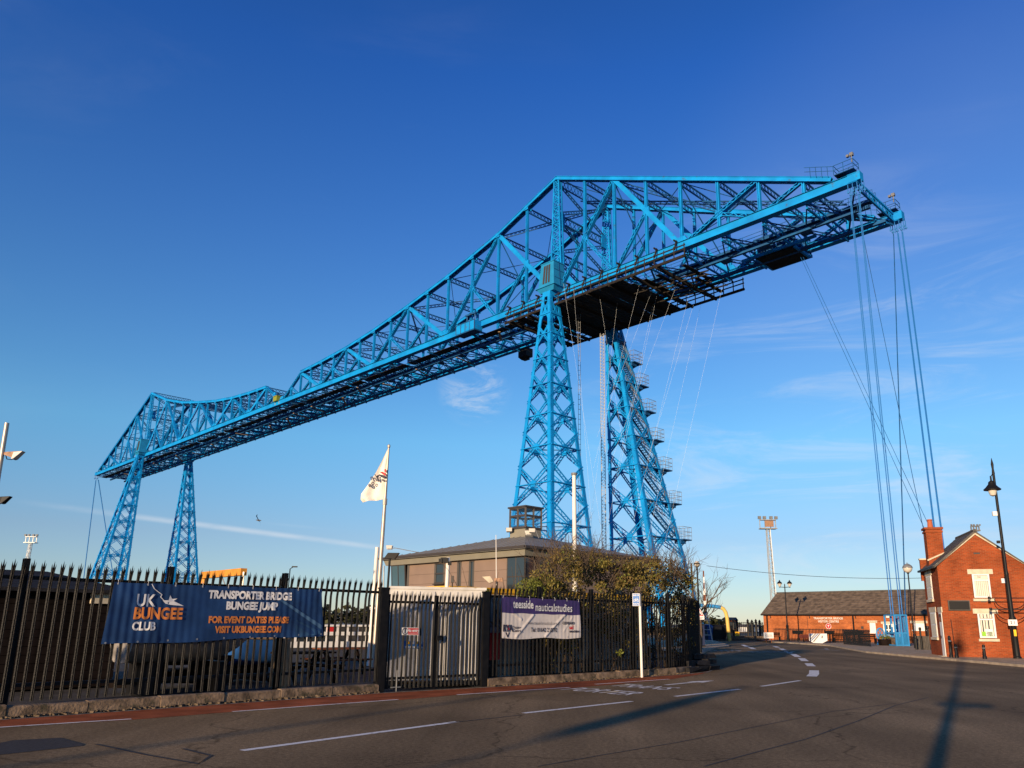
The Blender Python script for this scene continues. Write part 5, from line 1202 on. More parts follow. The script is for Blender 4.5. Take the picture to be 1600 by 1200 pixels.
_, p, b = vpole(707, 905, 29, .02, M['blackiron'], 'thin_post', 'short thin dark post with a small box beside the camera mast', 'post', u_base=(706, 945))
MB().box(p, (.10, .08, .24)).build('box', M['frame'], _)
vpole(775, 836, 30, .035, M['whitepole'], 'whip_aerial', 'thin white aerial rising past the roof left of the bush', 'aerial', r2=.012, u_base=(779, 945))
_, p, b = vpole(897, 742, 40, .13, M['whitepole'], 'white_mast', 'tall thick cream mast in front of the near bridge leg', 'mast', r2=.10, u_base=(899, 930))
MB().tube([p - Z * .02, p + Z * .10], .16, 10).build('cap', M['galvdark'], _)
q = yd(766, 906, 28); b = Vector((q.x, q.y, 0)); t = thing('tilted_floodlight', b, 'cream floodlight on a dark bracket just left of the bush', 'floodlight'); MB().tube([b + Vector((.25, 0, 0)), q + Vector((.25, 0, -.05))], .03, 6).build('pole', M['blackiron'], t)
mb = MB(); mb.hexa([q + Vector((x, y, z)) for x, y, z in ((-.02, -.12, -.12), (.12, -.08, -.06), (.12, .08, -.06), (-.02, .12, -.12), (-.28, -.14, .10), (.0, -.10, .12), (.0, .10, .12), (-.28, .14, .10))]); mb.build('casing', M['cream'], t); MB().box(q + Vector((.3, 0, 0)), (.3, .12, .12)).build('bracket', M['copper'], t)
# far left: pole with two floodlights
p = yd(11, 661, 19); b = Vector((yd(-40, 980, 19).x, 19, 0)); fpL = thing('floodlight_pole', b, 'grey pole at the left edge carrying a copper and a black floodlight', 'floodlight')
MB().tube([b, p], .055, 10).build('pole', M['steelpole'], fpL, smooth=True)
def cobra(u, v, m, k):
    q = yd(u, v, 19); t = MB().hexa([q + Vector((x, y, z)) * k for x, y, z in ((-.30, -.08, -.05), (.12, -.13, -.20), (.12, .13, -.20), (-.30, .08, -.05), (-.30, -.06, .06), (.42, -.10, .10), (.42, .10, .10), (-.30, .06, .06))]).build('lamp_head', M[m], fpL)
    MB().hexa([q + Vector((x, y, z)) * k for x, y, z in ((.06, -.14, -.24), (.14, -.14, -.22), (.14, .14, -.22), (.06, .14, -.24), (.10, -.12, .05), (.43, -.11, .09), (.43, .11, .09), (.10, .12, .05))]).build('lens', M['lampglass'] if m == 'copper' else M['blackiron'], t)
    MB().tube([q + Vector((-.3, 0, 0)) * k, q + Vector((-.2, 0, -.22)) * k, q + Vector((.0, 0, -.24)) * k, q + Vector((.02, 0, -.12)) * k], .012, 6).build('cable_loop', M['blackiron'], t)
    MB().bar(q + Vector((-.75, .02, .0)), q + Vector((-.2, 0, .02)) * k, .05, .05).build('bracket', M['rust'], t)
cobra(20, 709, 'copper', .62); cobra(2, 779, 'blackiron', .55)
# far lighting masts
def light_mast(u_top, v_top, u_b, v_b, Y, w, m, label, sign=None):
    p = yd(u_top, v_top, Y); b = yd(u_b, v_b, Y); b = b + (b - p).normalized() * (b.z / max(.01, -(b - p).normalized().z)); b.z = max(b.z, 0)
    t = thing('lighting_mast', b, label, 'mast'); mb = MB()
    for x, y in ((-1, -1), (1, -1), (1, 1), (-1, 1)): mb.bar(b + Vector((x * w * .7, y * w * .7, 0)), p + Vector((x * w * .45, y * w * .45, 0)), w * .17, w * .17)
    k = int((p - b).length / (w * 1.6))
    for i in range(k):
        f, g = i / k, (i + 1) / k; A, B = b.lerp(p, f), b.lerp(p, g); h0, h1 = w * (.7 - .25 * f), w * (.7 - .25 * g); s = 1 if i % 2 else -1
        mb.bar(A + Vector((-h0 * s, -h0, 0)), B + Vector((h1 * s, -h1, 0)), w * .11, w * .11); mb.bar(A + Vector((h0, -h0 * s, 0)), B + Vector((h1, h1 * s, 0)), w * .11, w * .11); mb.bar(B + Vector((-h1, -h1, 0)), B + Vector((h1, -h1, 0)), w * .11, w * .11)
    mb.build('lattice', m, t); hd = MB(); W = w * 2.3
    hd.box(p, (W * 2, W, .15)); hd.box(p + Z * w * 2.4, (W * 1.9, W * .6, .12))
    for x in (-1, -.35, .35, 1): hd.bar(p + Vector((x * W * .95, 0, 0)), p + Vector((x * W * .95, 0, w * 2.4)), .12, .12)
    hd.build('platform', m, t); lm = MB()
    for x in (-1, -.4, .4, 1): lm.box(p + Vector((x * W, -.2, w * 3.0)), (w * .8, w * .6, w * .8))
    lm.build('floodlight', M['galvdark'], t)
    if sign: MB().box(p + Vector((0, -W * .6, w * 1.2)), (w * 2.4, .1, w * 1.7)).build('notice', M[sign], t)
light_mast(1200, 826, 1209, 940, 130, .60, M['galv'], 'pale lattice lighting mast rising behind the left end of the visitor building', 'copper')
light_mast(48, 848, 42, 880, 160, .5, M['galv'], 'small lattice lighting mast far off above the left end of the fence')
light_mast(1524, 829, 1532, 850, 95, .22, M['galvdark'], 'lattice mast top showing over the ridge of the brick house')
q = yd(456, 889, 90); t = thing('far_street_lamp', Vector((q.x, q.y, 0)), 'tiny dark street lamp beyond the right end of the blue banner', 'street lamp'); MB().tube([Vector((q.x - .2, q.y, 0)), q + Vector((-.2, 0, 0)), q + Vector((.15, 0, .25))], .06, 6).build('column', M['blackiron'], t); MB().box(q + Vector((.3, 0, .25)), (.6, .2, .14)).build('lamp_head', M['blackiron'], t)
# gull
q = yd(404, 813, 60); mb = MB()
for s in (-1, 1): mb.add([q + Vector((0, -.10, 0)), q + Vector((0, .10, .02)), q + Vector((s * .16, .05, s * -.25 + .06)), q + Vector((s * .20, -.08, s * -.26 + .06)), q + Vector((s * .16, .10, s * -.52))], [(0, 1, 2, 3), (3, 2, 4)])
mb.tube([q + Vector((-.20, 0, .03)), q + Vector((0, 0, 0)), q + Vector((.22, 0, -.02))], [.02, .07, .015], 8); tag(mb.build('seagull', M['gull'], origin=q), 'seagull gliding with tilted wings in the sky left of the flag', 'bird')

# ---------------------------------------------------------------- plants
def leaf_cloud(n, place, size, mb):
    for _ in range(n):
        c, r = place(); s = size * random.uniform(.6, 1.35); a = Vector((random.gauss(0, 1), random.gauss(0, 1), random.gauss(0, .8))).normalized(); b = a.cross(Vector((random.random(), random.random(), random.random() + .1))).normalized()
        c = Vector(c); mb.add([c - a * s, c - b * s * .42 + a * s * .1, c + a * s, c + b * s * .42 + a * s * .1], [(0, 1, 2, 3)])
def twig(mb, p, d, L, r, depth, up=.15, spread=.55):
    pts = [Vector(p)]; d = Vector(d).normalized()
    for i in range(4):
        d = (d + Vector((random.gauss(0, .14), random.gauss(0, .14), random.gauss(0, .10) + up * .25))).normalized(); pts.append(pts[-1] + d * L / 4)
    mb.tube(pts, [r, r * .85, r * .7, r * .55, r * .4], 5 if r > .02 else 4, False)
    if depth > 0:
        for k in range(random.choice((2, 3, 3))):
            i = random.randint(1, 4); e = (d + Vector((random.gauss(0, spread), random.gauss(0, spread), random.gauss(.1, spread * .8)))).normalized(); twig(mb, pts[i], e, L * random.uniform(.5, .75), r * .52, depth - 1, up, spread)
def hedge_path(f, off):      # along the fence between two columns of pixels
    p = al2(812 + (1086 - 812) * f, off); return p
F2A, F2N = (FENCE2[4] - FENCE2[0]).normalized(), None; F2N = Vector((-F2A.y, F2A.x, 0))
def al2(u, off):
    p = on_plane(u, 960, FENCE2[0] + F2N * off, F2N); return Vector((p.x, p.y, 0))
TOPV = [(0, 892), (.06, 884), (.12, 878), (.18, 864), (.24, 850), (.30, 848), (.38, 856), (.46, 862), (.55, 870), (.64, 872), (.74, 866), (.82, 862), (.90, 872), (1.0, 892)]
def topv(f):
    for (a, va), (b, vb) in zip(TOPV, TOPV[1:]):
        if a <= f <= b: return va + (vb - va) * (f - a) / (b - a)
    return 905
hg = thing('ivy_hedge', al2(950, 1.6), 'big straggly olive brown hedge leaning over the right fence', 'hedge')
clumps = []
for _ in range(330):
    f = random.betavariate(1.1, 1.0); off = random.uniform(.5, 3.0); u = 838 + (1080 - 838) * f; p = al2(u, off); vt = topv((u - 812) / 274.) + 12
    zt = on_plane(u, vt, p, F2N).z; z = .35 + (zt - .35) * random.betavariate(1.6, 1.0); clumps.append((Vector((p.x, p.y, z)), random.uniform(.16, .42)))
def pl():
    c, r = random.choice(clumps); d = Vector((random.gauss(0, 1), random.gauss(0, 1), random.gauss(0, .8))); return c + d.normalized() * r * random.random() ** .4, r
mb = MB(); leaf_cloud(26000, pl, .052, mb); o = mb.build('foliage', M['leaf'], hg)
mb = MB(); leaf_cloud(4500, pl, .050, mb); mb.build('ivy', M['leafgreen'], hg)
mb = MB()
for _ in range(260):
    u = random.uniform(838, 1082); p = al2(u, random.uniform(.7, 2.8)); vt = topv((u - 812) / 274.); zt = on_plane(u, vt, p, F2N).z
    twig(mb, (p.x, p.y, zt - random.uniform(.5, 1.3)), (random.gauss(0, .5), random.gauss(0, .5), 1), random.uniform(.5, 1.0), .016, 2)
for _ in range(40):
    u = random.uniform(845, 1075); p = al2(u, random.uniform(1, 2)); mb.tube([p, p + Vector((random.gauss(0, .2), random.gauss(0, .2), 1.3)), p + Vector((random.gauss(0, .4), random.gauss(0, .4), 2.6))], [.04, .03, .02], 5)
mb.build('bare_twigs', M['bark'], hg)
bs = thing('green_bush', al2(845, 1.2), 'bright green leafy bush at the left end of the hedge', 'bush'); cl2 = []
for _ in range(46):
    u = random.uniform(812, 872); p = al2(u, random.uniform(.5, 1.9)); vt = 896 + ((u - 842) / 30) ** 2 * 8; zt = on_plane(u, vt, p, F2N).z; cl2.append((Vector((p.x, p.y, 1.6 + (zt - 1.75) * random.random() ** .6)), random.uniform(.14, .26)))
def pl2():
    c, r = random.choice(cl2); d = Vector((random.gauss(0, 1), random.gauss(0, 1), random.gauss(0, .8))); return c + d.normalized() * r * random.random() ** .4, r
mb = MB(); leaf_cloud(5200, pl2, .045, mb); mb.build('foliage', M['leafgreen'], bs)
mb = MB()
for _ in range(14): u = random.uniform(822, 864); p = al2(u, 1.2); twig(mb, p, (0, 0, 1), 1.6, .02, 1)
mb.build('stems', M['bark'], bs)
sp = thing('thorny_shrub', al2(790, 1.4), 'leafless thorny shrub with curved shoots left of the green bush', 'shrub'); mb = MB()
for k in range(9): p = al2(778 + k * 4.5, 1.4); twig(mb, p + Z * 1.2, (random.gauss(0, .35), random.gauss(0, .2), 1), random.uniform(1.3, 1.9), .022, 1, .3, .5)
mb.build('stems', M['bark'], sp)
tr = thing('bare_tree', yd(1094, 1000, 52), 'bare leafless tree right of the hedge behind the globe lamp', 'tree'); b = yd(1094, 1000, 52); b.z = 0
mb = MB(); random.seed(21); mb.tube([b, b + Vector((.1, 0, 1.4)), b + Vector((0, .1, 2.6))], [.11, .09, .075], 8); mb.build('trunk', M['bark'], tr)
mb = MB()
for k in range(13): twig(mb, b + Vector((0, .1, 1.5 + k * .1)), (random.gauss(.35, .6), random.gauss(0, .5), random.uniform(.6, 1.2)), random.uniform(1.3, 2.3), .045, 3, .25, .5)
mb.build('crown', M['bark'], tr)
wd_ = thing('weed', on_plane(967, 1020, FP2, FN2), 'small bright green weed growing through the fence right of the white banner', 'weed'); q = on_plane(967, 1020, FP2, FN2) + FN2 * .03
mb = MB(); leaf_cloud(40, lambda: (q + Vector((random.gauss(0, .05), random.gauss(0, .05), random.gauss(0, .05))), .1), .05, mb); mb.build('leaves', M['leafgreen'], wd_)
random.seed(11)
# far wood on the other bank, and far buildings
mb = MB()
def far_clump(x0, x1, Y, h, n, mb):
    for _ in range(n):
        u = random.uniform(x0, x1); p = yd(u, 970, Y + random.uniform(-8, 8)); hh = h * random.uniform(.55, 1.1); c = Vector((p.x, p.y, hh * .5))
        for _k in range(26):
            d = Vector((random.gauss(0, 1), random.gauss(0, 1), random.gauss(0, 1))).normalized() * random.random() ** .4; s = hh * .16
            q = c + Vector((d.x * hh * .6, d.y * hh * .6, d.z * hh * .5)); a = Vector((random.gauss(0, 1), random.gauss(0, 1), random.gauss(0, 1))).normalized(); b_ = a.cross(Vector((.3, .2, 1))).normalized(); mb.add([q - a * s, q - b_ * s, q + a * s, q + b_ * s], [(0, 1, 2, 3)])
far_clump(120, 640, 330, 7.5, 190, mb); far_clump(1100, 1124, 190, 3.6, 26, mb); far_clump(1120, 1210, 260, 2.2, 40, mb)
o = mb.build('far_wood', M['leafdark']); o['kind'] = 'stuff'
def far_block(u0, u1, v0, Y, m, label, chim=False, dep=3):
    a, b = yd(u0, v0, Y), yd(u1, v0, Y); t = thing('far_building', Vector(((a.x + b.x) / 2, Y, 0)), label, 'building')
    mb = MB(); mb.bb(a.x, Y, 0, b.x, Y + dep, a.z); mb.build('wall', m, t); mb = MB(); mb.prism([(a.x - .3, Y - .3, a.z), (a.x - .3, Y + dep + .3, a.z), (a.x - .3, Y + dep / 2, a.z + dep * .2)], (b.x - a.x + .6, 0, 0)); mb.build('roof', M['slate'], t)
    k = max(1, int((b.x - a.x) / 4))
    for i in range(k): w = MB().box((a.x + (b.x - a.x) * (i + .5) / k, Y - .03, a.z * .6), (1.4, .1, 1.4)).build('window', M['frame'], t); MB().box((a.x + (b.x - a.x) * (i + .5) / k, Y - .07, a.z * .6), (1.2, .04, 1.2)).build('pane', M['glass'], w)
    return t
far_block(1138, 1151, 969, 170, M['brick2'], 'small far red brick building seen past the end of the yellow pipe')
far_block(1122, 1133, 975, 210, M['concrete'], 'pale far shed seen through the yellow pipe arch')
far_block(1157, 1189, 979.5, 190, M['white'], 'low pale far building seen behind the black gate posts')
far_block(575, 588, 948, 380, M['white'], 'far white block on the other bank left of the gate post')
q = yd(544, 941, 520); tag(MB().tube([Vector((q.x, q.y, 0)), q], [1.2, .8], 10).build('far_pylon', M['galvdark']), 'far thin grey tower on the other bank seen between fence pales', 'tower')
h = MB(); pts = [yd(u, v, 1400) for u, v in ((380, 967), (430, 962), (500, 959), (560, 953), (590, 950), (640, 958), (720, 966), (760, 969))]
h.add([(p.x, p.y, 0) for p in pts] + [tuple(p) for p in pts] + [(p.x * 1.2, p.y * 1.2, 0) for p in pts], [(i, i + 1, len(pts) + i + 1, len(pts) + i) for i in range(len(pts) - 1)] + [(len(pts) + i, len(pts) + i + 1, 2 * len(pts) + i + 1, 2 * len(pts) + i) for i in range(len(pts) - 1)])
structure(h.build('far_hills', M['farhill']))
# ---------------------------------------------------------------- beyond the fence corner
ss = thing('stone_slab_pile', Vector((5.75, 28.9, 0)), 'heap of dark tarred slabs lying at the foot of the fence corner', 'slabs')
for i in range(9):
    u0, u1 = 1052 + (i % 3) * 14, 1075 + (i % 3) * 15; row = i // 3; a = gp(u0, 1046 - (i % 3) * 1.5); 
    a = Vector((5.25 + (i % 3) * .55 + random.uniform(-.08, .08), 28.75 + (i % 3) * .75 + row * .35, 0)); X = Vector((math.cos(.95 + random.uniform(-.2, .2)), math.sin(.95), 0)).normalized(); Y = Vector((-X.y, X.x, 0)); z = .10 + row * .19
    s = [Vector((random.uniform(-.06, .06), random.uniform(-.06, .06), random.uniform(-.04, .04))) for _ in range(8)]
    c = a + Z * z; b = [c - X * .5 - Y * .3 - Z * .09, c + X * .5 - Y * .3 - Z * .09, c + X * .5 + Y * .3 - Z * .09, c - X * .5 + Y * .3 - Z * .09]
    MB().hexa([p + q for p, q in zip(b + [p + Z * .17 for p in b], s)]).build('slab', M['darkslab'], ss)
bp = Vector((3.285, 25.75, 0))
bs_ = thing('cycle_route_sign', bp, 'pale grey post with a small blue cycle route sign in front of the fence', 'sign'); tp_ = yd(996.8, 928, bp.y)
MB().tube([bp - Z * .05, Vector((bp.x - .02, bp.y, tp_.z))], .042, 10).build('post', M['whitepole'], bs_, smooth=True)
sn = -(bp - Vector((0, 0, 0))).normalized(); sn = Vector((-.25, -.97, 0)).normalized(); sX = Vector((-sn.y, sn.x, 0)); c = yd(994, 937, bp.y - .06); 
pl_ = MB().box(c, (.235, .012, .395), sX, sn); pl_ = pl_.build('plate', M['whiteprint'], bs_)
f = sn * .008
MB().box(c + f, (.205, .004, .365), sX, sn).build('blue_panel', M['signblue'], pl_)
ff = sn * .0115
lettering('END OF', .062, c + Z * .135 + ff, sX, Z, M['whiteprint'], pl_, .002, .85, off=.001); lettering('ROUTE', .062, c - Z * .135 + ff, sX, Z, M['whiteprint'], pl_, .002, .9, off=.001)
for s in (-1, 1): ring_print(c + sX * .052 * s - Z * .030 + ff, .030, .040, sX, Z, sn, 'whiteprint', pl_)
mb = MB()
for a, b in (((-.052, -.03), (-.02, .02)), ((-.02, .02), (.04, .02)), ((.04, .02), (.0, -.03)), ((0, -.03), (-.02, .02)), ((.052, -.03), (.04, .045)), ((-.052, -.03), (0, -.03)), ((.025, .05), (.055, .045)), ((-.035, .035), (-.005, .035))):
    mb.bar(c + sX * a[0] + Z * a[1] + sn * .0145, c + sX * b[0] + Z * b[1] + sn * .0145, .009, .003, sn)
mb.build('cycle_symbol', M['whiteprint'], pl_)
# globe lamp
def globe_lamp(u, v, Y, r, label, base_z=0.0, clear=False):
    p = yd(u, v, Y); b = Vector((p.x, p.y, base_z)); t = thing('globe_lamp', b, label, 'street lamp', None)
    MB().lathe(b, [(.10, 0), (.10, .9), (.05, 1.0), (.045, p.z - r * 1.2 - base_z), (.09, p.z - r * 1.1 - base_z), (.11, p.z - r * .9 - base_z)], 12).build('column', M['blackiron'], t, smooth=True)
    g = MB().lathe(p, [(.02, -r), (r * .55, -r * .85), (r * .88, -r * .45), (r, 0), (r * .9, r * .42), (r * .6, r * .78), (.02, r)], 16).build('globe', M['lampglass'], t, smooth=True)
    if clear: MB().lathe(p + Z * r * .05, [(r * 1.04, 0), (r * 1.06, .05), (r * .9, r * .5), (r * .45, r * .85), (.03, r * 1.0), (.02, r * 1.25)], 16).build('hood', M['galvdark'], t, smooth=True)
    else: MB().lathe(p, [(r * 1.02, -.02), (r * 1.04, .02), (r * 1.02, .05)], 16).build('band', M['blackiron'], t)
    return t
globe_lamp(1089, 881, 46, .17, 'globe street lamp on a thin column at the right end of the hedge', .08)
tri = thing('warning_sign', gp(1091, 1014), 'triangular warning sign with a white plate on a grey pole by the fence corner', 'sign')
b = gp(1087, 1018); b.z = .08; p = yd(1081.5, 880, b.y); MB().tube([b, Vector((b.x - .08, b.y, p.z))], .06, 8).build('post', M['bark'], tri)
Y_ = b.y - .1; c = yd(1093, 957, Y_); s = .30; X_ = Vector((1, 0, 0))
MB().prism([c + X_ * -s - Z * s * .8, c + X_ * s - Z * s * .8, c + Z * s * .95], (0, .02, 0)).build('red_triangle', M['whiteprint'], tri)
k_ = .80; cc = c + Vector((0, -.004, -.01)); o_ = [cc + X_ * -s * k_ - Z * s * .68, cc + X_ * s * k_ - Z * s * .68, cc + Z * s * .74]; i_2 = [cc + (q - cc) * .72 for q in o_]
MB().add(o_ + i_2, [(0, 1, 4, 3), (1, 2, 5, 4), (2, 0, 3, 5)]).build('border', M['redprint'], tri)
MB().add([cc + Vector((x * s, 0, z * s)) for x, z in ((-.18, -.45), (.38, -.45), (.30, -.30), (.08, -.12), (-.02, -.28), (-.10, -.20))], [(0, 1, 2, 3, 4, 5)]).build('symbol', M['darkprint'], tri)
c2 = yd(1094.5, 965.5, Y_); MB().box(c2, (.48, .02, .20)).build('plate', M['whiteprint'], tri); MB().box(c2 + Vector((0, -.013, .02)), (.3, .004, .03)).box(c2 + Vector((.0, -.013, -.035)), (.2, .004, .03)).build('print', M['greyprint'], tri)
MB().bar(Vector((b.x - .04, b.y, c.z)), Vector((c.x, Y_ + .03, c.z)), .05, .04).bar(Vector((b.x - .04, b.y, c2.z)), Vector((c2.x, Y_ + .03, c2.z)), .05, .04).build('bracket', M['galvdark'], tri)
cb = thing('ticket_cabinet', gp(1092, 1014), 'dark blue cabinet on the pavement below the warning sign', 'cabinet'); q = gp(1094, 1012); q.z = .08
MB().box(q + Z * .75, (.62, .5, 1.5)).build('case', M['darkblue'], cb); MB().box(q + Z * 1.54, (.68, .56, .08)).build('lid', M['blackiron'], cb); MB().box(q + Vector((0, -.26, 1.0)), (.4, .03, .5)).build('door', M['blackiron'], cb); MB().box(q + Z * .04, (.72, .6, .1)).build('base', M['blackiron'], cb)
def bin_(u, v, m, label):
    q = gp(u, v); q.z = .0; Yk = q.y; t = thing('wheelie_bin', q, label, 'bin', 'bins by the far railings'); w = .95
    MB().hexa([q + Vector((x * w * .42, y * .45, .12)) for x, y in ((-1, -1), (1, -1), (1, 1), (-1, 1))] + [q + Vector((x * w * .55, y * .58, 1.35)) for x, y in ((-1, -1), (1, -1), (1, 1), (-1, 1))]).build('body', M[m], t)
    MB().hexa([q + Vector((x * w * .58, y * .62, 1.36)) for x, y in ((-1, -1), (1, -1), (1, 1), (-1, 1))] + [q + Vector((x * w * .48, y * .4 + .1, 1.62)) for x, y in ((-1, -1), (1, -1), (1, 1), (-1, 1))]).build('lid', M[m], t)
    for s in (-1, 1): MB().tube([q + Vector((s * w * .36, .35, .12)), q + Vector((s * w * .42, .35, .12))], .12, 10).build('wheel', M['blackiron'], t)
    return t
b_ = bin_(1105, 1001.3, 'binblue', 'dark blue lidded bin standing beside the cabinet'); q = gp(1103, 1001.3); MB().box(q + Vector((-.05, -.54, .72)), (.3, .03, .32)).build('label', M['greyprint'], b_)
bin_(1119, 1001.3, 'blackiron', 'black lidded bin right of the blue bin'); bin_(1127, 1001.0, 'blackiron', 'smaller looking black bin nearest the low railings')
# red and white barrier pole upright behind the tree, and the bent pipe
q = yd(1099, 892, 70); b = Vector((yd(1104, 1000, 70).x, 70, 0)); t = thing('barrier_mast', b, 'slim red and white mast with a step ladder foot behind the bare tree', 'mast')
for i in range(8): a, c = q.lerp(b, i / 12), q.lerp(b, (i + 1) / 12); MB().bar(a, c, .20 if i > 2 else .10, .20 if i > 2 else .10).build('section', M['white'] if i % 2 else M['rust'], t)
mb = MB()
for s in (-1, 1): mb.bar(b.lerp(q, .45) + Vector((s * .12, 0, 0)), b + Vector((s * .55, 0, 0)), .07, .07)
for i in range(7): w = .55 - .06 * i; mb.bar(b + Vector((-w, 0, .3 + i * .45)), b + Vector((w, 0, .3 + i * .45)), .06, .05)
mb.build('ladder_foot', M['galv'], t)
pp = thing('bent_pipe', yd(1138, 1000, 84), 'large pipe bending down to the ground, blue along the top and yellow on the drop', 'pipe')
top = [yd(1085, 945.5, 84), yd(1112, 947, 84), yd(1126, 949, 84)]; bend = [yd(1126, 949, 84), yd(1130.5, 951.5, 84), yd(1134, 957, 84), yd(1136.2, 966, 84), yd(1137.6, 980, 84)]; e = bend[-1]; bend.append(Vector((e.x + .1, e.y, 0)))
MB().tube(top, .19, 12).build('blue_run', M['cageblue'], pp, smooth=True); MB().tube(bend, .19, 12).build('yellow_bend', M['yellowpale'], pp, smooth=True)
# black gates with tall finials, railings between, low stone wall below
rg = thing('iron_gates', gp(1168, 1000), 'tall black spiked gate posts and railings at the far end of the road', 'gate')
for u, h in ((1145.5, 966), (1151, 966.5), (1168, 967), (1174.6, 968), (1180.7, 967), (1186.5, 968)):
    p = yd(u, h, 88); b = Vector((p.x, p.y, 0)); Hh = p.z
    MB().lathe(b, [(.16, 0), (.16, .15), (.12, .2), (.12, Hh * .80), (.18, Hh * .82), (.10, Hh * .86), (.15, Hh * .91), (.02, Hh)], 8).build('gate_post', M['blackiron'], rg)
def rails(name, a, b, h, label, root=None, step=.13, z0=0.0, m='blackiron', r=.018, cat='railing', group=None):
    a, b = Vector(a), Vector(b); t = root or thing(name, a, label, cat, group); L = (b - a).length; mb = MB()
    for z in (z0 + .12, z0 + h - .10): mb.bar(a + Z * z, b + Z * z, .04, .05)
    mb.build('rail', M[m], t); k = int(L / step)
    src = MB().bar((0, 0, 0), (0, 0, h), r * 2, r * 2).build('bar', M[m]); me = src.data; bpy.data.objects.remove(src)
    for i in range(k + 1):
        ob = bpy.data.objects.new('bar', me); C.objects.link(ob); ob.location = a.lerp(b, i / k) + Z * z0; attach(ob, t)
    return t
ga_, gb_ = gp(1118, 1001), gp(1146, 1000.5); rails('low_railing', Vector((17.0, 82, 0)), Vector((yd(1145.5, 990, 88).x, 88, 0)), 1.55, 'low dark railing between the bins and the black gate posts', step=.2, r=.025)
for a, b in ((1151, 1168), (1168, 1186.5), (1186.5, 1195)): rails('x', Vector((yd(a, 990, 88).x, 88.05, 0)), Vector((yd(b, 990, 88).x, 88.05, 0)), 1.95, '', rg, step=.17, r=.025)
lw = thing('low_stone_wall', Vector((yd(1165, 1000, 86).x, 86, 0)), 'low rough stone wall below the black gates', 'low wall'); a, b = Vector((yd(1138, 990, 86).x, 86, 0)), Vector((yd(1197, 990, 86).x, 86, 0)); L = (b - a).length; k = int(L / .5)
for j in range(2):
    for i in range(k): MB().box(a.lerp(b, (i + .5 + .4 * j) / (k + .5)) + Z * (.12 + .24 * j), (.46, .3 + random.uniform(-.04, .04), .22)).build('stone', M['rubble'], lw)
ys = thing('yellow_notice', Vector((yd(1152, 1000, 84).x, 84, 0)), 'small yellow notice on legs in front of the low stone wall', 'sign'); c = yd(1152, 990.3, 84); MB().box(c, (.46, .04, .40)).build('plate', M['yellow'], ys); MB().box(c + Vector((0, -.023, .03)), (.28, .006, .05)).box(c + Vector((0, -.023, -.06)), (.2, .006, .04)).build('print', M['darkprint'], ys); MB().box(Vector((c.x, 84.05, c.z / 2)), (.5, .3, .0 + max(.2, c.z - .5))).build('stand', M['rubble'], ys)

# ---------------------------------------------------------------- visitor building
V0 = Vector((24.56, 87.5, 0)); VX = DV; VY = NV; VL = 27; VW = 7.0; VE = 2.78; VR = 5.02
vc = bpy.data.objects.new('visitor_building', None); C.objects.link(vc); vc.location = V0; vc.rotation_euler = (0, 0, R(-45)); tag(vc, 'long low red brick visitor building with a brown tiled roof and raised lettering', 'building')
def lbuild(mb, name, m, parent, frame):       # built in the frame's own axes, so brick courses follow the walls
    ob = mb.build(name, m); ob.parent = parent
    if parent is not frame: ob.matrix_parent_inverse = Matrix()
    return ob
wl = MB(); wl.prism([(0, 0, 0), (0, VW, 0), (0, VW, VE), (0, VW / 2, VR - .12), (0, 0, VE)], (VL, 0, 0)); lbuild(wl, 'wall', M['brick2'], vc, vc)
rf = MB()
for y0, z0, y1, z1 in ((-.28, VE - .14, VW / 2, VR), (VW + .28, VE - .14, VW / 2, VR)):
    rf.hexa([(-.12, y0, z0), (VL + .1, y0, z0), (VL + .1, y1, z1), (-.12, y1, z1), (-.12, y0, z0 + .12), (VL + .1, y0, z0 + .12), (VL + .1, y1, z1 + .12), (-.12, y1, z1 + .12)])
rf = lbuild(rf, 'roof', M['slatemoss'], vc, vc)
tl_ = MB()
nr = 13
for r_ in range(nr):     # tile courses, each lapping the one below
    f0, f1 = r_ / nr, (r_ + 1.12) / nr; y0, y1 = -.30 + (VW / 2 + .3) * f0, min(VW / 2, -.30 + (VW / 2 + .3) * f1); z0 = VE - .02 + (VR + .14 - VE) * f0; z1 = VE - .02 + (VR + .14 - VE) * min(1, f1)
    tl_.hexa([(-.13, y0, z0), (VL + .1, y0, z0), (VL + .1, y1, z1 - .02), (-.13, y1, z1 - .02), (-.13, y0, z0 + .035), (VL + .1, y0, z0 + .035), (VL + .1, y1, z1 + .0), (-.13, y1, z1 + .0)])
o = lbuild(tl_, 'tile_courses', M['slatemoss'], rf, vc); o['kind'] = 'stuff'
rd_ = MB(); rd_.tube([(-.13, VW / 2, VR + .13), (VL + .1, VW / 2, VR + .13)], .10, 8); lbuild(rd_, 'ridge', M['slate'], rf, vc)
gt_ = MB(); gt_.bar((-.1, -.36, VE - .06), (VL, -.36, VE - .06), .12, .12); lbuild(gt_, 'gutter', M['blackiron'], vc, vc)
def vs_(u): return (on_plane(u, 975, V0, VY) - V0).dot(VX)
for u in (1199.5, 1334, 1446):
    x = vs_(u); lbuild(MB().bar((x, -.08, 0), (x, -.08, VE - .1), .12, .12), 'downpipe', M['blackiron'], vc, vc)
x = vs_(1262); lbuild(MB().bar((x, -.012, 0), (x, -.012, VE - .2), .05, .03), 'wall_joint', M['frame'], vc, vc)
for u in (1204, 1265, 1337): x = vs_(u); lbuild(MB().bar((x, -.02, VE - .12), (x + .12, -.12, VE - .42), .06, .06), 'wall_lamp', M['frame'], vc, vc)
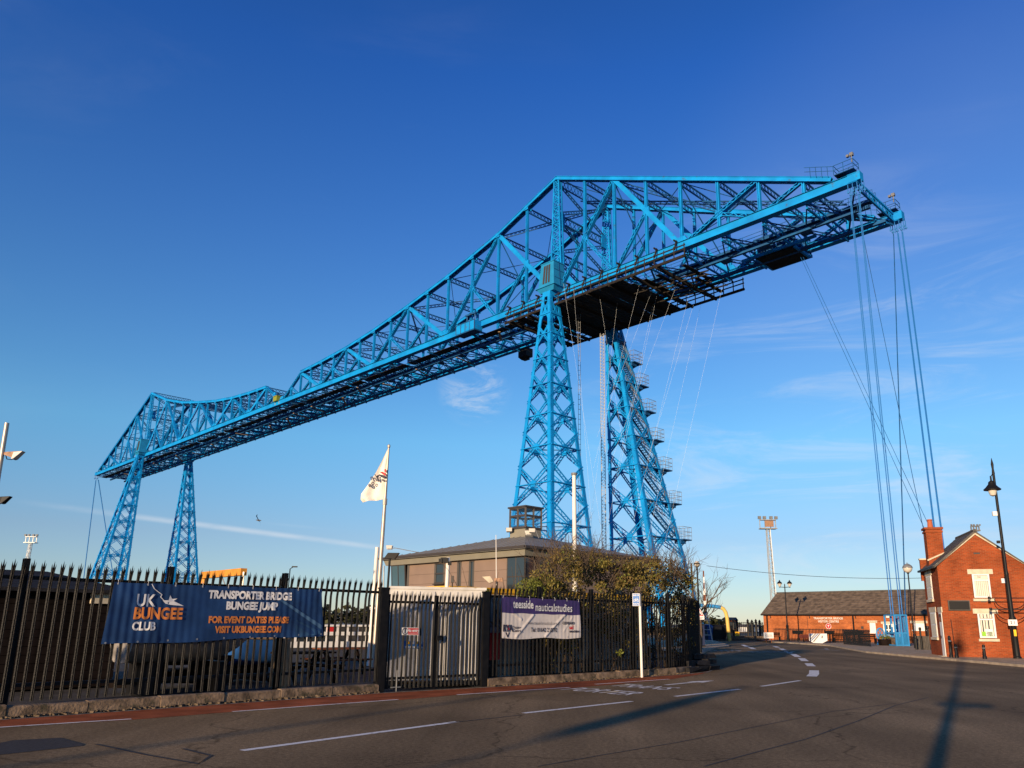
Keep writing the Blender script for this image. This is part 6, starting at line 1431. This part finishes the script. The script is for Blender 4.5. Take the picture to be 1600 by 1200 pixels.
def vwin(u0, u1, v0, v1, kind):
    x0, x1 = vs_(u0), vs_(u1); z1, z0 = on_plane(u0, v0, V0, VY).z, on_plane(u0, v1, V0, VY).z; w = MB()
    if kind == 'panel': w.bb(x0, -.05, z0, x1, .02, z1); w = lbuild(w, 'window', M['white'], vc, vc)
    else:
        for x in (x0 + .05, (x0 * 2 + x1) / 3, (x0 + x1 * 2) / 3, x1 - .05): w.bar((x, -.03, z0), (x, -.03, z1), .09, .10)
        for z in (z0 + .04, (z0 + z1) / 2, z1 - .04): w.bar((x0, -.03, z), (x1, -.03, z), .09, .09)
        w = lbuild(w, 'window', M['white'], vc, vc); lbuild(MB().bb(x0 + .02, -.025, z0 + .02, x1 - .02, .0, z1 - .02), 'pane', M['glass'], w, vc)
    lbuild(MB().bb(x0 - .2, -.045, z1 + .01, x1 + .2, .03, z1 + .24), 'lintel', M['cream'], w, vc); lbuild(MB().bb(x0 - .08, -.09, z0 - .10, x1 + .08, .02, z0 - .005), 'sill', M['white'], w, vc)
vwin(1359, 1368, 973.5, 988, 'panel'); vwin(1380, 1404, 975, 993, 'win'); vwin(1426, 1446, 974, 984, 'panel')
def vtext(body, u, v, size, m, bold=.004, sx=.95):
    p = on_plane(u, v, V0 - VY * .03, VY); lettering(body, size, p, VX, Z, M[m], vc, bold, sx, off=.012, ext=.012)
vtext('TRANSPORTER BRIDGE', 1294, 966.3, .295, 'galvlight', .006, 1.02); vtext('VISITOR CENTRE', 1294.5, 971.2, .295, 'galvlight', .006, 1.0)
p = on_plane(1294.5, 978.3, V0 - VY * .02, VY); ring_print(p, .0, .25, VX, Z, -VY, 'redprint', vc, 'emblem'); ring_print(p - VY * .004, .25, .29, VX, Z, -VY, 'whiteprint', vc, 'emblem'); MB().box(p - VY * .008, (.05, .004, .26), VX, VY).box(p - VY * .008 + Z * .06, (.22, .004, .05), VX, VY).build('emblem', M['whiteprint'], vc)
x = vs_(1347); lbuild(MB().bb(x - .12, -.04, 1.35, x + .12, 0, 1.6), 'vent', M['frame'], vc, vc)
lbuild(MB().bb(vs_(1386.5), -.14, VE - .35, vs_(1386.5) + .3, -.02, VE - .05), 'alarm_box', M['white'], vc, vc)
ms = MB(); ms.bar((vs_(1210), -.005, .2), (vs_(1210) + .01, -.005, .21), .01, .01)
# railings along the pavement in front, troughs, notice boards
rA, rB = Vector((22.9, 80.5, 0)), Vector((25.2, 69.5, 0)); rC = Vector((25.4, 64.0, 0))
vr1 = rails('pavement_railing', Vector((23.3, 79.5, 0)), Vector((29.6, 74.5, 0)), 1.25, 'black iron railing with hanging troughs along the front of the visitor building', step=.14, z0=.10, r=.02)
vr2 = rails('pavement_railing', Vector((26.3, 69.5, 0)), Vector((25.6, 62.2, 0)), 1.25, 'dense dark railing seen end on, right of the troughs', step=.16, z0=.10, r=.015)
for i, (u, v, w) in enumerate(((1246.5, 988, 1.0), (1255.5, 994.5, .9), (1296, 988.5, .85), (1327, 989.5, .8), (1342, 989.5, .8))):
    p = yd(u, v, 76.5 - i * .5); t = thing('flower_trough', p, ('black trough high on the railing beside the twin lamp', 'dark red trough low on the railing beside the wide banner', 'black trough just right of the wide banner', 'first black trough left of the second downpipe', 'black trough just right of the second downpipe')[i], 'trough', 'troughs on the railing')
    MB().hexa([p + Vector((x * w * .44, y * .10, -.16)) for x, y in ((-1, -1), (1, -1), (1, 1), (-1, 1))] + [p + Vector((x * w * .5, y * .15, .16)) for x, y in ((-1, -1), (1, -1), (1, 1), (-1, 1))]).build('trough', M['darkred'] if i == 1 else M['blackiron'], t); MB().box(p + Z * .165, (w * .94, .24, .02)).build('soil', M['deckdark'], t)
    MB().bar((p.x, p.y + .05, .1), p - Z * .16, .06, .06).build('bracket', M['blackiron'], t)
wb = thing('pavement_banner', yd(1278, 1000, 72), 'white banner with broad blue and grey diagonal stripes on the pavement railing', 'banner'); q = [yd(u, v, 73.5 - (u - 1264) / 29 * 1.5) for u, v in ((1264, 990), (1292, 990), (1293, 1001), (1285, 1005), (1271, 1004.5), (1264.5, 1001))]
MB().prism(q, (0, .02, 0)).build('cloth', M['whiteprint'], wb)
def wq(pts, m): MB().add([yd(u, v, 73.5 - (u - 1264) / 29 * 1.5 - .035) for u, v in pts], [tuple(range(len(pts)))]).build('stripe', M[m], wb)
wq([(1264.2, 990.2), (1271, 990.2), (1265, 996), (1264.3, 994)], 'stripeblue'); wq([(1273, 990.2), (1275.5, 990.2), (1266.5, 999.5), (1265, 999)], 'stripegrey'); wq([(1280, 990.2), (1282, 990.2), (1272, 1003), (1270, 1002.5)], 'stripegrey'); wq([(1277, 990.2), (1279, 990.2), (1268, 1001.5), (1267.4, 1000)], 'stripeblue'); wq([(1284, 993), (1285.4, 993.4), (1285, 997.5), (1283.6, 997)], 'darkprint')
for x in (1266, 1290): p = yd(x, 996, 73); MB().bar((p.x, p.y + .08, .1), (p.x, p.y + .08, 1.3), .05, .05).build('post', M['blackiron'], wb)
ws = thing('white_notice', Vector((yd(1201, 1000, 77).x, 77, 0)), 'white notice board on two posts at the left end of the pavement railing', 'sign'); c = yd(1201, 992.8, 77); MB().box(c, (.93, .05, .55)).build('board', M['white'], ws)
mb = MB()
for i in range(3):
    for k in range(6): mb.box(c + Vector((-.28 + .11 * k, -.03, .12 - .12 * i)), (.08, .006, .05))
mb.build('print', M['greyprint'], ws)
for s in (-.25, .25): MB().bar((c.x + s, 77.06, 0), (c.x + s, 77.06, c.z), .07, .05).build('post', M['rust'], ws)
# benches and other dark shapes in front of the windows
for i, (u, v) in enumerate(((1208, 998), (1314, 998), (1357, 1000))):
    p = yd(u, v, 78 - i * 3); p.z = .1; t = thing('bench', p, ('dark bench at the left end of the visitor building', 'dark bench between the troughs and the dense railing', 'dark bench below the small boarded window')[i], 'bench', 'benches before the visitor building')
    for k in range(3): MB().box(p + Vector((0, -.15 + .15 * k, .46)), (1.5, .12, .04)).build('seat_slat', M['darktimber'], t)
    for k in range(2): MB().box(p + Vector((0, .24, .62 + .16 * k)), (1.5, .04, .12)).build('back_slat', M['darktimber'], t)
    for s in (-.65, .65): MB().box(p + Vector((s, .03, .23)), (.06, .5, .46)).box(p + Vector((s, .26, .6)), (.06, .05, .5)).build('leg', M['blackiron'], t)
# twin lantern
tl = thing('twin_lantern_lamp', Vector((25.34, 79.5, 0)), 'black street lamp with two lanterns in front of the visitor building', 'street lamp'); b = Vector((yd(1231.5, 1000, 79.5).x, 79.5, 0)); p = Vector((b.x, b.y, yd(1225, 912, 79.5).z)); H_ = p.z
MB().lathe(b, [(.17, 0), (.17, .3), (.13, .35), (.13, 1.5), (.16, 1.55), (.07, 1.75), (.05, H_ - .15), (.03, H_)], 10).build('column', M['blackiron'], tl, smooth=True)
MB().tube([p + Vector((-.55, 0, -.32)), p + Vector((0, 0, -.36)), p + Vector((.55, 0, -.32))], .035, 6).build('cross_arm', M['blackiron'], tl)
for s in (-1, 1):
    c = p + Vector((s * .50, 0, -.05)); l = MB().lathe(c, [(.06, -.27), (.22, .02), (.24, .05)], 8).build('lantern', M['lampglass'], tl); MB().lathe(c, [(.27, .05), (.2, .2), (.08, .28), (.06, .36), (.02, .42)], 8).lathe(c, [(.05, -.34), (.09, -.26), (.04, -.24)], 8).build('cap', M['blackiron'], l)
# overhead wire
line('overhead_wire', yd(1104, 884, 62), yd(1447, 903, 60), .018, M['blackiron'], 'thin black overhead wire sagging from the globe lamp to the brick house', 'wire', None, .35)
globe_lamp(1418, 888, 59, .34, 'domed globe lamp on a black column beside the blue cage', .1, True)

# ---------------------------------------------------------------- blue anchor cage and what stands round it
cg = thing('anchor_cage', yd(1409, 1012, 64.5), 'bright blue barred cage round the foot of the anchor cables', 'cage'); a, b = yd(1390.5, 1012, 66), yd(1427, 1012, 64); W = 2.0; c = Vector((a.x + W * .48, 66.6, .1)); HH = 2.42
fr = MB(); w2 = (b.x - a.x) / 2 * 1.0; c = Vector(((a.x + b.x) / 2, 65.6, .1)); dd = .9
for x in (-w2, 0, w2):
    for y in (-dd, dd): fr.bar(c + Vector((x, y, 0)), c + Vector((x, y, HH)), .11, .11)
for z in (.06, HH * .42, HH):
    for y in (-dd, dd): fr.bar(c + Vector((-w2, y, z)), c + Vector((w2, y, z)), .09, .10)
    for x in (-w2, w2): fr.bar(c + Vector((x, -dd, z)), c + Vector((x, dd, z)), .09, .10)
fr.build('frame', M['cageblue'], cg)
me = None
for i in range(16):
    for y in (-dd, dd): MB().bar(c + Vector((-w2 + 2 * w2 * (i + .5) / 16, y, .08)), c + Vector((-w2 + 2 * w2 * (i + .5) / 16, y, HH * .42)), .035, .035).build('bar', M['cageblue'], cg)
for i in range(12): MB().bar(c + Vector((w2, -dd + 2 * dd * (i + .5) / 12, .08)), c + Vector((w2, -dd + 2 * dd * (i + .5) / 12, HH)), .035, .035).build('bar', M['cageblue'], cg)
MB().box(c + Z * .35, (w2 * 1.4, 1.2, .6)).build('anchor_block', M['concrete'], cg)
MB().box(c + Vector((-.1, .4, 1.6)), (.2, .03, .25)).build('notice', M['whiteprint'], cg)
wh = thing('wheel_sculpture', yd(1374, 1008, 68), 'blue iron wheel set upright on a stand left of the cage', 'sculpture'); c = yd(1375.5, 991, 68)
MB().tube([c + Vector((.32 * math.cos(k * math.pi / 10), 0, .48 * math.sin(k * math.pi / 10))) for k in range(21)], .07, 8).build('rim', M['cageblue'], wh)
for k in range(6): MB().bar(c, c + Vector((.32 * math.cos(k * math.pi / 3), 0, .48 * math.sin(k * math.pi / 3))), .05, .05).build('spoke', M['cageblue'], wh)
MB().bar(c + Vector((-.1, -.1, 0)), Vector((c.x - .42, c.y - .3, .1)), .10, .10).bar(c + Vector((.1, -.1, 0)), Vector((c.x + .25, c.y - .3, .1)), .10, .10).build('stand', M['cageblue'], wh)
pt = thing('planter', yd(1384, 1010, 66.3), 'dark planter of low green plants between the wheel and the cage', 'planter'); q = yd(1383.5, 1004, 66.3); q.z = .1; MB().hexa([q + Vector((x * .42, y * .3, 0)) for x, y in ((-1, -1), (1, -1), (1, 1), (-1, 1))] + [q + Vector((x * .5, y * .36, .5)) for x, y in ((-1, -1), (1, -1), (1, 1), (-1, 1))]).build('tub', M['darktimber'], pt)
mb = MB(); leaf_cloud(260, lambda: (q + Vector((random.uniform(-.45, .45), random.uniform(-.3, .3), .55 + abs(random.gauss(0, .13)))), .1), .07, mb); mb.build('foliage', M['leafgreen'], pt)
gw = thing('garden_gate', yd(1440, 1010, 56), 'dark boarded gate and wall between the globe lamp and the house', 'gate'); a, b = yd(1431, 1000, 57), yd(1452, 1000, 55)
for i in range(9): e = Vector((a.x, a.y, .1)).lerp(Vector((b.x, b.y, .1)), (i + .5) / 9); MB().box(e + Z * .45, (.105, .06, .9)).build('board', M['slate'], gw)
for u, v in ((1430, 993), (1449, 978), (1437, 980), (1453.5, 978)): p = yd(u, v, 55.5); MB().lathe(Vector((p.x, p.y, .1)), [(.07, 0), (.07, p.z - .3), (.10, p.z - .25), (.09, p.z - .12), (.02, p.z - .1)], 8).build('post', M['blackiron'], gw)

# ---------------------------------------------------------------- brick house
AH = R(15.3); HX = Vector((math.cos(AH), -math.sin(AH), 0)); HY = Vector((math.sin(AH), math.cos(AH), 0)); HC = Vector((21.81, 43.22, 0)); HW = 4.42; HD = 3.92; HE = 4.88; HR = 6.62
hs_ = bpy.data.objects.new('brick_house', None); C.objects.link(hs_); hs_.location = HC; hs_.rotation_euler = (0, 0, -AH); tag(hs_, 'small two storey red brick house with a gable end and one tall chimney', 'house')
def hp(u, v): p = on_plane(u, v, HC, HY); return ((p - HC).dot(HX), p.z)
def hs(u, v): p = on_plane(u, v, HC, HX); return ((p - HC).dot(HY), p.z)
ax_, _ = hp(1523, 838)
openings = []
w = MB(); w.prism([(0, 0, -.35), (HW, 0, -.35), (HW, 0, HE - .12), (ax_, 0, HR), (0, 0, HE)], (0, HD, 0)); lbuild(w, 'wall', M['brick'], hs_, hs_)
rf = MB(); ov = .14
for x0, z0 in ((0, HE), (HW, HE - .12)):
    sgn_ = -1 if x0 == 0 else 1; dx = x0 - ax_; k = (abs(dx) + .16) / abs(dx); xe = ax_ + dx * k; ze = HR + (z0 - HR) * k
    rf.hexa([(xe, -ov, ze + .02), (ax_, -ov, HR + .02), (ax_, HD + .1, HR + .02), (xe, HD + .1, ze + .02), (xe, -ov, ze + .12), (ax_, -ov, HR + .12), (ax_, HD + .1, HR + .12), (xe, HD + .1, ze + .12)])
rf = lbuild(rf, 'roof', M['slate'], hs_, hs_)
sl_ = MB()
for r_ in range(11):
    f0, f1 = r_ / 11, (r_ + 1.15) / 11; L_ = ax_ + .16
    x0, x1 = -.18 + L_ * f0, min(ax_, -.18 + L_ * f1); zz = lambda x: HE + .135 + (HR - HE) * x / ax_
    sl_.hexa([(x0, -ov, zz(x0)), (x1, -ov, zz(x1) - .02), (x1, HD + .1, zz(x1) - .02), (x0, HD + .1, zz(x0)), (x0, -ov, zz(x0) + .03), (x1, -ov, zz(x1) + .005), (x1, HD + .1, zz(x1) + .005), (x0, HD + .1, zz(x0) + .03)])
o = lbuild(sl_, 'slate_courses', M['slate'], rf, hs_); o['kind'] = 'stuff'
lbuild(MB().tube([(ax_, -ov, HR + .14), (ax_, HD + .1, HR + .14)], .09, 8), 'ridge', M['slate'], rf, hs_)
vg = MB()
for x0, z0 in ((-.16, HE - .10), (HW + .16, HE - .22)): vg.bar((x0, -.06, z0 + .06), (ax_, -.06, HR - .02), .10, .09, Vector((0, 1, 0)))
lbuild(vg, 'verge', M['cream'], rf, hs_)
lbuild(MB().bar((-.22, -ov, HE - .07), (-.22, HD + .1, HE - .07), .13, .11), 'gutter', M['blackiron'], hs_, hs_); lbuild(MB().box((HW + .18, -.08, HE - .16), (.16, .14, .14)), 'gutter_end', M['blackiron'], hs_, hs_)
def front_window(u0, u1, v0, v1, lv, sv, label):
    x0, z1 = hp(u0, v0); x1, z0 = hp(u1, v1); zl = hp(u0, lv)[1]; zs = hp(u0, sv)[1]
    o = MB(); o.bb(x0 - .02, -.012, z0 - .02, x1 + .02, .0, z1 + .02); win = lbuild(o, 'window', M['frame'], hs_, hs_)
    fr = MB()
    for x in (x0 + .045, x1 - .045): fr.bb(x - .045, -.035, z0, x + .045, -.013, z1)
    zt = z1 - (z1 - z0) * .27
    for z in (z0 + .045, zt, z1 - .045): fr.bb(x0 + .09, -.034, z - .04, x1 - .09, -.013, z + .04)
    lbuild(fr, 'frame', M['white'], win, hs_)
    lbuild(MB().bb(x0 + .09, -.018, z0 + .08, x1 - .09, -.0125, z1 - .08), 'pane', M['glass'], win, hs_)
    lbuild(MB().bb(x0 - .2, -.04, zl - .26, x1 + .2, .02, zl), 'lintel', M['cream'], win, hs_); lbuild(MB().bb(x0 - .08, -.11, zs - .13, x1 + .1, .02, zs), 'sill', M['cream'], win, hs_)
    return win, x0, x1, z0, z1, zt
w1, x0, x1, z0, z1, zt = front_window(1518, 1549.5, 896.5, 934, 889.5, 935.5, '')
for i in range(7): a = x0 + .10 + (x1 - x0 - .2) * i / 7; lbuild(MB().bb(a, -.024, z0 + .09, a + (x1 - x0 - .2) / 7 - .012, -.019, zt - .05), 'curtain', M['blind'], w1, hs_)
lbuild(MB().bb(x0 + .10, -.023, zt + .05, x1 - .10, -.019, z1 - .1), 'blind', M['blind'], w1, hs_)
lettering('Isc', .17, HC + HX * (x0 + (x1 - x0) * .42) - HY * .026 + Z * ((zt + z1) / 2), HX, Z, M['darkprint'], w1, .0, 1.0, off=.001)
w2_, x0, x1, z0, z1, zt = front_window(1526.5, 1557.5, 957, 997, 951, 998, '')
for i, (f0, f1) in enumerate(((.02, .13), (.22, .36), (.42, .60), (.70, .98))): lbuild(MB().bb(x0 + .1 + (x1 - x0 - .2) * f0, -.024, z0 + .09, x0 + .1 + (x1 - x0 - .2) * f1, -.019, zt - .05), 'curtain', M['blind'], w2_, hs_)
for f0, f1 in ((.05, .25), (.32, .55), (.62, .78), (.82, .95)): lbuild(MB().bb(x0 + .1 + (x1 - x0 - .2) * f0, -.024, zt + .06, x0 + .1 + (x1 - x0 - .2) * f1, -.019, z1 - .09), 'card', M['blind'], w2_, hs_)
lbuild(MB().bb(x0 + .12, -.027, z0 + .09, x0 + .62, -.0185, z0 + .32), 'green_box', M['green'], w2_, hs_); lbuild(MB().bb(x1 - .5, -.027, z0 + .09, x1 - .16, -.0185, z0 + .45), 'white_card', M['whiteprint'], w2_, hs_)
xa, zb = hp(1480, 938); xb, za = hp(1516, 954); sb = lbuild(MB().bb(xa, -.13, za, xb, -.03, zb), 'sign_box', M['slate'], hs_, hs_); lbuild(MB().bb(xa + .05, -.145, za + .05, xb - .05, -.131, zb - .05), 'face', M['blackiron'], sb, hs_)
for x in (xa + .2, xb - .2): lbuild(MB().bar((x, -.03, (za + zb) / 2), (x, .0, (za + zb) / 2), .06, .06), 'bracket', M['blackiron'], sb, hs_)
x, z = hp(1526, 864.5); lbuild(MB().bb(x - .16, -.02, z - .04, x + .16, 0, z + .04), 'air_brick', M['frame'], hs_, hs_)
x, z = hp(1537, 939.5); lbuild(MB().bb(x - .13, -.02, z - .05, x + .13, 0, z + .05), 'air_brick', M['frame'], hs_, hs_)
x, z = hp(1569, 907.5); lbuild(MB().box((x, -.05, z), (.30, .10, .24)), 'alarm_box', M['white'], hs_, hs_); 
for i, (xx, zz0, zz1) in enumerate(((hp(1487, 968)[0], .2, hp(1487, 968)[1]),)): lbuild(MB().bar((xx, -.03, zz0), (xx - .05, -.03, zz1), .04, .03), 'conduit', M['blackiron'], hs_, hs_)
# side wall: door beside the corner, two windows further back
def side_open(u0, u1, v0, v1, kind, lv):
    y1, z1 = hs(u0, v0); y0, _ = hs(u1, v0); z0 = .12 if kind == 'door' else hs((u0 + u1) / 2, v1)[1]
    y0 = max(.12, y0)
    win = lbuild(MB().bb(-.03, y0, z0, .0, y1, z1), kind, M['white'], hs_, hs_); zl = z1 + .28
    if kind == 'door':
        lbuild(MB().bb(-.045, y0 + .1, z1 - .5, -.03, y1 - .1, z1 - .08), 'fanlight', M['glass'], win, hs_); lbuild(MB().box((-.05, y1 - .16, 1.1), (.04, .06, .14)), 'handle', M['blackiron'], win, hs_); lbuild(MB().bb(-.25, y0 - .1, .0, .0, y1 + .1, .12), 'step', M['cream'], win, hs_)
    else:
        zm = (z0 + z1) / 2
        for a, b in ((z0 + .08, zm - .04), (zm + .04, z1 - .08)): lbuild(MB().bb(-.045, y0 + .08, a, -.03, y1 - .08, b), 'pane', M['blind'], win, hs_)
        lbuild(MB().bb(-.10, y0 - .1, z0 - .15, .02, y1 + .1, z0 - .01), 'sill', M['cream'], win, hs_)
    lbuild(MB().bb(-.035, y0 - .15, z1 + .005, .02, y1 + .15, zl), 'lintel', M['cream'], win, hs_)
side_open(1467, 1474.5, 957, 1020, 'door', 950); side_open(1447, 1455, 901, 937, 'window', 895); side_open(1453.5, 1462, 957, 995, 'window', 951)
# chimney and the stub of party wall behind it
px_, _z = hp(1462, 880); cx = .62; cy = 2.2
c = yd(1461, 870, 45.4); rel = c - HC; cx, cy = rel.dot(HX), rel.dot(HY); zt = yd(1457, 825, 45.4).z
ch = lbuild(MB().bb(cx - .42, cy - .38, HE - .3, cx + .42, cy + .38, zt - .12), 'chimney', M['brick'], rf, hs_)
lbuild(MB().bb(cx - .47, cy - .43, zt - .30, cx + .47, cy + .43, zt - .20).bb(cx - .50, cy - .46, zt - .12, cx + .50, cy + .46, zt), 'chimney_cap', M['brick'], rf, hs_)
lbuild(MB().lathe((cx - .08, cy, zt), [(.17, 0), (.15, .1), (.13, .42), (.16, .45), (.13, .5)], 12), 'chimney_pot', M['pot'], rf, hs_)
lbuild(MB().bb(-.1, HD - .02, HE - .6, 1.2, HD + .24, HE + .62), 'parapet', M['brick'], hs_, hs_); lbuild(MB().bb(-.14, HD - .06, HE + .62, 1.25, HD + .28, HE + .70), 'coping', M['cream'], hs_, hs_)
fl_ = MB(); fl_.prism([(cx - .5, cy - .46, HE + .40), (cx + .7, cy - .46, HE + .95), (cx + .7, cy - .46, HE + 1.02), (cx - .5, cy - .46, HE + .50)], (0, .06, 0)); lbuild(fl_, 'flashing', M['cream'], rf, hs_)

# bollards
def bollard(u, v0, v1, Y=None):
    b = gp(u, v1, .1); p = yd(u, v0, b.y); h = p.z - .1
    t = thing('bollard', b, 'x', 'bollard', 'black bollards in front of the brick house')
    MB().lathe(b, [(.10, 0), (.10, .12), (.075, .16), (.07, h * .70), (.085, h * .72), (.085, h * .78), (.065, h * .80), (.075, h * .90), (.06, h * .97), (.01, h)], 12).build('shaft', M['blackiron'], t, smooth=True)
    MB().lathe(b, [(.0865, h * .725), (.0865, h * .775)], 12).build('band', M['galvdark'], t); return t
bollard(1486.5, 993, 1027.5)['label'] = 'black bollard left of the close pair, tallest of the three, at the house corner'
bollard(1495, 1006, 1028)['label'] = 'black bollard right of the close pair under the dark sign box'
bollard(1539, 1007, 1029.5)['label'] = 'single black bollard under the lower front window'

# ---------------------------------------------------------------- tall black lamp in front of the house
def tall_lamp(b, label, H=10.45, side=-1, detail=True, group=None, scroll=True):
    b = Vector(b); t = thing('street_lamp', b, label, 'street lamp', group)
    MB().lathe(b, [(.19, 0), (.19, .08), (.15, .12), (.14, 1.9), (.17, 1.95), (.17, 2.0), (.11, 2.15), (.095, 4.2), (.11, 4.25), (.08, 4.35), (.065, H - .9), (.075, H - .85), (.05, H - .6), (.07, H - .35), (.01, H)], 14).build('column', M['blackiron'], t, smooth=True)
    X = HX; c = b + Z * (H - 1.75) + X * side * .18 - HY * .1
    l = MB().lathe(c, [(.42, -.02), (.43, .02), (.30, .14), (.17, .30), (.15, .42), (.05, .50), (.04, .75)], 16).build('lantern', M['blackiron'], t, smooth=True)
    MB().lathe(c, [(.02, -.36), (.14, -.30), (.20, -.12), (.21, -.01)], 14).build('bowl', M['lampglass'], l, smooth=True)
    MB().tube([c + Z * .7, c + Z * .85 - X * side * .1, b + Z * (H - .95)], .025, 6).build('hanger', M['blackiron'], t)
    if scroll:
        mb = MB()
        for s in (-1, 1):
            for z, L_ in ((3.02, .95), (2.45, .95)):
                mb.bar(b + Z * z, b + Z * z + X * s * L_, .04, .05); mb.tube([b + Z * z + X * s * L_ - Z * .08, b + Z * z + X * s * L_ + Z * .08], .07, 8)
                mb.tube([b + Z * (z - .55) + X * s * .1] + [b + Z * (z - .5 * math.cos(k * math.pi / 10) - .05) + X * s * (.1 + .62 * math.sin(k * math.pi / 10)) for k in range(1, 6)], .022, 6)
        mb.build('scroll_bracket', M['blackiron'], t)
    return t
LB_ = gp(1590, 1029, .1)
lamp = tall_lamp(LB_, 'tall black street lamp with a bell lantern standing against the brick house')
def lpz(v): return yd(1585, v, LB_.y).z
fz = -HY
MB().box(LB_ + fz * .16 - HX * .05 + Z * lpz(976), (.42, .02, .30), HX, HY).build('plate', M['white'], lamp); lettering('2 1', .20, LB_ + fz * .172 - HX * .05 + Z * lpz(976), HX, Z, M['darkprint'], lamp, .004, .9, off=.002)
MB().box(LB_ + fz * .15 + Z * lpz(992), (.12, .02, .32), HX, HY).build('sticker', M['yellow'], lamp)
for v, s_ in ((806, .22), (850, .14)): MB().box(LB_ - HX * .2 + fz * .05 + Z * lpz(v), (s_, .16, s_), HX, HY).build('camera', M['white'] if s_ > .2 else M['blackiron'], lamp)
# a lamp behind the viewer and two added shapes, whose shadows lie across the road
SH = Vector((SD.x, SD.y, 0)).normalized()
def shadow_base(u, v, Y):
    g = gp(u, v); return g + SH * ((Y - g.y) / SH.y)
b = shadow_base(1474, 1150, -3.2); b.z = 0; tall_lamp(b, 'tall black street lamp standing close behind the viewer, with a side arm', H=10.45, scroll=False)
MB().bar(b + Z * 3.72 + SH.cross(Z) * -.28, b + Z * 3.72 + SH.cross(Z) * .80, .09, .14).bar(b + Z * 3.45, b + Z * 3.72 + SH.cross(Z) * .45, .04, .04).build('sign_arm', M['blackiron'], bpy.data.objects[[o.name for o in C.objects if o.name.startswith('street_lamp')][-1]])
b = shadow_base(1690, 1104, 2.0); 
def plain_pole(u, v, Y, H, r, label, top=None):
    b = shadow_base(u, v, Y); b.z = 0; t = thing('telegraph_pole', b, label, 'pole'); MB().tube([b, b + Z * H], [r, r * .85], 12).build('pole', M['bark'], t, smooth=True); mb = MB(); mb.bar(b + Z * (H - .4) - SH.cross(Z) * .6, b + Z * (H - .4) + SH.cross(Z) * .6, .1, .1); mb.build('cross_arm', M['bark'], t)
bq = shadow_base(985, 1119, -19.0); bq.z = 0; dl = thing('drum_lamp', bq, 'slim column with a tall drum lantern behind the viewer', 'street lamp')  # unseen column added to cast the wide soft shadow on the road
MB().tube([bq, bq + Z * 5.5], .04, 8).build('column', M['blackiron'], dl); MB().lathe(bq + Z * 5.5, [(.05, 0), (.27, .10), (.30, .8), (.26, 1.4), (.10, 1.7), (.02, 1.8)], 14).build('lantern', M['blackiron'], dl, smooth=True)  # thin below, thick on top, shaped so only the top shades the road
plain_pole(330, 1152, -30, 9.5, .085, 'slim timber pole far behind the viewer to the left')  # unseen pole added to cast the thin shadow line on the left
